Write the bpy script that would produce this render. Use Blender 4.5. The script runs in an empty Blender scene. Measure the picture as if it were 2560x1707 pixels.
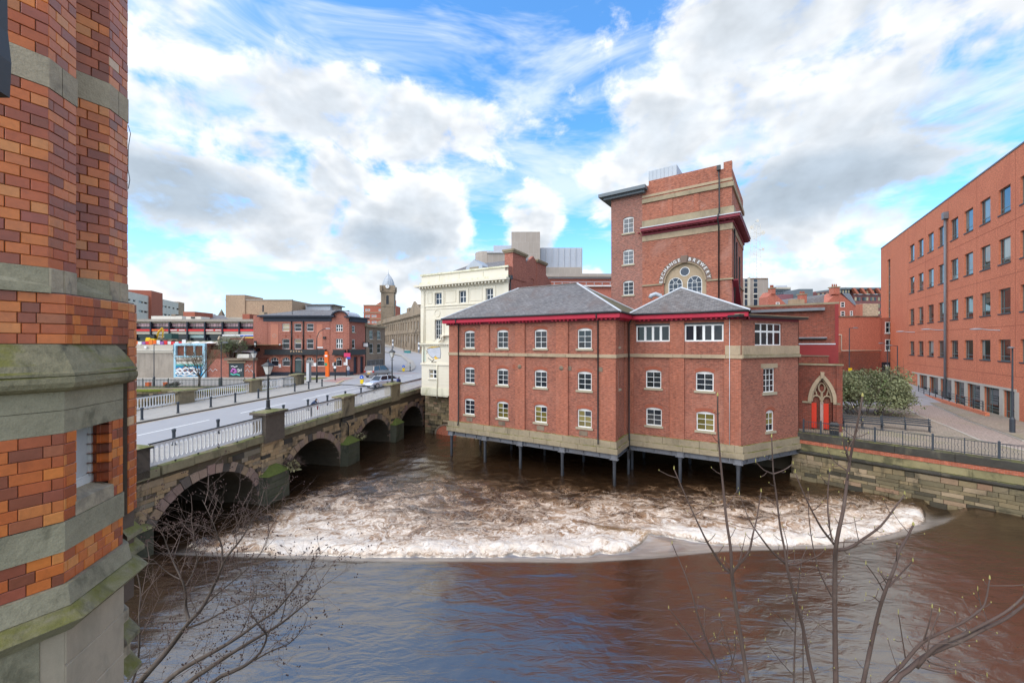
import bpy, bmesh, math, random
import numpy as np
from mathutils import Vector, Matrix
random.seed(7)
np.random.seed(7)
PI = math.pi
SC = bpy.context.scene
COL = SC.collection

# ------------------------------------------------------------------ camera
CAM_H = 10.3                      # eye height over the river, metres
cd = bpy.data.cameras.new('camera')
cd.sensor_width = 36.0
cd.lens = 995.0 / 2560.0 * 36.0
cd.shift_y = 6.5 / 2560.0
cd.clip_start = 0.05
cd.clip_end = 3000.0
cam = bpy.data.objects.new('camera', cd)
COL.objects.link(cam)
cam.location = (0, 0, CAM_H)
cam.rotation_euler = (PI / 2, 0, 0)
SC.camera = cam

SC.view_settings.view_transform = 'Standard'
SC.view_settings.look = 'None'
SC.view_settings.gamma = 1.0
SC.view_settings.exposure = 1.32
SC.view_settings.use_curve_mapping = False
SC.cycles.use_denoising = True
SC.cycles.max_bounces = 6
SC.cycles.diffuse_bounces = 3
SC.cycles.glossy_bounces = 3
SC.cycles.transparent_max_bounces = 6
SC.cycles.caustics_reflective = False
SC.cycles.caustics_refractive = False

# ------------------------------------------------------------------ sun
SUN_EL, SUN_AZ = math.radians(48), math.radians(-130)   # azimuth clockwise from +Y: behind the viewer on the left, diffused by cloud
sd = bpy.data.lights.new('sun', 'SUN')
sd.energy = 1.5
sd.angle = math.radians(75)
sd.color = (1.0, 0.93, 0.84)
sun = bpy.data.objects.new('sun', sd)
COL.objects.link(sun)
_d = Vector((math.cos(SUN_EL) * math.sin(SUN_AZ), math.cos(SUN_EL) * math.cos(SUN_AZ), math.sin(SUN_EL)))
sun.location = _d * 200
sun.rotation_euler = _d.to_track_quat('Z', 'Y').to_euler()


# ------------------------------------------------------------------ node helpers
class NT:
    """small wrapper round a node tree"""
    def __init__(s, tree):
        s.t = tree
        s.n = tree.nodes
        s.l = tree.links

    def new(s, typ, **kw):
        n = s.n.new(typ)
        for k, v in kw.items():
            setattr(n, k, v)
        return n

    def put(s, sock, v):
        if isinstance(v, bpy.types.NodeSocket):
            s.l.new(v, sock)
        elif v is not None:
            if hasattr(sock.default_value, '__len__') and not hasattr(v, '__len__'):
                v = [v] * len(sock.default_value)
            if hasattr(v, '__len__') and len(v) == 3 and len(sock.default_value) == 4:
                v = (*v, 1)
            sock.default_value = v

    def math(s, op, a, b=None, c=None, clamp=False):
        n = s.new('ShaderNodeMath', operation=op, use_clamp=clamp)
        for i, v in enumerate((a, b, c)):
            if v is not None:
                s.put(n.inputs[i], v)
        return n.outputs[0]

    def vmath(s, op, a, b=None, scale=None):
        n = s.new('ShaderNodeVectorMath', operation=op)
        s.put(n.inputs[0], a)
        if b is not None:
            s.put(n.inputs[1], b)
        if scale is not None:
            s.put(n.inputs[3], scale)
        return n.outputs[1] if op in ('LENGTH', 'DISTANCE', 'DOT_PRODUCT') else n.outputs[0]

    def mix(s, f, a, b, blend='MIX', clamp=False):
        n = s.new('ShaderNodeMix', data_type='RGBA', blend_type=blend, clamp_result=clamp)
        s.put(n.inputs[0], f)
        s.put(n.inputs[6], a)
        s.put(n.inputs[7], b)
        return n.outputs[2]

    def noise(s, vec, scale=1, detail=3, rough=.55, dist=0, lac=2.0, typ=None, w=None):
        n = s.new('ShaderNodeTexNoise')
        if typ:
            n.noise_type = typ
        if vec is not None:
            s.put(n.inputs['Vector'], vec)
        n.inputs['Scale'].default_value = scale
        n.inputs['Detail'].default_value = detail
        n.inputs['Roughness'].default_value = rough
        n.inputs['Distortion'].default_value = dist
        n.inputs['Lacunarity'].default_value = lac
        return n.outputs[0]

    def ramp(s, f, stops, interp='LINEAR'):
        n = s.new('ShaderNodeValToRGB')
        r = n.color_ramp
        r.interpolation = interp
        while len(r.elements) > 1:
            r.elements.remove(r.elements[-1])
        for i, (p, c) in enumerate(stops):
            e = r.elements[0] if i == 0 else r.elements.new(p)
            e.position = p
            e.color = (*c, 1) if hasattr(c, '__len__') else (c, c, c, 1)
        s.put(n.inputs[0], f)
        return n.outputs[0]

    def smooth(s, v, a, b, to0=0., to1=1.):
        n = s.new('ShaderNodeMapRange', interpolation_type='SMOOTHSTEP')
        s.put(n.inputs[0], v)
        s.put(n.inputs[1], a)
        s.put(n.inputs[2], b)
        s.put(n.inputs[3], to0)
        s.put(n.inputs[4], to1)
        return n.outputs[0]

    def map(s, vec, loc=(0, 0, 0), rot=(0, 0, 0), scale=(1, 1, 1)):
        n = s.new('ShaderNodeMapping')
        s.put(n.inputs[0], vec)
        n.inputs[1].default_value = loc
        n.inputs[2].default_value = rot
        n.inputs[3].default_value = scale
        return n.outputs[0]


# ------------------------------------------------------------------ world: sky with broken cumulus
world = bpy.data.worlds.new('World')
SC.world = world
world.use_nodes = True
wt = NT(world.node_tree)
wt.n.clear()
SKY_STRENGTH = 0.12
CLOUD = .47                      # radiance of a sunlit cloud
BLUE = (.40, .90, 1.22)
world.cycles.sampling_method = 'MANUAL'
world.cycles.sample_map_resolution = 512
w_out = wt.new('ShaderNodeOutputWorld')
w_bg = wt.new('ShaderNodeBackground')
w_bg.inputs[1].default_value = SKY_STRENGTH
wt.l.new(w_bg.outputs[0], w_out.inputs[0])
sky = wt.new('ShaderNodeTexSky', sky_type='NISHITA', sun_disc=False)
sky.sun_elevation = SUN_EL
sky.sun_rotation = SUN_AZ
sky.altitude = 60
sky.air_density = 1.0
sky.dust_density = 0.6
sky.ozone_density = 2.0
tc = wt.new('ShaderNodeTexCoord')
gen = tc.outputs['Generated']
sep = wt.new('ShaderNodeSeparateXYZ')
wt.l.new(gen, sep.inputs[0])
az = wt.math('ARCTAN2', sep.outputs[0], sep.outputs[1])
el = wt.math('ARCSINE', sep.outputs[2])
comb = wt.new('ShaderNodeCombineXYZ')
wt.l.new(az, comb.inputs[0])
wt.l.new(el, comb.inputs[1])
ae = comb.outputs[0]

# cumulus masses of the day: azimuth, elevation, half width, half height (degrees), weight
CUMULUS = [
    (-43, 32, 7, 8, 1.2), (-40, 19.5, 15, 9, 1.45), (-25.5, 14.5, 15, 6.5, 1.35), (-23.5, 20.5, 5, 5.5, 1.2), (-12.5, 17, 7.5, 7, 1.35), (3, 17.5, 5, 6, 1.3),
    (-6, 9, 22, 4.5, 1.2), (-17, 27, 24, 5.5, .95), (16, 21, 6, 6, 1.1), (24, 27, 13, 8, 1.3), (37, 23, 19, 10, 1.45), (30, 15, 16, 7, 1.3),
    (36, 34, 22, 7, 1.0), (33, 5, 12, 4, 1.2), (-42, 6, 6, 5, 1.1), (48, 30, 10, 8, 1.2),
]
# heavier, shadowed undersides
UNDER = [(-42, 16.5, 17, 5.5, 1.5), (-17, 14.0, 12, 4.5, 1.25), (37, 17.5, 19, 6.5, 1.3), (49, 22, 11, 5, 1.1), (26, 20, 12, 4, .8)]
R2 = math.radians


def cloud_field(masses):
    """union of soft masses over the directions (az,el)"""
    d = None
    for a, e, sx, sy, w in masses:
        q = wt.map(ae, loc=(-R2(a) / R2(sx), -R2(e) / R2(sy), 0), scale=(1 / R2(sx), 1 / R2(sy), 1))
        v = wt.math('MULTIPLY_ADD', wt.vmath('LENGTH', q), -w, w)
        d = v if d is None else wt.math('SMOOTH_MAX', d, v, .2)
    return d


pn = wt.map(gen, scale=(1, 1, 1.5))
n1 = wt.noise(pn, 6.0, 6, .60, .3)
n2 = wt.noise(wt.map(gen, loc=(3, 1, 7), scale=(1, 1, 1.5)), 17, 3, .55)
behind = wt.smooth(wt.math('ABSOLUTE', az), R2(58), R2(72), -1.2, .25)     # the same broken cloud goes on round the rest of the sky
field = wt.math('MAXIMUM', cloud_field(CUMULUS), behind)
field = wt.math('MINIMUM', field, .55)
dens = wt.math('ADD', field, wt.math('MULTIPLY_ADD', n1, 2.7, -1.35))
dens = wt.math('ADD', dens, wt.math('MULTIPLY_ADD', n2, .7, -.35))
alpha = wt.smooth(dens, -.08, .48)
n1u = wt.noise(wt.map(gen, loc=(.015, 0, .07), scale=(1, 1, 1.5)), 6.0, 3, .6, .3)
above = wt.math('ADD', field, wt.math('MULTIPLY_ADD', n1u, 2.7, -1.35))
shade = wt.math('MULTIPLY', wt.smooth(above, -.2, .9), .66)
und = wt.smooth(wt.math('ADD', cloud_field(UNDER), wt.math('MULTIPLY_ADD', n1, .9, -.45)), -.25, 1.0)
shade = wt.math('MAXIMUM', wt.math('MAXIMUM', shade, wt.math('MULTIPLY', und, .95)), wt.smooth(dens, .25, 1.1, 0., .30))
fine = wt.math('MULTIPLY_ADD', n2, .5, .80)
c_col = wt.mix(shade, (1.0, 1.0, 1.0), (.40, .48, .57))
c_col = wt.mix(1.0, c_col, fine, 'MULTIPLY')
c_col = wt.mix(1.0, c_col, CLOUD / SKY_STRENGTH, 'MULTIPLY')
# thin high veil
vn = wt.noise(wt.map(gen, loc=(5, 2, 1), rot=(0, 0, .4), scale=(.8, 1.2, 3.4)), 3.2, 5, .62, .5)
veil = wt.math('MULTIPLY', wt.smooth(wt.math('ADD', vn, wt.smooth(field, -1.2, .3, 0., .08)), .45, .74), .72)
low = wt.smooth(sep.outputs[2], .0, .32, .72, .04)
veil = wt.math('MAXIMUM', veil, low)
blue = wt.mix(1.0, sky.outputs[0], (BLUE[0], BLUE[1], BLUE[2]), 'MULTIPLY')
skyc = wt.mix(veil, blue, (.86 * CLOUD / SKY_STRENGTH, .93 * CLOUD / SKY_STRENGTH, CLOUD / SKY_STRENGTH))
final = wt.mix(alpha, skyc, c_col)
wt.l.new(final, w_bg.inputs[0])


# ------------------------------------------------------------------ geometry helpers
def at(px, py, Y):
    """the place at depth Y whose measured bearing in the survey photograph is (px, py)"""
    return Vector(((px - 1280.) / 995. * Y, Y, CAM_H - (py - 860.) / 995. * Y))


def on_z(px, py, z):
    Y = (CAM_H - z) * 995. / (py - 860.)
    return Vector(((px - 1280.) / 995. * Y, Y, z))


def TR(x, y, z):
    return Matrix.Translation((x, y, z))


def RZ(a):
    return Matrix.Rotation(a, 4, 'Z')


def SCL(x, y, z):
    return Matrix.Diagonal((x, y, z, 1))


def uv_box(me):
    """metric UVs: u runs horizontally along each face, v up its slope"""
    n = len(me.loops)
    if n == 0:
        return
    co = np.empty(len(me.vertices) * 3, np.float32)
    me.vertices.foreach_get('co', co)
    co = co.reshape(-1, 3)
    li = np.empty(n, np.int32)
    me.loops.foreach_get('vertex_index', li)
    pn = np.empty(len(me.polygons) * 3, np.float32)
    me.polygons.foreach_get('normal', pn)
    pn = pn.reshape(-1, 3)
    tot = np.empty(len(me.polygons), np.int32)
    me.polygons.foreach_get('loop_total', tot)
    nl = np.repeat(pn, tot, axis=0)
    h = np.stack([-nl[:, 1], nl[:, 0], np.zeros(n, np.float32)], 1)
    ln = np.linalg.norm(h, axis=1)
    flat = ln < .05
    h[flat] = (1, 0, 0)
    h /= np.maximum(np.linalg.norm(h, axis=1), 1e-6)[:, None]
    v = np.cross(nl, h)
    c = co[li]
    uv = np.stack([(c * h).sum(1), (c * v).sum(1)], 1).astype(np.float32)
    lay = me.uv_layers.new(name='UVMap')
    lay.data.foreach_set('uv', uv.ravel())


class MB:
    """collects faces; build() links them as one mesh object"""
    def __init__(s, M=None):
        s.v, s.f, s.m = [], [], []
        s.M = M or Matrix.Identity(4)
        s.mi = 0

    def add(s, vs, fs, mi=None):
        o = len(s.v)
        s.v += [tuple(s.M @ Vector(p)) for p in vs]
        s.f += [tuple(i + o for i in f) for f in fs]
        s.m += [s.mi if mi is None else mi] * len(fs)
        return s

    def box(s, x0, y0, z0, x1, y1, z1, mi=None):
        return s.add([(x0, y0, z0), (x1, y0, z0), (x1, y1, z0), (x0, y1, z0), (x0, y0, z1), (x1, y0, z1), (x1, y1, z1), (x0, y1, z1)],
                     [(0, 3, 2, 1), (4, 5, 6, 7), (0, 1, 5, 4), (1, 2, 6, 5), (2, 3, 7, 6), (3, 0, 4, 7)], mi)

    def prism(s, poly, z0, z1, mi=None, ztop=None):
        """poly: (x,y) anticlockwise; ztop: own top height for each corner"""
        n = len(poly)
        vs = [(x, y, z0) for x, y in poly] + [(x, y, ztop[i] if ztop else z1) for i, (x, y) in enumerate(poly)]
        fs = [tuple(range(n - 1, -1, -1)), tuple(range(n, 2 * n))] + [(i, (i + 1) % n, n + (i + 1) % n, n + i) for i in range(n)]
        return s.add(vs, fs, mi)

    def slab(s, poly, y0, y1, mi=None):
        """poly: (x,z) anticlockwise seen from -y; extruded from y0 to y1"""
        n = len(poly)
        vs = [(x, y0, z) for x, z in poly] + [(x, y1, z) for x, z in poly]
        fs = [tuple(range(n)), tuple(range(2 * n - 1, n - 1, -1))] + [(i, n + i, n + (i + 1) % n, (i + 1) % n) for i in range(n)]
        return s.add(vs, fs, mi)

    def tube(s, pts, rad, n=6, mi=None, cap=True):
        pts = [Vector(p) for p in pts]
        if not hasattr(rad, '__len__'):
            rad = [rad] * len(pts)
        t0 = (pts[1] - pts[0]).normalized()
        up = Vector((0, 0, 1)) if abs(t0.z) < .9 else Vector((1, 0, 0))
        a = t0.cross(up).normalized()
        vs, fs = [], []
        for i, p in enumerate(pts):
            t = (pts[min(i + 1, len(pts) - 1)] - pts[max(i - 1, 0)]).normalized()
            a = (a - t * a.dot(t))
            a = a.normalized() if a.length > 1e-6 else t.orthogonal().normalized()
            b = t.cross(a)
            for k in range(n):
                an = 2 * PI * k / n
                vs.append(p + (a * math.cos(an) + b * math.sin(an)) * rad[i])
        for i in range(len(pts) - 1):
            for k in range(n):
                fs.append((i * n + k, i * n + (k + 1) % n, (i + 1) * n + (k + 1) % n, (i + 1) * n + k))
        if cap:
            fs.append(tuple(range(n - 1, -1, -1)))
            fs.append(tuple(range((len(pts) - 1) * n, len(pts) * n)))
        return s.add(vs, fs, mi)

    def lathe(s, prof, n=10, c=(0, 0, 0), mi=None, sx=1., sy=1., rot=0.):
        vs, fs = [], []
        for r, z in prof:
            for k in range(n):
                an = 2 * PI * k / n + rot
                vs.append((c[0] + r * sx * math.cos(an), c[1] + r * sy * math.sin(an), c[2] + z))
        for i in range(len(prof) - 1):
            for k in range(n):
                fs.append((i * n + k, i * n + (k + 1) % n, (i + 1) * n + (k + 1) % n, (i + 1) * n + k))
        fs.append(tuple(range(n - 1, -1, -1)))
        fs.append(tuple(range((len(prof) - 1) * n, len(prof) * n)))
        return s.add(vs, fs, mi)

    def wall(s, x0, x1, z0, z1, holes=(), depth=.2, mi=None):
        """a face in the y=0 plane looking to -y, with openings (x0,x1,z0,z1,rise) and their reveals; rise = height of a curved head"""
        xs = sorted({x0, x1, *[h[0] for h in holes], *[h[1] for h in holes]})
        zs = sorted({z0, z1, *[h[2] for h in holes], *[h[3] for h in holes]})
        xs = [x for x in xs if x0 <= x <= x1]
        zs = [z for z in zs if z0 <= z <= z1]
        for i in range(len(xs) - 1):
            k = 0
            while k < len(zs) - 1:
                cx, cz = (xs[i] + xs[i + 1]) / 2, (zs[k] + zs[k + 1]) / 2
                if any(h[0] < cx < h[1] and h[2] < cz < h[3] for h in holes):
                    k += 1
                    continue
                s.add([(xs[i], 0, zs[k]), (xs[i + 1], 0, zs[k]), (xs[i + 1], 0, zs[k + 1]), (xs[i], 0, zs[k + 1])], [(0, 1, 2, 3)], mi)
                k += 1
        for h in holes:
            a, b, c, d = h[:4]
            rise = h[4] if len(h) > 4 else 0
            out = [(a, c), (b, c), (b, d - rise)]
            if rise:
                N = 8 if rise < .5 else 16
                hw, mx = (b - a) / 2, (a + b) / 2
                arc = []
                for q in range(N + 1):
                    t = PI * q / N
                    if rise < hw * .8:
                        Rr = (hw * hw + rise * rise) / (2 * rise)
                        th = math.asin(hw / Rr)
                        t2 = th - 2 * th * q / N
                        arc.append((mx + Rr * math.sin(t2), d - Rr + Rr * math.cos(t2)))
                    else:
                        arc.append((mx + hw * math.cos(t), d - rise + rise * math.sin(t)))
                arc[0], arc[-1] = (b, d - rise), (a, d - rise)
                out = [(a, c), (b, c)] + arc
                m = N // 2
                for q in range(m):
                    s.add([(arc[q][0], 0, arc[q][1]), (b, 0, d), (arc[q + 1][0], 0, arc[q + 1][1])], [(0, 1, 2)], mi)
                    s.add([(arc[N - q][0], 0, arc[N - q][1]), (arc[N - q - 1][0], 0, arc[N - q - 1][1]), (a, 0, d)], [(0, 1, 2)], mi)
            else:
                out.append((a, d))
            n = len(out)
            for q in range(n):
                p, r = out[q], out[(q + 1) % n]
                s.add([(p[0], 0, p[1]), (p[0], depth, p[1]), (r[0], depth, r[1]), (r[0], 0, r[1])], [(0, 1, 2, 3)], mi)
        return s

    def mesh(s, name, mats, smooth=False, uv=True):
        me = bpy.data.meshes.new(name)
        me.from_pydata(s.v, [], s.f)
        if not isinstance(mats, (list, tuple)):
            mats = [mats]
        for m in mats:
            me.materials.append(m)
        if len(mats) > 1:
            me.polygons.foreach_set('material_index', s.m)
        if smooth:
            me.polygons.foreach_set('use_smooth', [True] * len(me.polygons))
        me.update()
        if uv:
            uv_box(me)
        return me

    def build(s, name, mats, parent=None, M=None, smooth=False, **props):
        return link(name, s.mesh(name, mats, smooth), parent, M, **props)


def link(name, me, parent=None, M=None, **props):
    o = bpy.data.objects.new(name, me)
    COL.objects.link(o)
    if parent is not None:
        o.parent = parent
    if M is not None:
        o.matrix_basis = M
    for k, v in props.items():
        o[k] = v
    return o


def thing(name, label, cat, M=None, group=None):
    o = link(name, None, None, M)
    o.empty_display_size = .3
    o['label'] = label
    o['category'] = cat
    if group:
        o['group'] = group
    return o


def tag(o, label, cat, group=None):
    o['label'] = label
    o['category'] = cat
    if group:
        o['group'] = group
    return o


_cache = {}


def cached(key, fn):
    if key not in _cache:
        _cache[key] = fn()
    return _cache[key]


def box_mesh(dx, dy, dz, mat, bevel=0.):
    """a box from the origin to (dx,dy,dz), shared between alike pieces"""
    key = ('box', round(dx, 3), round(dy, 3), round(dz, 3), mat.name, bevel)

    def mk():
        if not bevel:
            return MB().box(0, 0, 0, dx, dy, dz).mesh('piece', mat)
        b = bevel
        m = MB()
        fr = [(b, 0, b), (dx - b, 0, b), (dx - b, 0, dz - b), (b, 0, dz - b)]
        bk = [(0, b, 0), (dx, b, 0), (dx, b, dz), (0, b, dz)]
        en = [(0, dy, 0), (dx, dy, 0), (dx, dy, dz), (0, dy, dz)]
        m.add(fr + bk + en, [(0, 1, 2, 3)] + [(4 + i, 4 + (i + 1) % 4, (i + 1) % 4, i) for i in range(4)]
              + [(8 + i, 8 + (i + 1) % 4, 4 + (i + 1) % 4, 4 + i) for i in range(4)] + [(11, 10, 9, 8)])
        return m.mesh('piece', mat)
    return cached(key, mk)

# ------------------------------------------------------------------ materials
def mat(name, col, rough=.8, var=.18, scale=1.2, bump=0., moss=0., brick=None, rand=None, metal=0., spec=.3,
        streak=0., stain=None, stain_amt=0., coat=0., moss_col=(.10, .125, .03), fine=0., speck=.62):
    """procedural surface: base colour + two octaves of weathering, optional brick bond (metric UVs), moss, streaks,
    or a per-piece colour (rand = list of ramp stops)"""
    m = bpy.data.materials.new(name)
    m.use_nodes = True
    t = NT(m.node_tree)
    b = t.n['Principled BSDF']
    tcd = t.new('ShaderNodeTexCoord')
    P = tcd.outputs['Object']
    geo = t.new('ShaderNodeNewGeometry')
    W = geo.outputs['Position']
    c = col
    hgt = None
    if rand is not None:
        oi = t.new('ShaderNodeObjectInfo')
        c = t.ramp(oi.outputs['Random'], rand, 'LINEAR')
        P = W
    if brick:
        bw, bh, mort, c1, c2, cm = brick
        br = t.new('ShaderNodeTexBrick')
        t.l.new(tcd.outputs['UV'], br.inputs['Vector'])
        br.inputs['Color1'].default_value = (*c1, 1)
        br.inputs['Color2'].default_value = (*c2, 1)
        br.inputs['Mortar'].default_value = (*cm, 1)
        br.inputs['Scale'].default_value = 1
        br.inputs['Mortar Size'].default_value = mort
        br.inputs['Mortar Smooth'].default_value = .2
        br.inputs['Bias'].default_value = -.1
        br.inputs['Brick Width'].default_value = bw
        br.inputs['Row Height'].default_value = bh
        c = br.outputs['Color']
        hgt = br.outputs['Fac']
    if brick:
        sp_ = t.noise(t.map(tcd.outputs['UV'], scale=(1 / bw, 1 / bh, 1)), 1.05, 1, .5)
        c = t.mix(1.0, c, t.math('MULTIPLY_ADD', sp_, speck * 2, 1 - speck), 'MULTIPLY')
    big = t.noise(W, scale * .35, 4, .6, .3)
    sml = t.noise(W, scale * 3.1, 4, .6)
    k = t.math('ADD', t.math('MULTIPLY_ADD', big, var * 2.6, 1 - var * 1.3), t.math('MULTIPLY_ADD', sml, var * 1.2, -var * .6))
    if fine:
        k = t.math('ADD', k, t.math('MULTIPLY_ADD', t.noise(W, scale * 22, 2, .6), fine * 2, -fine))
    c = t.mix(1.0, c, k, 'MULTIPLY')
    if stain is not None:
        st = t.noise(t.map(W, scale=(1, 1, .55)), scale * .6, 5, .65, .6)
        c = t.mix(t.math('MULTIPLY', t.smooth(st, .50, .68), stain_amt), c, stain)
    if streak:
        sn = t.noise(t.map(W, scale=(3.2, 3.2, .28)), 1.0, 5, .6)
        c = t.mix(t.math('MULTIPLY', t.smooth(sn, .45, .75), streak), c, t.mix(1.0, c, (.42, .43, .40), 'MULTIPLY'))
    if moss:
        sp = t.new('ShaderNodeSeparateXYZ')
        t.l.new(geo.outputs['Normal'], sp.inputs[0])
        upw = t.smooth(sp.outputs[2], -.2, .75, .0, .55)
        mn = t.noise(W, 1.7, 6, .65, .4)
        mf = t.smooth(t.math('ADD', t.math('ADD', mn, upw), moss - .5), .50, .72)
        mc = t.mix(t.noise(W, 6, 4, .6), tuple(v * .55 for v in moss_col), tuple(v * 1.5 for v in moss_col))
        c = t.mix(mf, c, mc)
    t.put(b.inputs['Base Color'], c)
    b.inputs['Roughness'].default_value = rough
    b.inputs['Metallic'].default_value = metal
    b.inputs['Specular IOR Level'].default_value = spec
    if coat:
        b.inputs['Coat Weight'].default_value = coat
        b.inputs['Coat Roughness'].default_value = .25
        b.inputs['Coat IOR'].default_value = 1.5
    if bump:
        bp = t.new('ShaderNodeBump')
        bp.inputs['Strength'].default_value = 1.0
        bp.inputs['Distance'].default_value = bump
        h = t.math('ADD', t.noise(W, scale * 5, 5, .65), t.math('MULTIPLY', sml, .8))
        if hgt is not None:
            h = t.math('MULTIPLY_ADD', hgt, -1.2, t.math('MULTIPLY', h, .5))
        t.l.new(h, bp.inputs['Height'])
        t.l.new(bp.outputs[0], b.inputs['Normal'])
    return m


def glass(name, col, rough=.06, ior=1.52, wave=.006):
    """window glass with a dim room behind it"""
    m = bpy.data.materials.new(name)
    m.use_nodes = True
    t = NT(m.node_tree)
    b = t.n['Principled BSDF']
    oi = t.new('ShaderNodeObjectInfo')
    k = t.math('MULTIPLY_ADD', oi.outputs['Random'], .9, .55)
    t.put(b.inputs['Base Color'], t.mix(1.0, col, k, 'MULTIPLY'))
    b.inputs['Roughness'].default_value = rough
    b.inputs['IOR'].default_value = ior
    b.inputs['Specular IOR Level'].default_value = .6
    bp = t.new('ShaderNodeBump')
    bp.inputs['Distance'].default_value = wave
    t.l.new(t.noise(t.new('ShaderNodeNewGeometry').outputs['Position'], 1.4, 2, .5), bp.inputs['Height'])
    t.l.new(bp.outputs[0], b.inputs['Normal'])
    return m


BRK = dict(rough=.88, spec=.2)
m_brew = mat('brewery brick', (.4, .2, .15), brick=(.235, .075, .009, (.36, .115, .072), (.205, .066, .046), (.33, .20, .155)), var=.20, scale=.9, bump=.004,
             stain=(.40, .19, .135), stain_amt=.45, **BRK)
m_brew_pil = mat('brewery pilaster brick', (.4, .2, .15), brick=(.235, .075, .008, (.39, .122, .072), (.27, .086, .054), (.34, .20, .15)), var=.18, scale=.8, bump=.004,
                 stain=(.40, .18, .13), stain_amt=.4, **BRK)
m_rub = mat('rubbed brick arch', (.31, .095, .058), var=.2, scale=2, **BRK)
m_tower = mat('tower brick', (.4, .2, .15), brick=(.235, .075, .009, (.38, .122, .072), (.22, .066, .044), (.35, .21, .16)), var=.22, scale=.7, bump=.004,
              stain=(.41, .22, .175), stain_amt=.5, **BRK)
m_stair = mat('stair tower brick', (.4, .2, .15), brick=(.235, .075, .009, (.31, .125, .092), (.165, .078, .066), (.36, .235, .195)), var=.14, scale=.8, bump=.004, **BRK)
m_dkbrick = mat('sooty red brick', (.2, .07, .05), brick=(.235, .075, .008, (.25, .062, .038), (.15, .045, .032), (.22, .13, .10)), var=.30, scale=.8, bump=.004,
                stain=(.07, .04, .032), stain_amt=.6, **BRK)
m_redpaint_wall = mat('red painted masonry', (.245, .030, .030), .7, .18, .6, stain=(.11, .025, .025), stain_amt=.4)
m_office = mat('office brick', (.4, .2, .15), brick=(.235, .086, .010, (.66, .215, .118), (.57, .178, .098), (.62, .24, .145)), var=.10, scale=.5, bump=.004,
               stain=(.50, .15, .09), stain_amt=.35, speck=.45, **BRK)
m_pub = mat('pub brick', (.4, .2, .15), brick=(.235, .075, .008, (.40, .145, .10), (.29, .10, .075), (.37, .20, .16)), var=.16, scale=.6, **BRK)
m_pub_panel = mat('pub smooth brick panel', (.50, .20, .135), .88, .12, 1.0)
m_housebrick = mat('house brick', (.46, .16, .11), .88, .12, .6, brick=(.235, .075, .006, (.46, .155, .105), (.38, .12, .085), (.46, .2, .15)))
m_farbrick = mat('far red brick', (.40, .13, .085), .9, .18, .4)
m_buff = mat('buff brick', (.42, .29, .20), .9, .16, .25, brick=(.6, .25, .02, (.44, .30, .20), (.37, .25, .17), (.40, .30, .22)))
m_tan = mat('tan sandstone', (.385, .295, .20), .9, .25, 1.4, bump=.006, moss=-.12, stain=(.20, .16, .11), stain_amt=.5, fine=.12)
m_tan_moss = mat('mossy sandstone', (.30, .245, .165), .92, .32, 1.4, bump=.010, moss=.10, stain=(.17, .14, .095), stain_amt=.6, fine=.15, moss_col=(.135, .135, .025))
m_sill = mat('sandstone sill', (.38, .33, .24), .9, .2, 3)
m_soot = mat('sooted sandstone', (.215, .165, .12), .92, .42, .6, bump=.01, stain=(.045, .038, .034), stain_amt=.7)
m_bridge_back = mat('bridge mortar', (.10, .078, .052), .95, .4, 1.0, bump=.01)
STONE_STOPS = [(0, (.045, .040, .034)), (.10, (.07, .06, .05)), (.16, (.25, .18, .11)), (.32, (.37, .255, .14)), (.5, (.42, .29, .16)), (.65, (.31, .23, .15)), (.8, (.47, .33, .18)), (.9, (.26, .21, .155)), (1, (.19, .165, .12))]
m_stone = mat('bridge stone', None, .92, .34, 2.2, bump=.015, rand=STONE_STOPS, stain=(.04, .036, .03), stain_amt=.75, moss=-.04, fine=.12, moss_col=(.09, .10, .035))
m_vous = mat('arch ring stone', None, .92, .30, 2.2, bump=.012, rand=[(0, (.30, .195, .165)), (.3, (.34, .245, .185)), (.55, (.25, .17, .145)), (.75, (.37, .26, .16)), (.92, (.16, .13, .11)), (1, (.07, .062, .055))], stain=(.05, .045, .04), stain_amt=.5, fine=.1)
m_cut = mat('algae covered cutwater stone', (.085, .085, .058), .85, .45, 1.3, bump=.02, moss=.10, stain=(.025, .03, .02), stain_amt=.7, moss_col=(.06, .078, .026))
m_ledge = mat('mossy ledge stone', None, .92, .3, 1.6, bump=.015, moss=.10, rand=[(0, (.26, .22, .135)), (.5, (.22, .195, .12)), (1, (.30, .25, .15))], stain=(.10, .095, .06), stain_amt=.6, moss_col=(.14, .145, .05), fine=.12)
m_pier = mat('parapet pier stone', (.24, .195, .125), .92, .35, 1.5, bump=.012, moss=.10, stain=(.05, .045, .036), stain_amt=.75, moss_col=(.125, .13, .035), fine=.1)
m_pier_black = mat('soot blackened pier stone', (.11, .088, .07), .9, .4, 1.2, bump=.012, moss=.08, stain=(.022, .021, .020), stain_amt=.85, moss_col=(.11, .12, .03))
m_quay = mat('quay stone', None, .92, .34, 2.2, bump=.015, rand=[(0, (.045, .04, .03)), (.15, (.09, .075, .05)), (.35, (.19, .15, .085)), (.55, (.245, .185, .105)), (.75, (.15, .125, .075)), (.9, (.32, .24, .155)), (1, (.27, .16, .10))], stain=(.045, .042, .03), stain_amt=.7, moss=.0, moss_col=(.10, .105, .03), fine=.12)
m_quay_top = mat('green quay coping', None, .92, .3, 1.6, bump=.012, moss=.10, rand=[(0, (.21, .185, .095)), (.6, (.27, .23, .12)), (1, (.18, .16, .085))], stain=(.05, .05, .028), stain_amt=.7, moss_col=(.155, .15, .03))
m_quay_dark = mat('black weathered coping', (.055, .05, .042), .92, .5, 1.2, bump=.01, moss=.06, stain=(.16, .14, .10), stain_amt=.5, moss_col=(.11, .11, .04))
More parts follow.
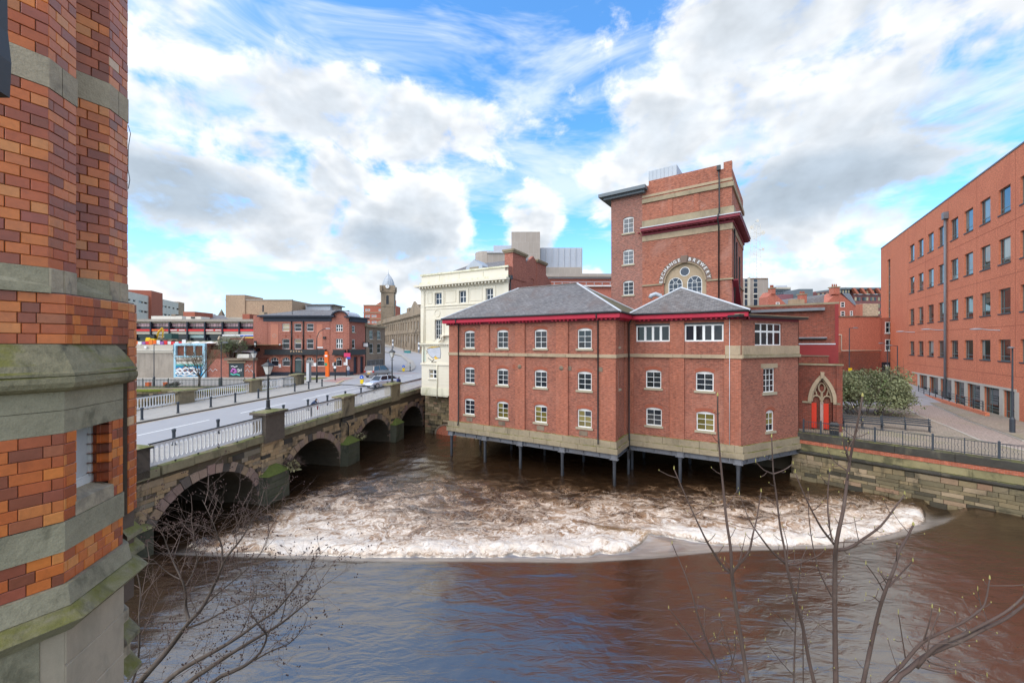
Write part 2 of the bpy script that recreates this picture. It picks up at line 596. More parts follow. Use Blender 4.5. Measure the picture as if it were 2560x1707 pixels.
m_brickcourse = mat('exposed brick course', (.4, .1, .05), brick=(.235, .075, .008, (.42, .11, .055), (.33, .09, .05), (.35, .2, .15)), var=.25, scale=1.2, stain=(.09, .06, .05), stain_amt=.5, **BRK)
m_slate = mat('roof slate', (.2, .2, .2), brick=(.34, .20, .012, (.185, .172, .168), (.128, .118, .115), (.07, .066, .064)), rough=.62, spec=.45, var=.28, scale=.8, bump=.008, stain=(.135, .098, .085), stain_amt=.65, streak=.15)
m_slate_green = mat('lichen covered slate', (.2, .2, .2), brick=(.34, .20, .012, (.15, .14, .085), (.11, .105, .065), (.07, .07, .05)), rough=.7, var=.25, scale=.8, bump=.008, stain=(.155, .135, .07), stain_amt=.5)
m_lead = mat('lead hip roll', (.50, .52, .56), .55, .15, 2, spec=.4)
m_zinc = mat('standing seam zinc', (.40, .44, .49), .5, .12, .7, spec=.4, streak=.25)
m_flatroof = mat('grey metal roof edge', (.125, .15, .17), .5, .12, 1, spec=.4)
m_crim = mat('crimson painted timber', (.47, .022, .052), .55, .14, 1.1, stain=(.30, .03, .05), stain_amt=.35)
m_plum = mat('weathered plum paint', (.20, .030, .044), .6, .16, 1.0)
m_gutter = mat('black cast iron', (.016, .017, .019), .45, .2, 3, spec=.5)
m_steel = mat('grey painted steel', (.165, .17, .19), .5, .2, 1.2, spec=.45, stain=(.10, .085, .075), stain_amt=.35)
m_col = mat('steel column', (.05, .056, .068), .45, .35, 1.5, spec=.5, stain=(.02, .02, .022), stain_amt=.5)
m_white = mat('white window paint', (.78, .78, .77), .5, .05, 2)
m_cream = mat('cream stucco', (.70, .645, .53), .75, .05, .5, stain=(.60, .54, .39), stain_amt=.4, streak=.06)
m_cream_dirty = mat('weathered cream stucco', (.68, .65, .51), .8, .14, 1.1, stain=(.40, .38, .20), stain_amt=.6, streak=.4)
m_glass = glass('dark window glass', (.018, .022, .030))
m_glass_olive = glass('window with olive blind', (.155, .125, .035), rough=.10)
m_glass_blue = glass('blue black window film', (.022, .034, .055), rough=.15)
m_glass_off = glass('office window glass', (.015, .030, .030), rough=.03, ior=1.9, wave=.004)
m_glass_blind = glass('office blind pane', (.20, .25, .24), rough=.12)
m_glass_lit = glass('pale blind window', (.33, .27, .17), rough=.2)
m_offframe = mat('grey green window frame', (.13, .19, .19), .45, .1, 2, spec=.45)
m_railwhite = mat('white railing paint', (.70, .70, .71), .5, .08, 2.5, stain=(.42, .36, .28), stain_amt=.2)
m_black = mat('black painted iron', (.018, .019, .022), .45, .15, 3, spec=.5)
m_navy = mat('blue black paint', (.028, .034, .052), .5, .15, 1)
m_fence = mat('dark blue grey railing paint', (.035, .043, .055), .5, .15, 3, spec=.45)
m_asphalt = mat('asphalt', (.31, .305, .315), .72, .09, .35, stain=(.36, .355, .365), stain_amt=.5, fine=.05, spec=.35)
m_paving = mat('pavement slabs', (.37, .345, .31), .88, .10, .8, speck=.1, brick=(.9, .6, .012, (.36, .335, .305), (.32, .30, .275), (.22, .205, .185)))
m_pinkpave = mat('red tactile paving', (.36, .22, .20), .88, .12, 1)
m_kerb = mat('kerb stone', (.42, .39, .34), .88, .15, 1.5)
m_kerbdark = mat('dark kerb stone', (.10, .08, .07), .88, .25, 1.5)
m_roadwhite = mat('road paint white', (.72, .72, .70), .7, .12, 3)
m_roadyel = mat('road paint yellow', (.55, .40, .20), .7, .15, 3)
m_setts = mat('block paving', (.3, .25, .2), .9, .16, .6, brick=(.21, .105, .010, (.335, .275, .215), (.27, .225, .18), (.19, .165, .13)), stain=(.215, .205, .105), stain_amt=.55)
m_setts_pink = mat('pinkish block path', (.3, .25, .2), .9, .14, .5, brick=(.21, .105, .010, (.37, .285, .245), (.31, .245, .205), (.21, .18, .15)), stain=(.26, .235, .15), stain_amt=.3)
m_grass = mat('rough grass', (.13, .14, .045), .95, .3, 2.5, fine=.2)
m_earth = mat('bank earth', (.075, .06, .04), .95, .35, 1.2, bump=.03, moss=.05)
m_concrete = mat('board marked concrete', (.35, .30, .25), .92, .2, .7, stain=(.24, .205, .175), stain_amt=.6, streak=.35, fine=.22)
m_conc_pale = mat('pale concrete', (.50, .45, .38), .9, .12, .5)
m_pale = mat('pale cladding panel', (.66, .62, .55), .8, .06, .3, brick=(1.2, 40., .03, (.67, .63, .56), (.63, .59, .52), (.52, .49, .44)), speck=.03)
m_roofgrey = mat('grey felt roof', (.22, .21, .22), .9, .2, .5)
m_tan2 = mat('brown concrete aggregate', (.37, .32, .28), .92, .10, .5, brick=(1.5, 3.2, .03, (.38, .33, .29), (.36, .31, .27), (.46, .41, .37)), speck=.05)
m_ribgrey = mat('ribbed grey louvre panel', (.47, .50, .56), .6, .05, .3, brick=(3.0, .35, .04, (.47, .50, .56), (.45, .48, .54), (.36, .39, .45)), speck=.05)
m_bark = mat('grey brown bark', (.105, .08, .066), .9, .28, 6, bump=.004, stain=(.20, .17, .14), stain_amt=.4)
m_bark2 = mat('reddish twig bark', (.088, .058, .048), .85, .25, 8, bump=.002, stain=(.16, .125, .105), stain_amt=.4)
m_bud = mat('pale bud', (.34, .30, .10), .8, .2, 5)
m_cone = mat('alder cone', (.085, .052, .045), .9, .3, 8)
m_leaf = mat('grey green leaf', None, .75, .3, 2.5, rand=[(0, (.14, .155, .085)), (1, (.14, .155, .085))], fine=.2)
m_orange = mat('orange paint', (.82, .15, .018), .55, .08, 1)
m_reddoor = mat('vermilion board', (.56, .038, .016), .55, .08, .8)
m_redsign = mat('red shop sign', (.70, .045, .05), .5, .05, 1)
m_signor = mat('orange shop sign', (.80, .21, .03), .5, .1, 1)
m_signblue = mat('blue shop sign', (.05, .10, .42), .5, .1, 1)
m_signyel = mat('yellow shop sign', (.76, .45, .04), .5, .1, 1)
m_yellow = mat('traffic yellow', (.80, .56, .01), .45, .05, 1)
m_bluesign = mat('traffic blue', (.03, .12, .55), .45, .05, 1)
m_signwhite = mat('sign white', (.80, .80, .80), .5, .04, 1)
m_pinksign = mat('pink sign panel', (.62, .05, .14), .5, .05, 1)
m_lampglass = mat('frosted lamp glass', (.62, .60, .56), .35, .1, 3, spec=.5)
m_gold = mat('pale gilt letter', (.62, .42, .25), .5, .1, 1)
m_lett = mat('white enamel letter', (.72, .72, .72), .5, .05, 2)
m_brownband = mat('brown stone lettering band', (.175, .125, .10), .85, .2, 2)
m_shutter = mat('dark garage shutter', (.045, .06, .065), .7, .2, .8)


def car_paint(name, col, metal=.5, rough=.28):
    m = mat(name, col, rough, .04, 1, metal=metal, spec=.5, coat=.8)
    return m


m_silver = car_paint('silver car paint', (.62, .65, .70))
m_taupe = car_paint('taupe car paint', (.26, .225, .215))
m_carwhite = car_paint('white car paint', (.72, .73, .75), 0)
m_carblack = car_paint('black car paint', (.02, .02, .024), .2)
m_busblue = car_paint('bus blue paint', (.012, .125, .42), 0, .4)
m_busteal = car_paint('bus dark teal paint', (.010, .045, .085), 0, .4)
m_busgreen = car_paint('bus lime paint', (.16, .62, .12), 0, .4)
m_tyre = mat('tyre rubber', (.018, .018, .018), .8, .1, 3)
m_rim = mat('alloy rim', (.45, .46, .48), .35, .05, 3, metal=.8)
m_plate = mat('yellow number plate', (.75, .52, .04), .5, .03, 1)
m_tail = mat('red tail lamp', (.42, .012, .012), .25, .05, 1)
m_headl = mat('head lamp glass', (.65, .68, .70), .15, .05, 1, spec=.6)
m_skin = mat('skin', (.45, .26, .19), .6, .05, 4)
m_hair = mat('dark hair', (.035, .026, .020), .7, .1, 6)
m_cl = {}


def cloth(col):
    k = tuple(round(v, 3) for v in col)
    if k not in m_cl:
        m_cl[k] = mat('cloth', col, .9, .15, 4)
    return m_cl[k]

m_hall = mat('weathered hall stone', (.27, .21, .152), .92, .4, .5, stain=(.10, .085, .07), stain_amt=.6)

# ------------------------------------------------------------------ windows
def window(parent, F, x0, x1, z0, z1, nx=2, nz=3, rec=.1, fr=.075, bar=.032, rise=0., fm=None, gm=None, sill=True, sillm=None,
           gms=None, rows=None, cols=None, dep=.06, sill_h=.15, sill_x=.12, sill_p=.09, name='window'):
    """an opening light: frame mesh > pane pieces, sill"""
    fm, gm, sillm = fm or m_white, gm or m_glass, sillm or m_sill
    w, h = x1 - x0, z1 - z0
    hs = h - rise
    cols = cols or [i / nx for i in range(nx + 1)]
    rows = rows or [i / nz for i in range(nz + 1)]
    iw, ih = w - 2 * fr, hs - 2 * fr
    key = ('win', round(w, 2), round(h, 2), tuple(round(c, 3) for c in cols), tuple(round(r, 3) for r in rows), fr, bar, round(rise, 3), fm.name, dep)

    def mk():
        m = MB()
        m.box(0, 0, 0, fr, dep, hs).box(w - fr, 0, 0, w, dep, hs).box(fr, 0, 0, w - fr, dep, fr).box(fr, 0, hs - fr, w - fr, dep, hs)
        for c in cols[1:-1]:
            m.box(fr + iw * c - bar / 2, .008, fr, fr + iw * c + bar / 2, dep - .005, hs - fr)
        for r in rows[1:-1]:
            m.box(fr, .012, fr + ih * r - bar / 2, w - fr, dep - .008, fr + ih * r + bar / 2)
        if rise:
            hw = w / 2
            Rr = (hw * hw + rise * rise) / (2 * rise)
            th = math.asin(min(1, hw / Rr))
            arc = [(hw + Rr * math.sin(th - 2 * th * q / 8), h - Rr + Rr * math.cos(th - 2 * th * q / 8)) for q in range(9)]
            m.slab([(0, hs)] + [(w, hs)] + arc[1:-1], 0, dep)
        return m.mesh('window', fm)
    o = link(name, cached(key, mk), parent, F @ TR(x0, rec, z0))
    i = 0
    for a in range(len(cols) - 1):
        for b in range(len(rows) - 1):
            pw = iw * (cols[a + 1] - cols[a])
            ph = ih * (rows[b + 1] - rows[b])
            g = gms[i % len(gms)] if gms else gm
            i += 1
            link('pane', box_mesh(pw, .012, ph, g), o, TR(fr + iw * cols[a], dep * .55, fr + ih * rows[b]))
    if sill:
        link('sill', box_mesh(w + 2 * sill_x, rec + sill_p + dep * .5, sill_h, sillm), o, TR(-sill_x, -rec - sill_p, -sill_h + .002))
    return o


def arch_ring(parent, F, xc, z, hw, rise, th, name='brick_arch', m=None, proud=.004, dep=.05):
    """segmental ring over an opening: springing at height z"""
    Rr = (hw * hw + rise * rise) / (2 * rise)
    an = math.asin(min(1., hw / Rr))
    zc = z + rise - Rr
    ins = [(Rr * math.sin(an - 2 * an * q / 10), Rr * math.cos(an - 2 * an * q / 10)) for q in range(11)]
    out = [(x * (Rr + th) / Rr, y * (Rr + th) / Rr) for x, y in ins]
    mb = MB()
    for q in range(10):
        mb.slab([(ins[q + 1][0], ins[q + 1][1]), (ins[q][0], ins[q][1]), (out[q][0], out[q][1]), (out[q + 1][0], out[q + 1][1])], -proud, dep)
    return mb.build(name, m or m_rub, parent, F @ TR(xc, 0, zc))


def pipe(parent, F, pts, r=.055, m=None, name='downpipe', n=8):
    return MB().tube(pts, r, n).build(name, m or m_gutter, parent, F, smooth=True)


# ------------------------------------------------------------------ brewery
GRID = math.radians(31.13)
BM = TR(7.5, 28.8, 0) @ RZ(-GRID)
brew = thing('brewery_building', 'red brick riverside brewery on steel columns with slate hipped roofs and tall tower', 'building', BM)
ID = Matrix.Identity(4)
WT = .12
F_front = TR(0, WT, 0)
F_left = TR(-15.58 + WT, 0, 0) @ RZ(-PI / 2)
F_ret = TR(-WT, 0, 0) @ RZ(PI / 2)
F_rw = TR(0, 3.3 + WT, 0)
CA = math.atan2(5.591, 3.646)
F_c = TR(7.87, 3.35, 0) @ RZ(CA) @ TR(0, WT * .3, 0)
LC = 6.675
ZB, ZT = 3.22, 12.24
ROWS3 = [(9.95, 11.52), (6.80, 8.24), (3.98, 5.42)]
LW_COLS = [-13.3, -9.78, -6.14, -2.42]
holes = [(c - .56, c + .56, a, b, .13) for c in LW_COLS for a, b in ROWS3]
MB(F_front).wall(-15.46, -.12, ZB, ZT, holes, .16).build('wing_wall', m_brew, brew)
holes_r = [(.62, 1.36, 10.1, 11.52, .1), (.80, 1.52, 6.93, 8.38, .1)]
MB(F_ret).wall(.12, 3.42, ZB, ZT, holes_r, .16).build('wing_wall', m_brew, brew)
MB(F_left).wall(-10.3, -.12, ZB, ZT).build('wing_wall', m_brew, brew)
for c in LW_COLS:
    for k, (a, b) in enumerate(ROWS3):
        window(brew, F_front, c - .56, c + .56, a, b, rise=.13, gms=None if k < 2 or c < -13 else [m_glass_olive] * 5 + [m_glass])
        arch_ring(brew, F_front, c, b - .13, .56, .13, .24)
for a, b, c, d, r in holes_r:
    window(brew, F_ret, a, b, c, d, rise=r)
for a, b in ((-15.58, -14.55), (-12.03, -11.12), (-8.45, -7.55), (-4.74, -3.73), (-1.29, .0)):
    link('pilaster', box_mesh(b - a, WT, ZT - ZB, m_brew_pil), brew, TR(a, 0, ZB))
link('pilaster', box_mesh(WT, .62, ZT - ZB, m_brew_pil), brew, TR(-WT, WT, ZB))
link('pilaster', box_mesh(WT, .75, ZT - ZB, m_brew_pil), brew, TR(-WT, 2.67, ZB))
# right wing
RWW = [(.62, 3.14, 10.49, 11.74, 0), (4.16, 6.72, 10.49, 11.74, 0), (1.36, 2.5, 6.90, 8.33, .13), (4.92, 6.09, 6.90, 8.33, .13), (1.38, 2.54, 4.01, 5.42, .13), (4.96, 6.14, 4.01, 5.42, .13)]
MB(F_rw).wall(-.0, 7.8, ZB, ZT, RWW, .16).build('wing_wall', m_brew, brew)
for k, (a, b, c, d, r) in enumerate(RWW):
    if r:
        window(brew, F_rw, a, b, c, d, rise=r, gm=m_glass_olive if k == 5 else m_glass)
        arch_ring(brew, F_rw, (a + b) / 2, d - r, (b - a) / 2, r, .26)
    else:
        window(brew, F_rw, a, b, c, d, 4, 1, fr=.10, bar=.17, sill=False, rec=.07)
        link('lintel', box_mesh(b - a + .1, .10, .13, m_gutter), brew, F_rw @ TR(a - .05, -.02, d))
        arch_ring(brew, F_rw, (a + b) / 2, d + .13, (b - a) / 2, .10, .2)
for a, b in ((.0, .45), (3.14, 4.14), (6.76, 7.82)):
    link('pilaster', box_mesh(b - a, WT, ZT - ZB, m_brew_pil), brew, TR(a, 3.3, ZB))
# canted end
CW = [(1.42, 4.58, 10.2, 11.8, 0), (2.38, 3.76, 6.80, 8.54, 0), (2.70, 3.68, 3.95, 5.50, .16)]
MB(F_c).wall(.0, LC, ZB, ZT - .1, CW, .2).build('wing_wall', m_brew, brew)
window(brew, F_c, *CW[0][:4], 4, 2, fr=.07, bar=.13, rows=[0, .64, 1], sill=False)
window(brew, F_c, *CW[1][:4], 3, 4, fr=.06, bar=.035, rows=[0, .25, .5, .75, 1], sill_h=.2)
window(brew, F_c, *CW[2][:4], 2, 3, rise=.16, gms=[m_glass, m_glass_olive, m_glass_olive])
arch_ring(brew, F_c, 3.19, 5.34, .49, .16, .24)
link('lintel', box_mesh(1.95, .08, .33, m_tan), brew, F_c @ TR(2.1, -.02, 8.55))
# stone bands and base, block by block
random.seed(11)


def stone_run(F, x0, x1, z0, z1, proud, m, step=1.25, name='base_stone', jit=.015):
    x = x0
    while x < x1 - .05:
        w = min(step * random.uniform(.8, 1.25), x1 - x)
        if x1 - x - w < .35:
            w = x1 - x
        p = proud + random.uniform(0, jit)
        link(name, box_mesh(round(w - .012, 2), round(p + .1, 2), round(z1 - z0, 3), m, .012), brew, F @ TR(x, -p, z0))
        x += w


P0 = TR(0, 0, 0)
for F, x0, x1 in ((P0, -15.66, .09), (TR(0, 0, 0) @ RZ(PI / 2), -.09, 3.21), (TR(0, 3.3, 0), .09, 7.93), (TR(7.87, 3.35, 0) @ RZ(CA), -.05, LC), (TR(-15.58, 0, 0) @ RZ(-PI / 2), -9.5, .08)):
    stone_run(F, x0, x1, 2.74, 3.24, .08, m_tan_moss)
    stone_run(F, x0 - .08, x1 + (.08 if x1 < 3 or x1 > 7 else 0), 2.33, 2.735, .17, m_tan_moss)
    if F is not None and x1 != LC:
        stone_run(F, x0 + .05, x1 - .03, 9.28, 9.54, .05, m_tan, 1.6, 'string_stone')
stone_run(TR(7.87, 3.35, 0) @ RZ(CA), -.9 + .9, LC + .02, 9.54, 10.18, .05, m_tan, 1.0, 'string_stone')
stone_run(TR(7.87, 3.35, 0) @ RZ(CA), -.05, LC + .05, 9.32, 9.535, .14, m_tan_moss, 1.7, 'string_stone')
link('stone_apron', box_mesh(.95, .10, .64, m_tan, .01), brew, TR(6.82, 3.24, 9.55))
# floor slab, steel frame and columns in the river
MB().prism([(-15.4, .3), (-.3, .3), (-.3, 3.6), (7.6, 3.6), (11.2, 8.9), (11.2, 12), (-15.4, 12)], 2.25, 2.45).build('floor_slab', m_concrete, brew)


def girder(F, x0, x1):
    mb = MB()
    mb.box(x0, -.02, 2.28, x1, .22, 2.325).box(x0, -.02, 1.95, x1, .22, 1.99).box(x0, .10, 1.99, x1, .13, 2.28)
    x = x0 + .6
    while x < x1:
        mb.box(x, .0, 1.99, x + .02, .10, 2.28)
        x += 1.25
    mb.build('steel_beam', m_steel, brew, F)


girder(P0, -15.6, .05)
girder(RZ(PI / 2), 0.05, 3.3)
girder(TR(0, 3.3, 0), .1, 7.8)
girder(TR(7.87, 3.35, 0) @ RZ(CA), 0, LC)
girder(TR(0, 5.2, 0), -15.4, 8)
girder(TR(-15.58, 0, 0) @ RZ(-PI / 2), -9.5, 0)
col_me = MB().lathe([(.12, -1.2), (.12, 1.3), (.125, 1.6), (.17, 1.85), (.20, 1.93)], 12).mesh('column', m_col, True)
bx_me = MB().box(-.22, -.06, 1.93, .22, .20, 2.33).box(-.30, -.10, 1.90, .30, .24, 1.955).box(-.27, -.09, 1.955, -.24, .0, 2.33).box(.24, -.09, 1.955, .27, .0, 2.33).mesh('beam_box', m_steel)
for u, n, bxx in [(-15.35, .1, 1), (-11.58, .1, 1), (-8.0, .1, 1), (-4.23, .1, 1), (-.12, .1, 1), (.05, 3.3, 0), (3.85, 3.4, 1), (7.62, 3.42, 1)]:
    o = link('column', col_me, brew, TR(u, n, 0))
    if bxx:
        link('beam_box', bx_me, brew, TR(u, n - .1, 0))
for n in (4.6, 8.8):
    for u in (-15.3, -11.6, -8., -4.2, 0, 3.85, 7.6):
        if n > 4.6 or u < .5:
            link('column', col_me, brew, TR(u, n, 0))
MB().box(-16, 11.2, -1.5, 12, 11.8, 2.4).box(-16.5, 9.0, -1.5, -15.9, 11.6, 2.4).build('foundation_wall', m_bridge_back, brew)
# eaves
def eave(F, x0, x1, out=.45, z=12.2, gut=True, capx0=0, capx1=0):
    link('fascia', box_mesh(x1 - x0, .05, .29, m_crim), brew, F @ TR(x0, -out, z + .02))
    link('soffit', box_mesh(x1 - x0, out + .14, .03, m_crim), brew, F @ TR(x0, -out + .05, z - .02))
    link('frieze_board', box_mesh(x1 - x0 - .3, .05, .16, m_plum), brew, F @ TR(x0 + .15, -.05, z - .18))
    if gut:
        MB().tube([(x0 - .03, -out - .07, z + .38), (x1 + .03, -out - .07, z + .38)], .075, 8).build('gutter', m_gutter, brew, F, smooth=True)
    i = x0 + .5
    while i < x1 - .4:
        if int((i - x0) / .33) % 9 not in (4, 5):
            link('bracket', box_mesh(.11, .16, .10, m_crim), brew, F @ TR(i, -out + .12, z - .12))
        i += .33


eave(P0, -16.03, .45)
eave(RZ(PI / 2), -.45, 2.9)
eave(TR(0, 3.3, 0), .45, 8.25)
eave(TR(8.25, 2.85, 0) @ RZ(PI / 2), 0.0, 2.2, out=.0)
eave(TR(-15.58, 0, 0) @ RZ(-PI / 2), -10.3, .45)
# roofs
EZ = 12.60
A0, A1, A2, A3 = (-16.1, -.52, EZ), (.52, -.52, EZ), (.52, 10.42, EZ), (-16.1, 10.42, EZ)
Rl, Rr_ = (-11.0, 4.95, 15.70), (-4.95, 4.95, 15.70)
mb = MB()
mb.add([A0, A1, Rr_, Rl], [(0, 1, 2, 3)], 0)
mb.add([A1, A2, Rr_], [(0, 1, 2)], 1)
mb.add([A2, A3, Rl, Rr_], [(0, 1, 2, 3)], 0)
mb.add([A3, A0, Rl], [(0, 1, 2)], 0)
lw_roof = mb.build('roof', [m_slate, m_slate_green], brew)
for a, b in ((A0, Rl), (A1, Rr_), (A2, Rr_), (Rl, Rr_), (A3, Rl)):
    MB().tube([Vector(a) + Vector((0, 0, .02)), Vector(b) + Vector((0, 0, .03))], .07, 6).build('hip_roll', m_lead if b != Rr_ or a != Rl else m_slate, lw_roof)
B0, B1, AP, BK = (.1, 2.78, EZ), (8.33, 2.78, EZ), (3.5, 6.3, 14.86), (3.5, 11.0, 14.86)
mb = MB()
mb.add([B0, B1, AP], [(0, 1, 2)])
mb.add([B1, (8.33, 11.0, EZ), BK, AP], [(0, 1, 2, 3)])
mb.add([(-2.2, 11, EZ - .3), (-.9, 3.2, EZ - .3), B0, AP, BK], [(0, 1, 2, 3, 4)])
rw_roof = mb.build('roof', m_slate, brew)
for a, b in ((B0, AP), (B1, AP)):
    MB().tube([Vector(a) + Vector((0, 0, .02)), Vector(b) + Vector((0, 0, .03))], .075, 6).build('hip_roll', m_lead, rw_roof)
link('roof_vent', box_mesh(.35, .2, .09, m_slate), rw_roof, TR(3.35, 5.6, 14.42))
MB().tube([(1.6, 8.6, 12.8), (1.6, 8.6, 14.3), (1.45, 8.55, 14.6), (1.1, 8.4, 14.75), (.75, 8.3, 14.62), (.65, 8.25, 14.4)], .19, 10).build('flue_pipe', m_zinc, brew, smooth=True)
MB().tube([(1.9, 8.7, 12.8), (1.9, 8.7, 14.2), (1.7, 8.6, 14.35)], .17, 10).build('flue_pipe', m_zinc, brew, smooth=True)
# canted end: low flat roof with pale edge
pc = [Vector((7.87, 3.35)) + Vector((math.cos(CA), math.sin(CA))) * t for t in (-.9, LC + .6)]
nr = Vector((math.sin(CA), -math.cos(CA)))
q = [pc[0] + nr * .35, pc[1] + nr * .35, pc[1] - nr * 3.5, pc[0] - nr * 3.0]
MB().prism([(v.x, v.y) for v in q], 12.16, 12.30).build('flat_roof', m_gutter, brew)
MB().prism([(v.x, v.y) for v in (q[0] + nr * .05, q[1] + nr * .05, q[1] - nr * .3, q[0] - nr * .3)], 12.31, 12.36).build('roof_edge', m_tan_moss, brew)
MB().box(0, -.03, 11.98, LC, .12, 12.15).build('fascia', m_plum, brew, F_c)
# back of the right wing so nothing is open
MB(TR(11.51, 8.94, 0) @ RZ(PI / 2)).wall(0, 3.5, 2.4, 12.2).build('wing_wall', m_dkbrick, brew)
# pipes, plates, vents
for x in (-14.42, -1.30):
    pipe(brew, ID, [(x, -.5, 12.55), (x, -.45, 12.25), (x, -.07, 12.0), (x, -.07, 3.4), (x + .05, -.2, 3.1), (x + .07, -.25, 2.95)])
pipe(brew, ID, [(.45, 2.85, 12.55), (.35, 2.95, 12.2), (.13, 3.15, 11.9), (.13, 3.15, 3.4), (.2, 3.0, 3.0), (.2, 3.0, 1.3)])
pipe(brew, ID, [(7.1, 3.25, 12.1), (7.1, 3.25, 2.1)], .02, m_lead, 'conductor')
for x in (-8.6, -3.62, -1.12):
    link('vent_plate', box_mesh(.30, .04, .32, m_rub if x < -8 else m_soot), brew, TR(x - .15, -.03 if x > -2 else .08, 8.27))
for x in (-8.02, -4.28):
    MB().lathe([(.18, 0), (.18, .03), (.1, .06), (.04, .09)], 14).build('tie_plate', m_soot, brew, TR(x, -.0, 8.43) @ Matrix.Rotation(PI / 2, 4, 'X'))
for x in (-13.3, -9.85, -6.15, -2.5):
    link('air_brick', box_mesh(.66, .03, .36, m_soot), brew, TR(x - .33, .095, 3.36))

# ---- tower
TM = TR(3, 10.5, 0) @ RZ(-math.radians(3.87))
TU0, TU1, TN = -3.6, 3.98, 9.7
F_t = TM
mb = MB(F_t).wall(TU0, TU1, 11.5, 25.4, [(-1.62, 2.0, 13.2, 17.76, 1.81)], .2)
MB.wall(mb2 := MB(F_t @ TR(TU1, 0, 0) @ RZ(PI / 2)), 0, TN, 3.5, 25.4)
mb2.build('tower_wall', m_tower, brew)
mb.build('tower_wall', m_tower, brew)
MB(F_t).box(TU0, .3, 11.5, TU1 - .01, TN, 25.2).build('tower_core', m_tower, brew)
arc_w = [(-1.24, -.02, 13.4, 16.44, .61), (.38, 1.62, 13.4, 16.46, .62)]
# tympanum: semicircle of stone with two arched openings and an oculus
tc_x, tc_z, tr_ = .19, 15.95, 1.80
MB(F_t @ TR(0, .2, 0)).wall(-1.62, 2.0, 13.2, 17.76, [(-1.24, -.02, 13.2, 16.44, .61), (.38, 1.62, 13.2, 16.46, .62)], .09).build('tympanum', m_tan, brew)
for a, b, c, d, r in arc_w:
    w, hs = b - a, d - c - r
    mb = MB()
    hw = w / 2
    def ring(R0, R1, n=14, y0=.0, y1=.06):
        for k in range(n):
            t0, t1 = PI * k / n, PI * (k + 1) / n
            mb.slab([(hw + R0 * math.cos(t0), hs + R0 * math.sin(t0)), (hw + R1 * math.cos(t0), hs + R1 * math.sin(t0)), (hw + R1 * math.cos(t1), hs + R1 * math.sin(t1)), (hw + R0 * math.cos(t1), hs + R0 * math.sin(t1))], y0, y1)
    ring(hw - .055, hw)
    ring(.17, .20, 10, .01, .05)
    mb.box(0, 0, 0, .055, .06, hs).box(w - .055, 0, 0, w, .06, hs)
    for f in (1 / 3, 2 / 3):
        mb.box(w * f - .014, .01, 0, w * f + .014, .05, hs)
    for zz in (hs, hs - .42, hs - .84, hs - 1.26, hs - 1.68):
        mb.box(.055, .012, zz - .014, w - .055, .05, zz + .014)
    for t0 in (.33 * PI, .67 * PI):
        ca, sa = math.cos(t0), math.sin(t0)
        nx_, nz_ = -sa * .014, ca * .014
        mb.slab([(hw + .2 * ca - nx_, hs + .2 * sa - nz_), (hw + (hw - .03) * ca - nx_, hs + (hw - .03) * sa - nz_), (hw + (hw - .03) * ca + nx_, hs + (hw - .03) * sa + nz_), (hw + .2 * ca + nx_, hs + .2 * sa + nz_)][::-1], .01, .05)
    o = mb.build('arched_window', m_white, brew, F_t @ TR(a, .22, c))
    for i in range(3):
        for j in range(5):
            z1_, z0_ = hs - .42 * j, max(0, hs - .42 * (j + 1))
            if z1_ > z0_ + .02:
                link('pane', box_mesh(w / 3, .012, z1_ - z0_, m_glass_blue), o, TR(w / 3 * i, .035, z0_))
    for t0, t1, R0, R1 in ((0, .33, .2, hw - .03), (.33, .67, .2, hw - .03), (.67, 1, .2, hw - .03), (0, 1, 0., .19)):
        pts = [(hw + R1 * math.cos(PI * (t0 + (t1 - t0) * k / 6)), hs + R1 * math.sin(PI * (t0 + (t1 - t0) * k / 6))) for k in range(7)]
        pts += [(hw + R0 * math.cos(PI * (t1 - (t1 - t0) * k / 6)), hs + R0 * math.sin(PI * (t1 - (t1 - t0) * k / 6))) for k in range(7)] if R0 else []
        MB().slab(pts, .035, .047).build('pane', m_glass_blue, o)
RX = Matrix.Rotation(PI / 2, 4, 'X')
oc = MB().lathe([(.37, -.2), (.37, .05), (.42, .05), (.42, -.2)], 24).build('oculus_frame', m_white, brew, F_t @ TR(.18, .22, 16.90) @ RX)
MB().lathe([(.375, 0), (.375, .02)], 24).build('pane', m_glass_blue, oc, TR(0, 0, .03))
# lettered band round the arch: carved ring, keystone and the letters
mb = MB()
for k in range(24):
    t0, t1 = PI * k / 24, PI * (k + 1) / 24
    if 10.6 < k + .5 < 13.4:
        continue
    a0, a1, b0, b1 = [(R * math.cos(t), R * math.sin(t)) for R in (1.79, 2.24) for t in (t0, t1)]
    mb.slab([a0, b0, b1, a1], -.06, .05)
mb.build('lettering_band', m_brownband, brew, F_t @ TR(tc_x, 0, tc_z))
MB().slab([(-.21, 1.72), (.21, 1.72), (.30, 2.36), (-.30, 2.36)], -.14, .06).build('keystone', m_brownband, brew, F_t @ TR(tc_x, 0, tc_z))
mb = MB()
for k in range(18):
    t0, t1 = PI * k / 18, PI * (k + 1) / 18
    a0, a1, b0, b1 = [(R * math.cos(t), R * math.sin(t)) for R in (1.70, 1.79) for t in (t0, t1)]
    mb.slab([a0, b0, b1, a1], -.03, .2)
mb.build('arch_moulding', m_tan, brew, F_t @ TR(tc_x, 0, tc_z))


_glyphs = {}


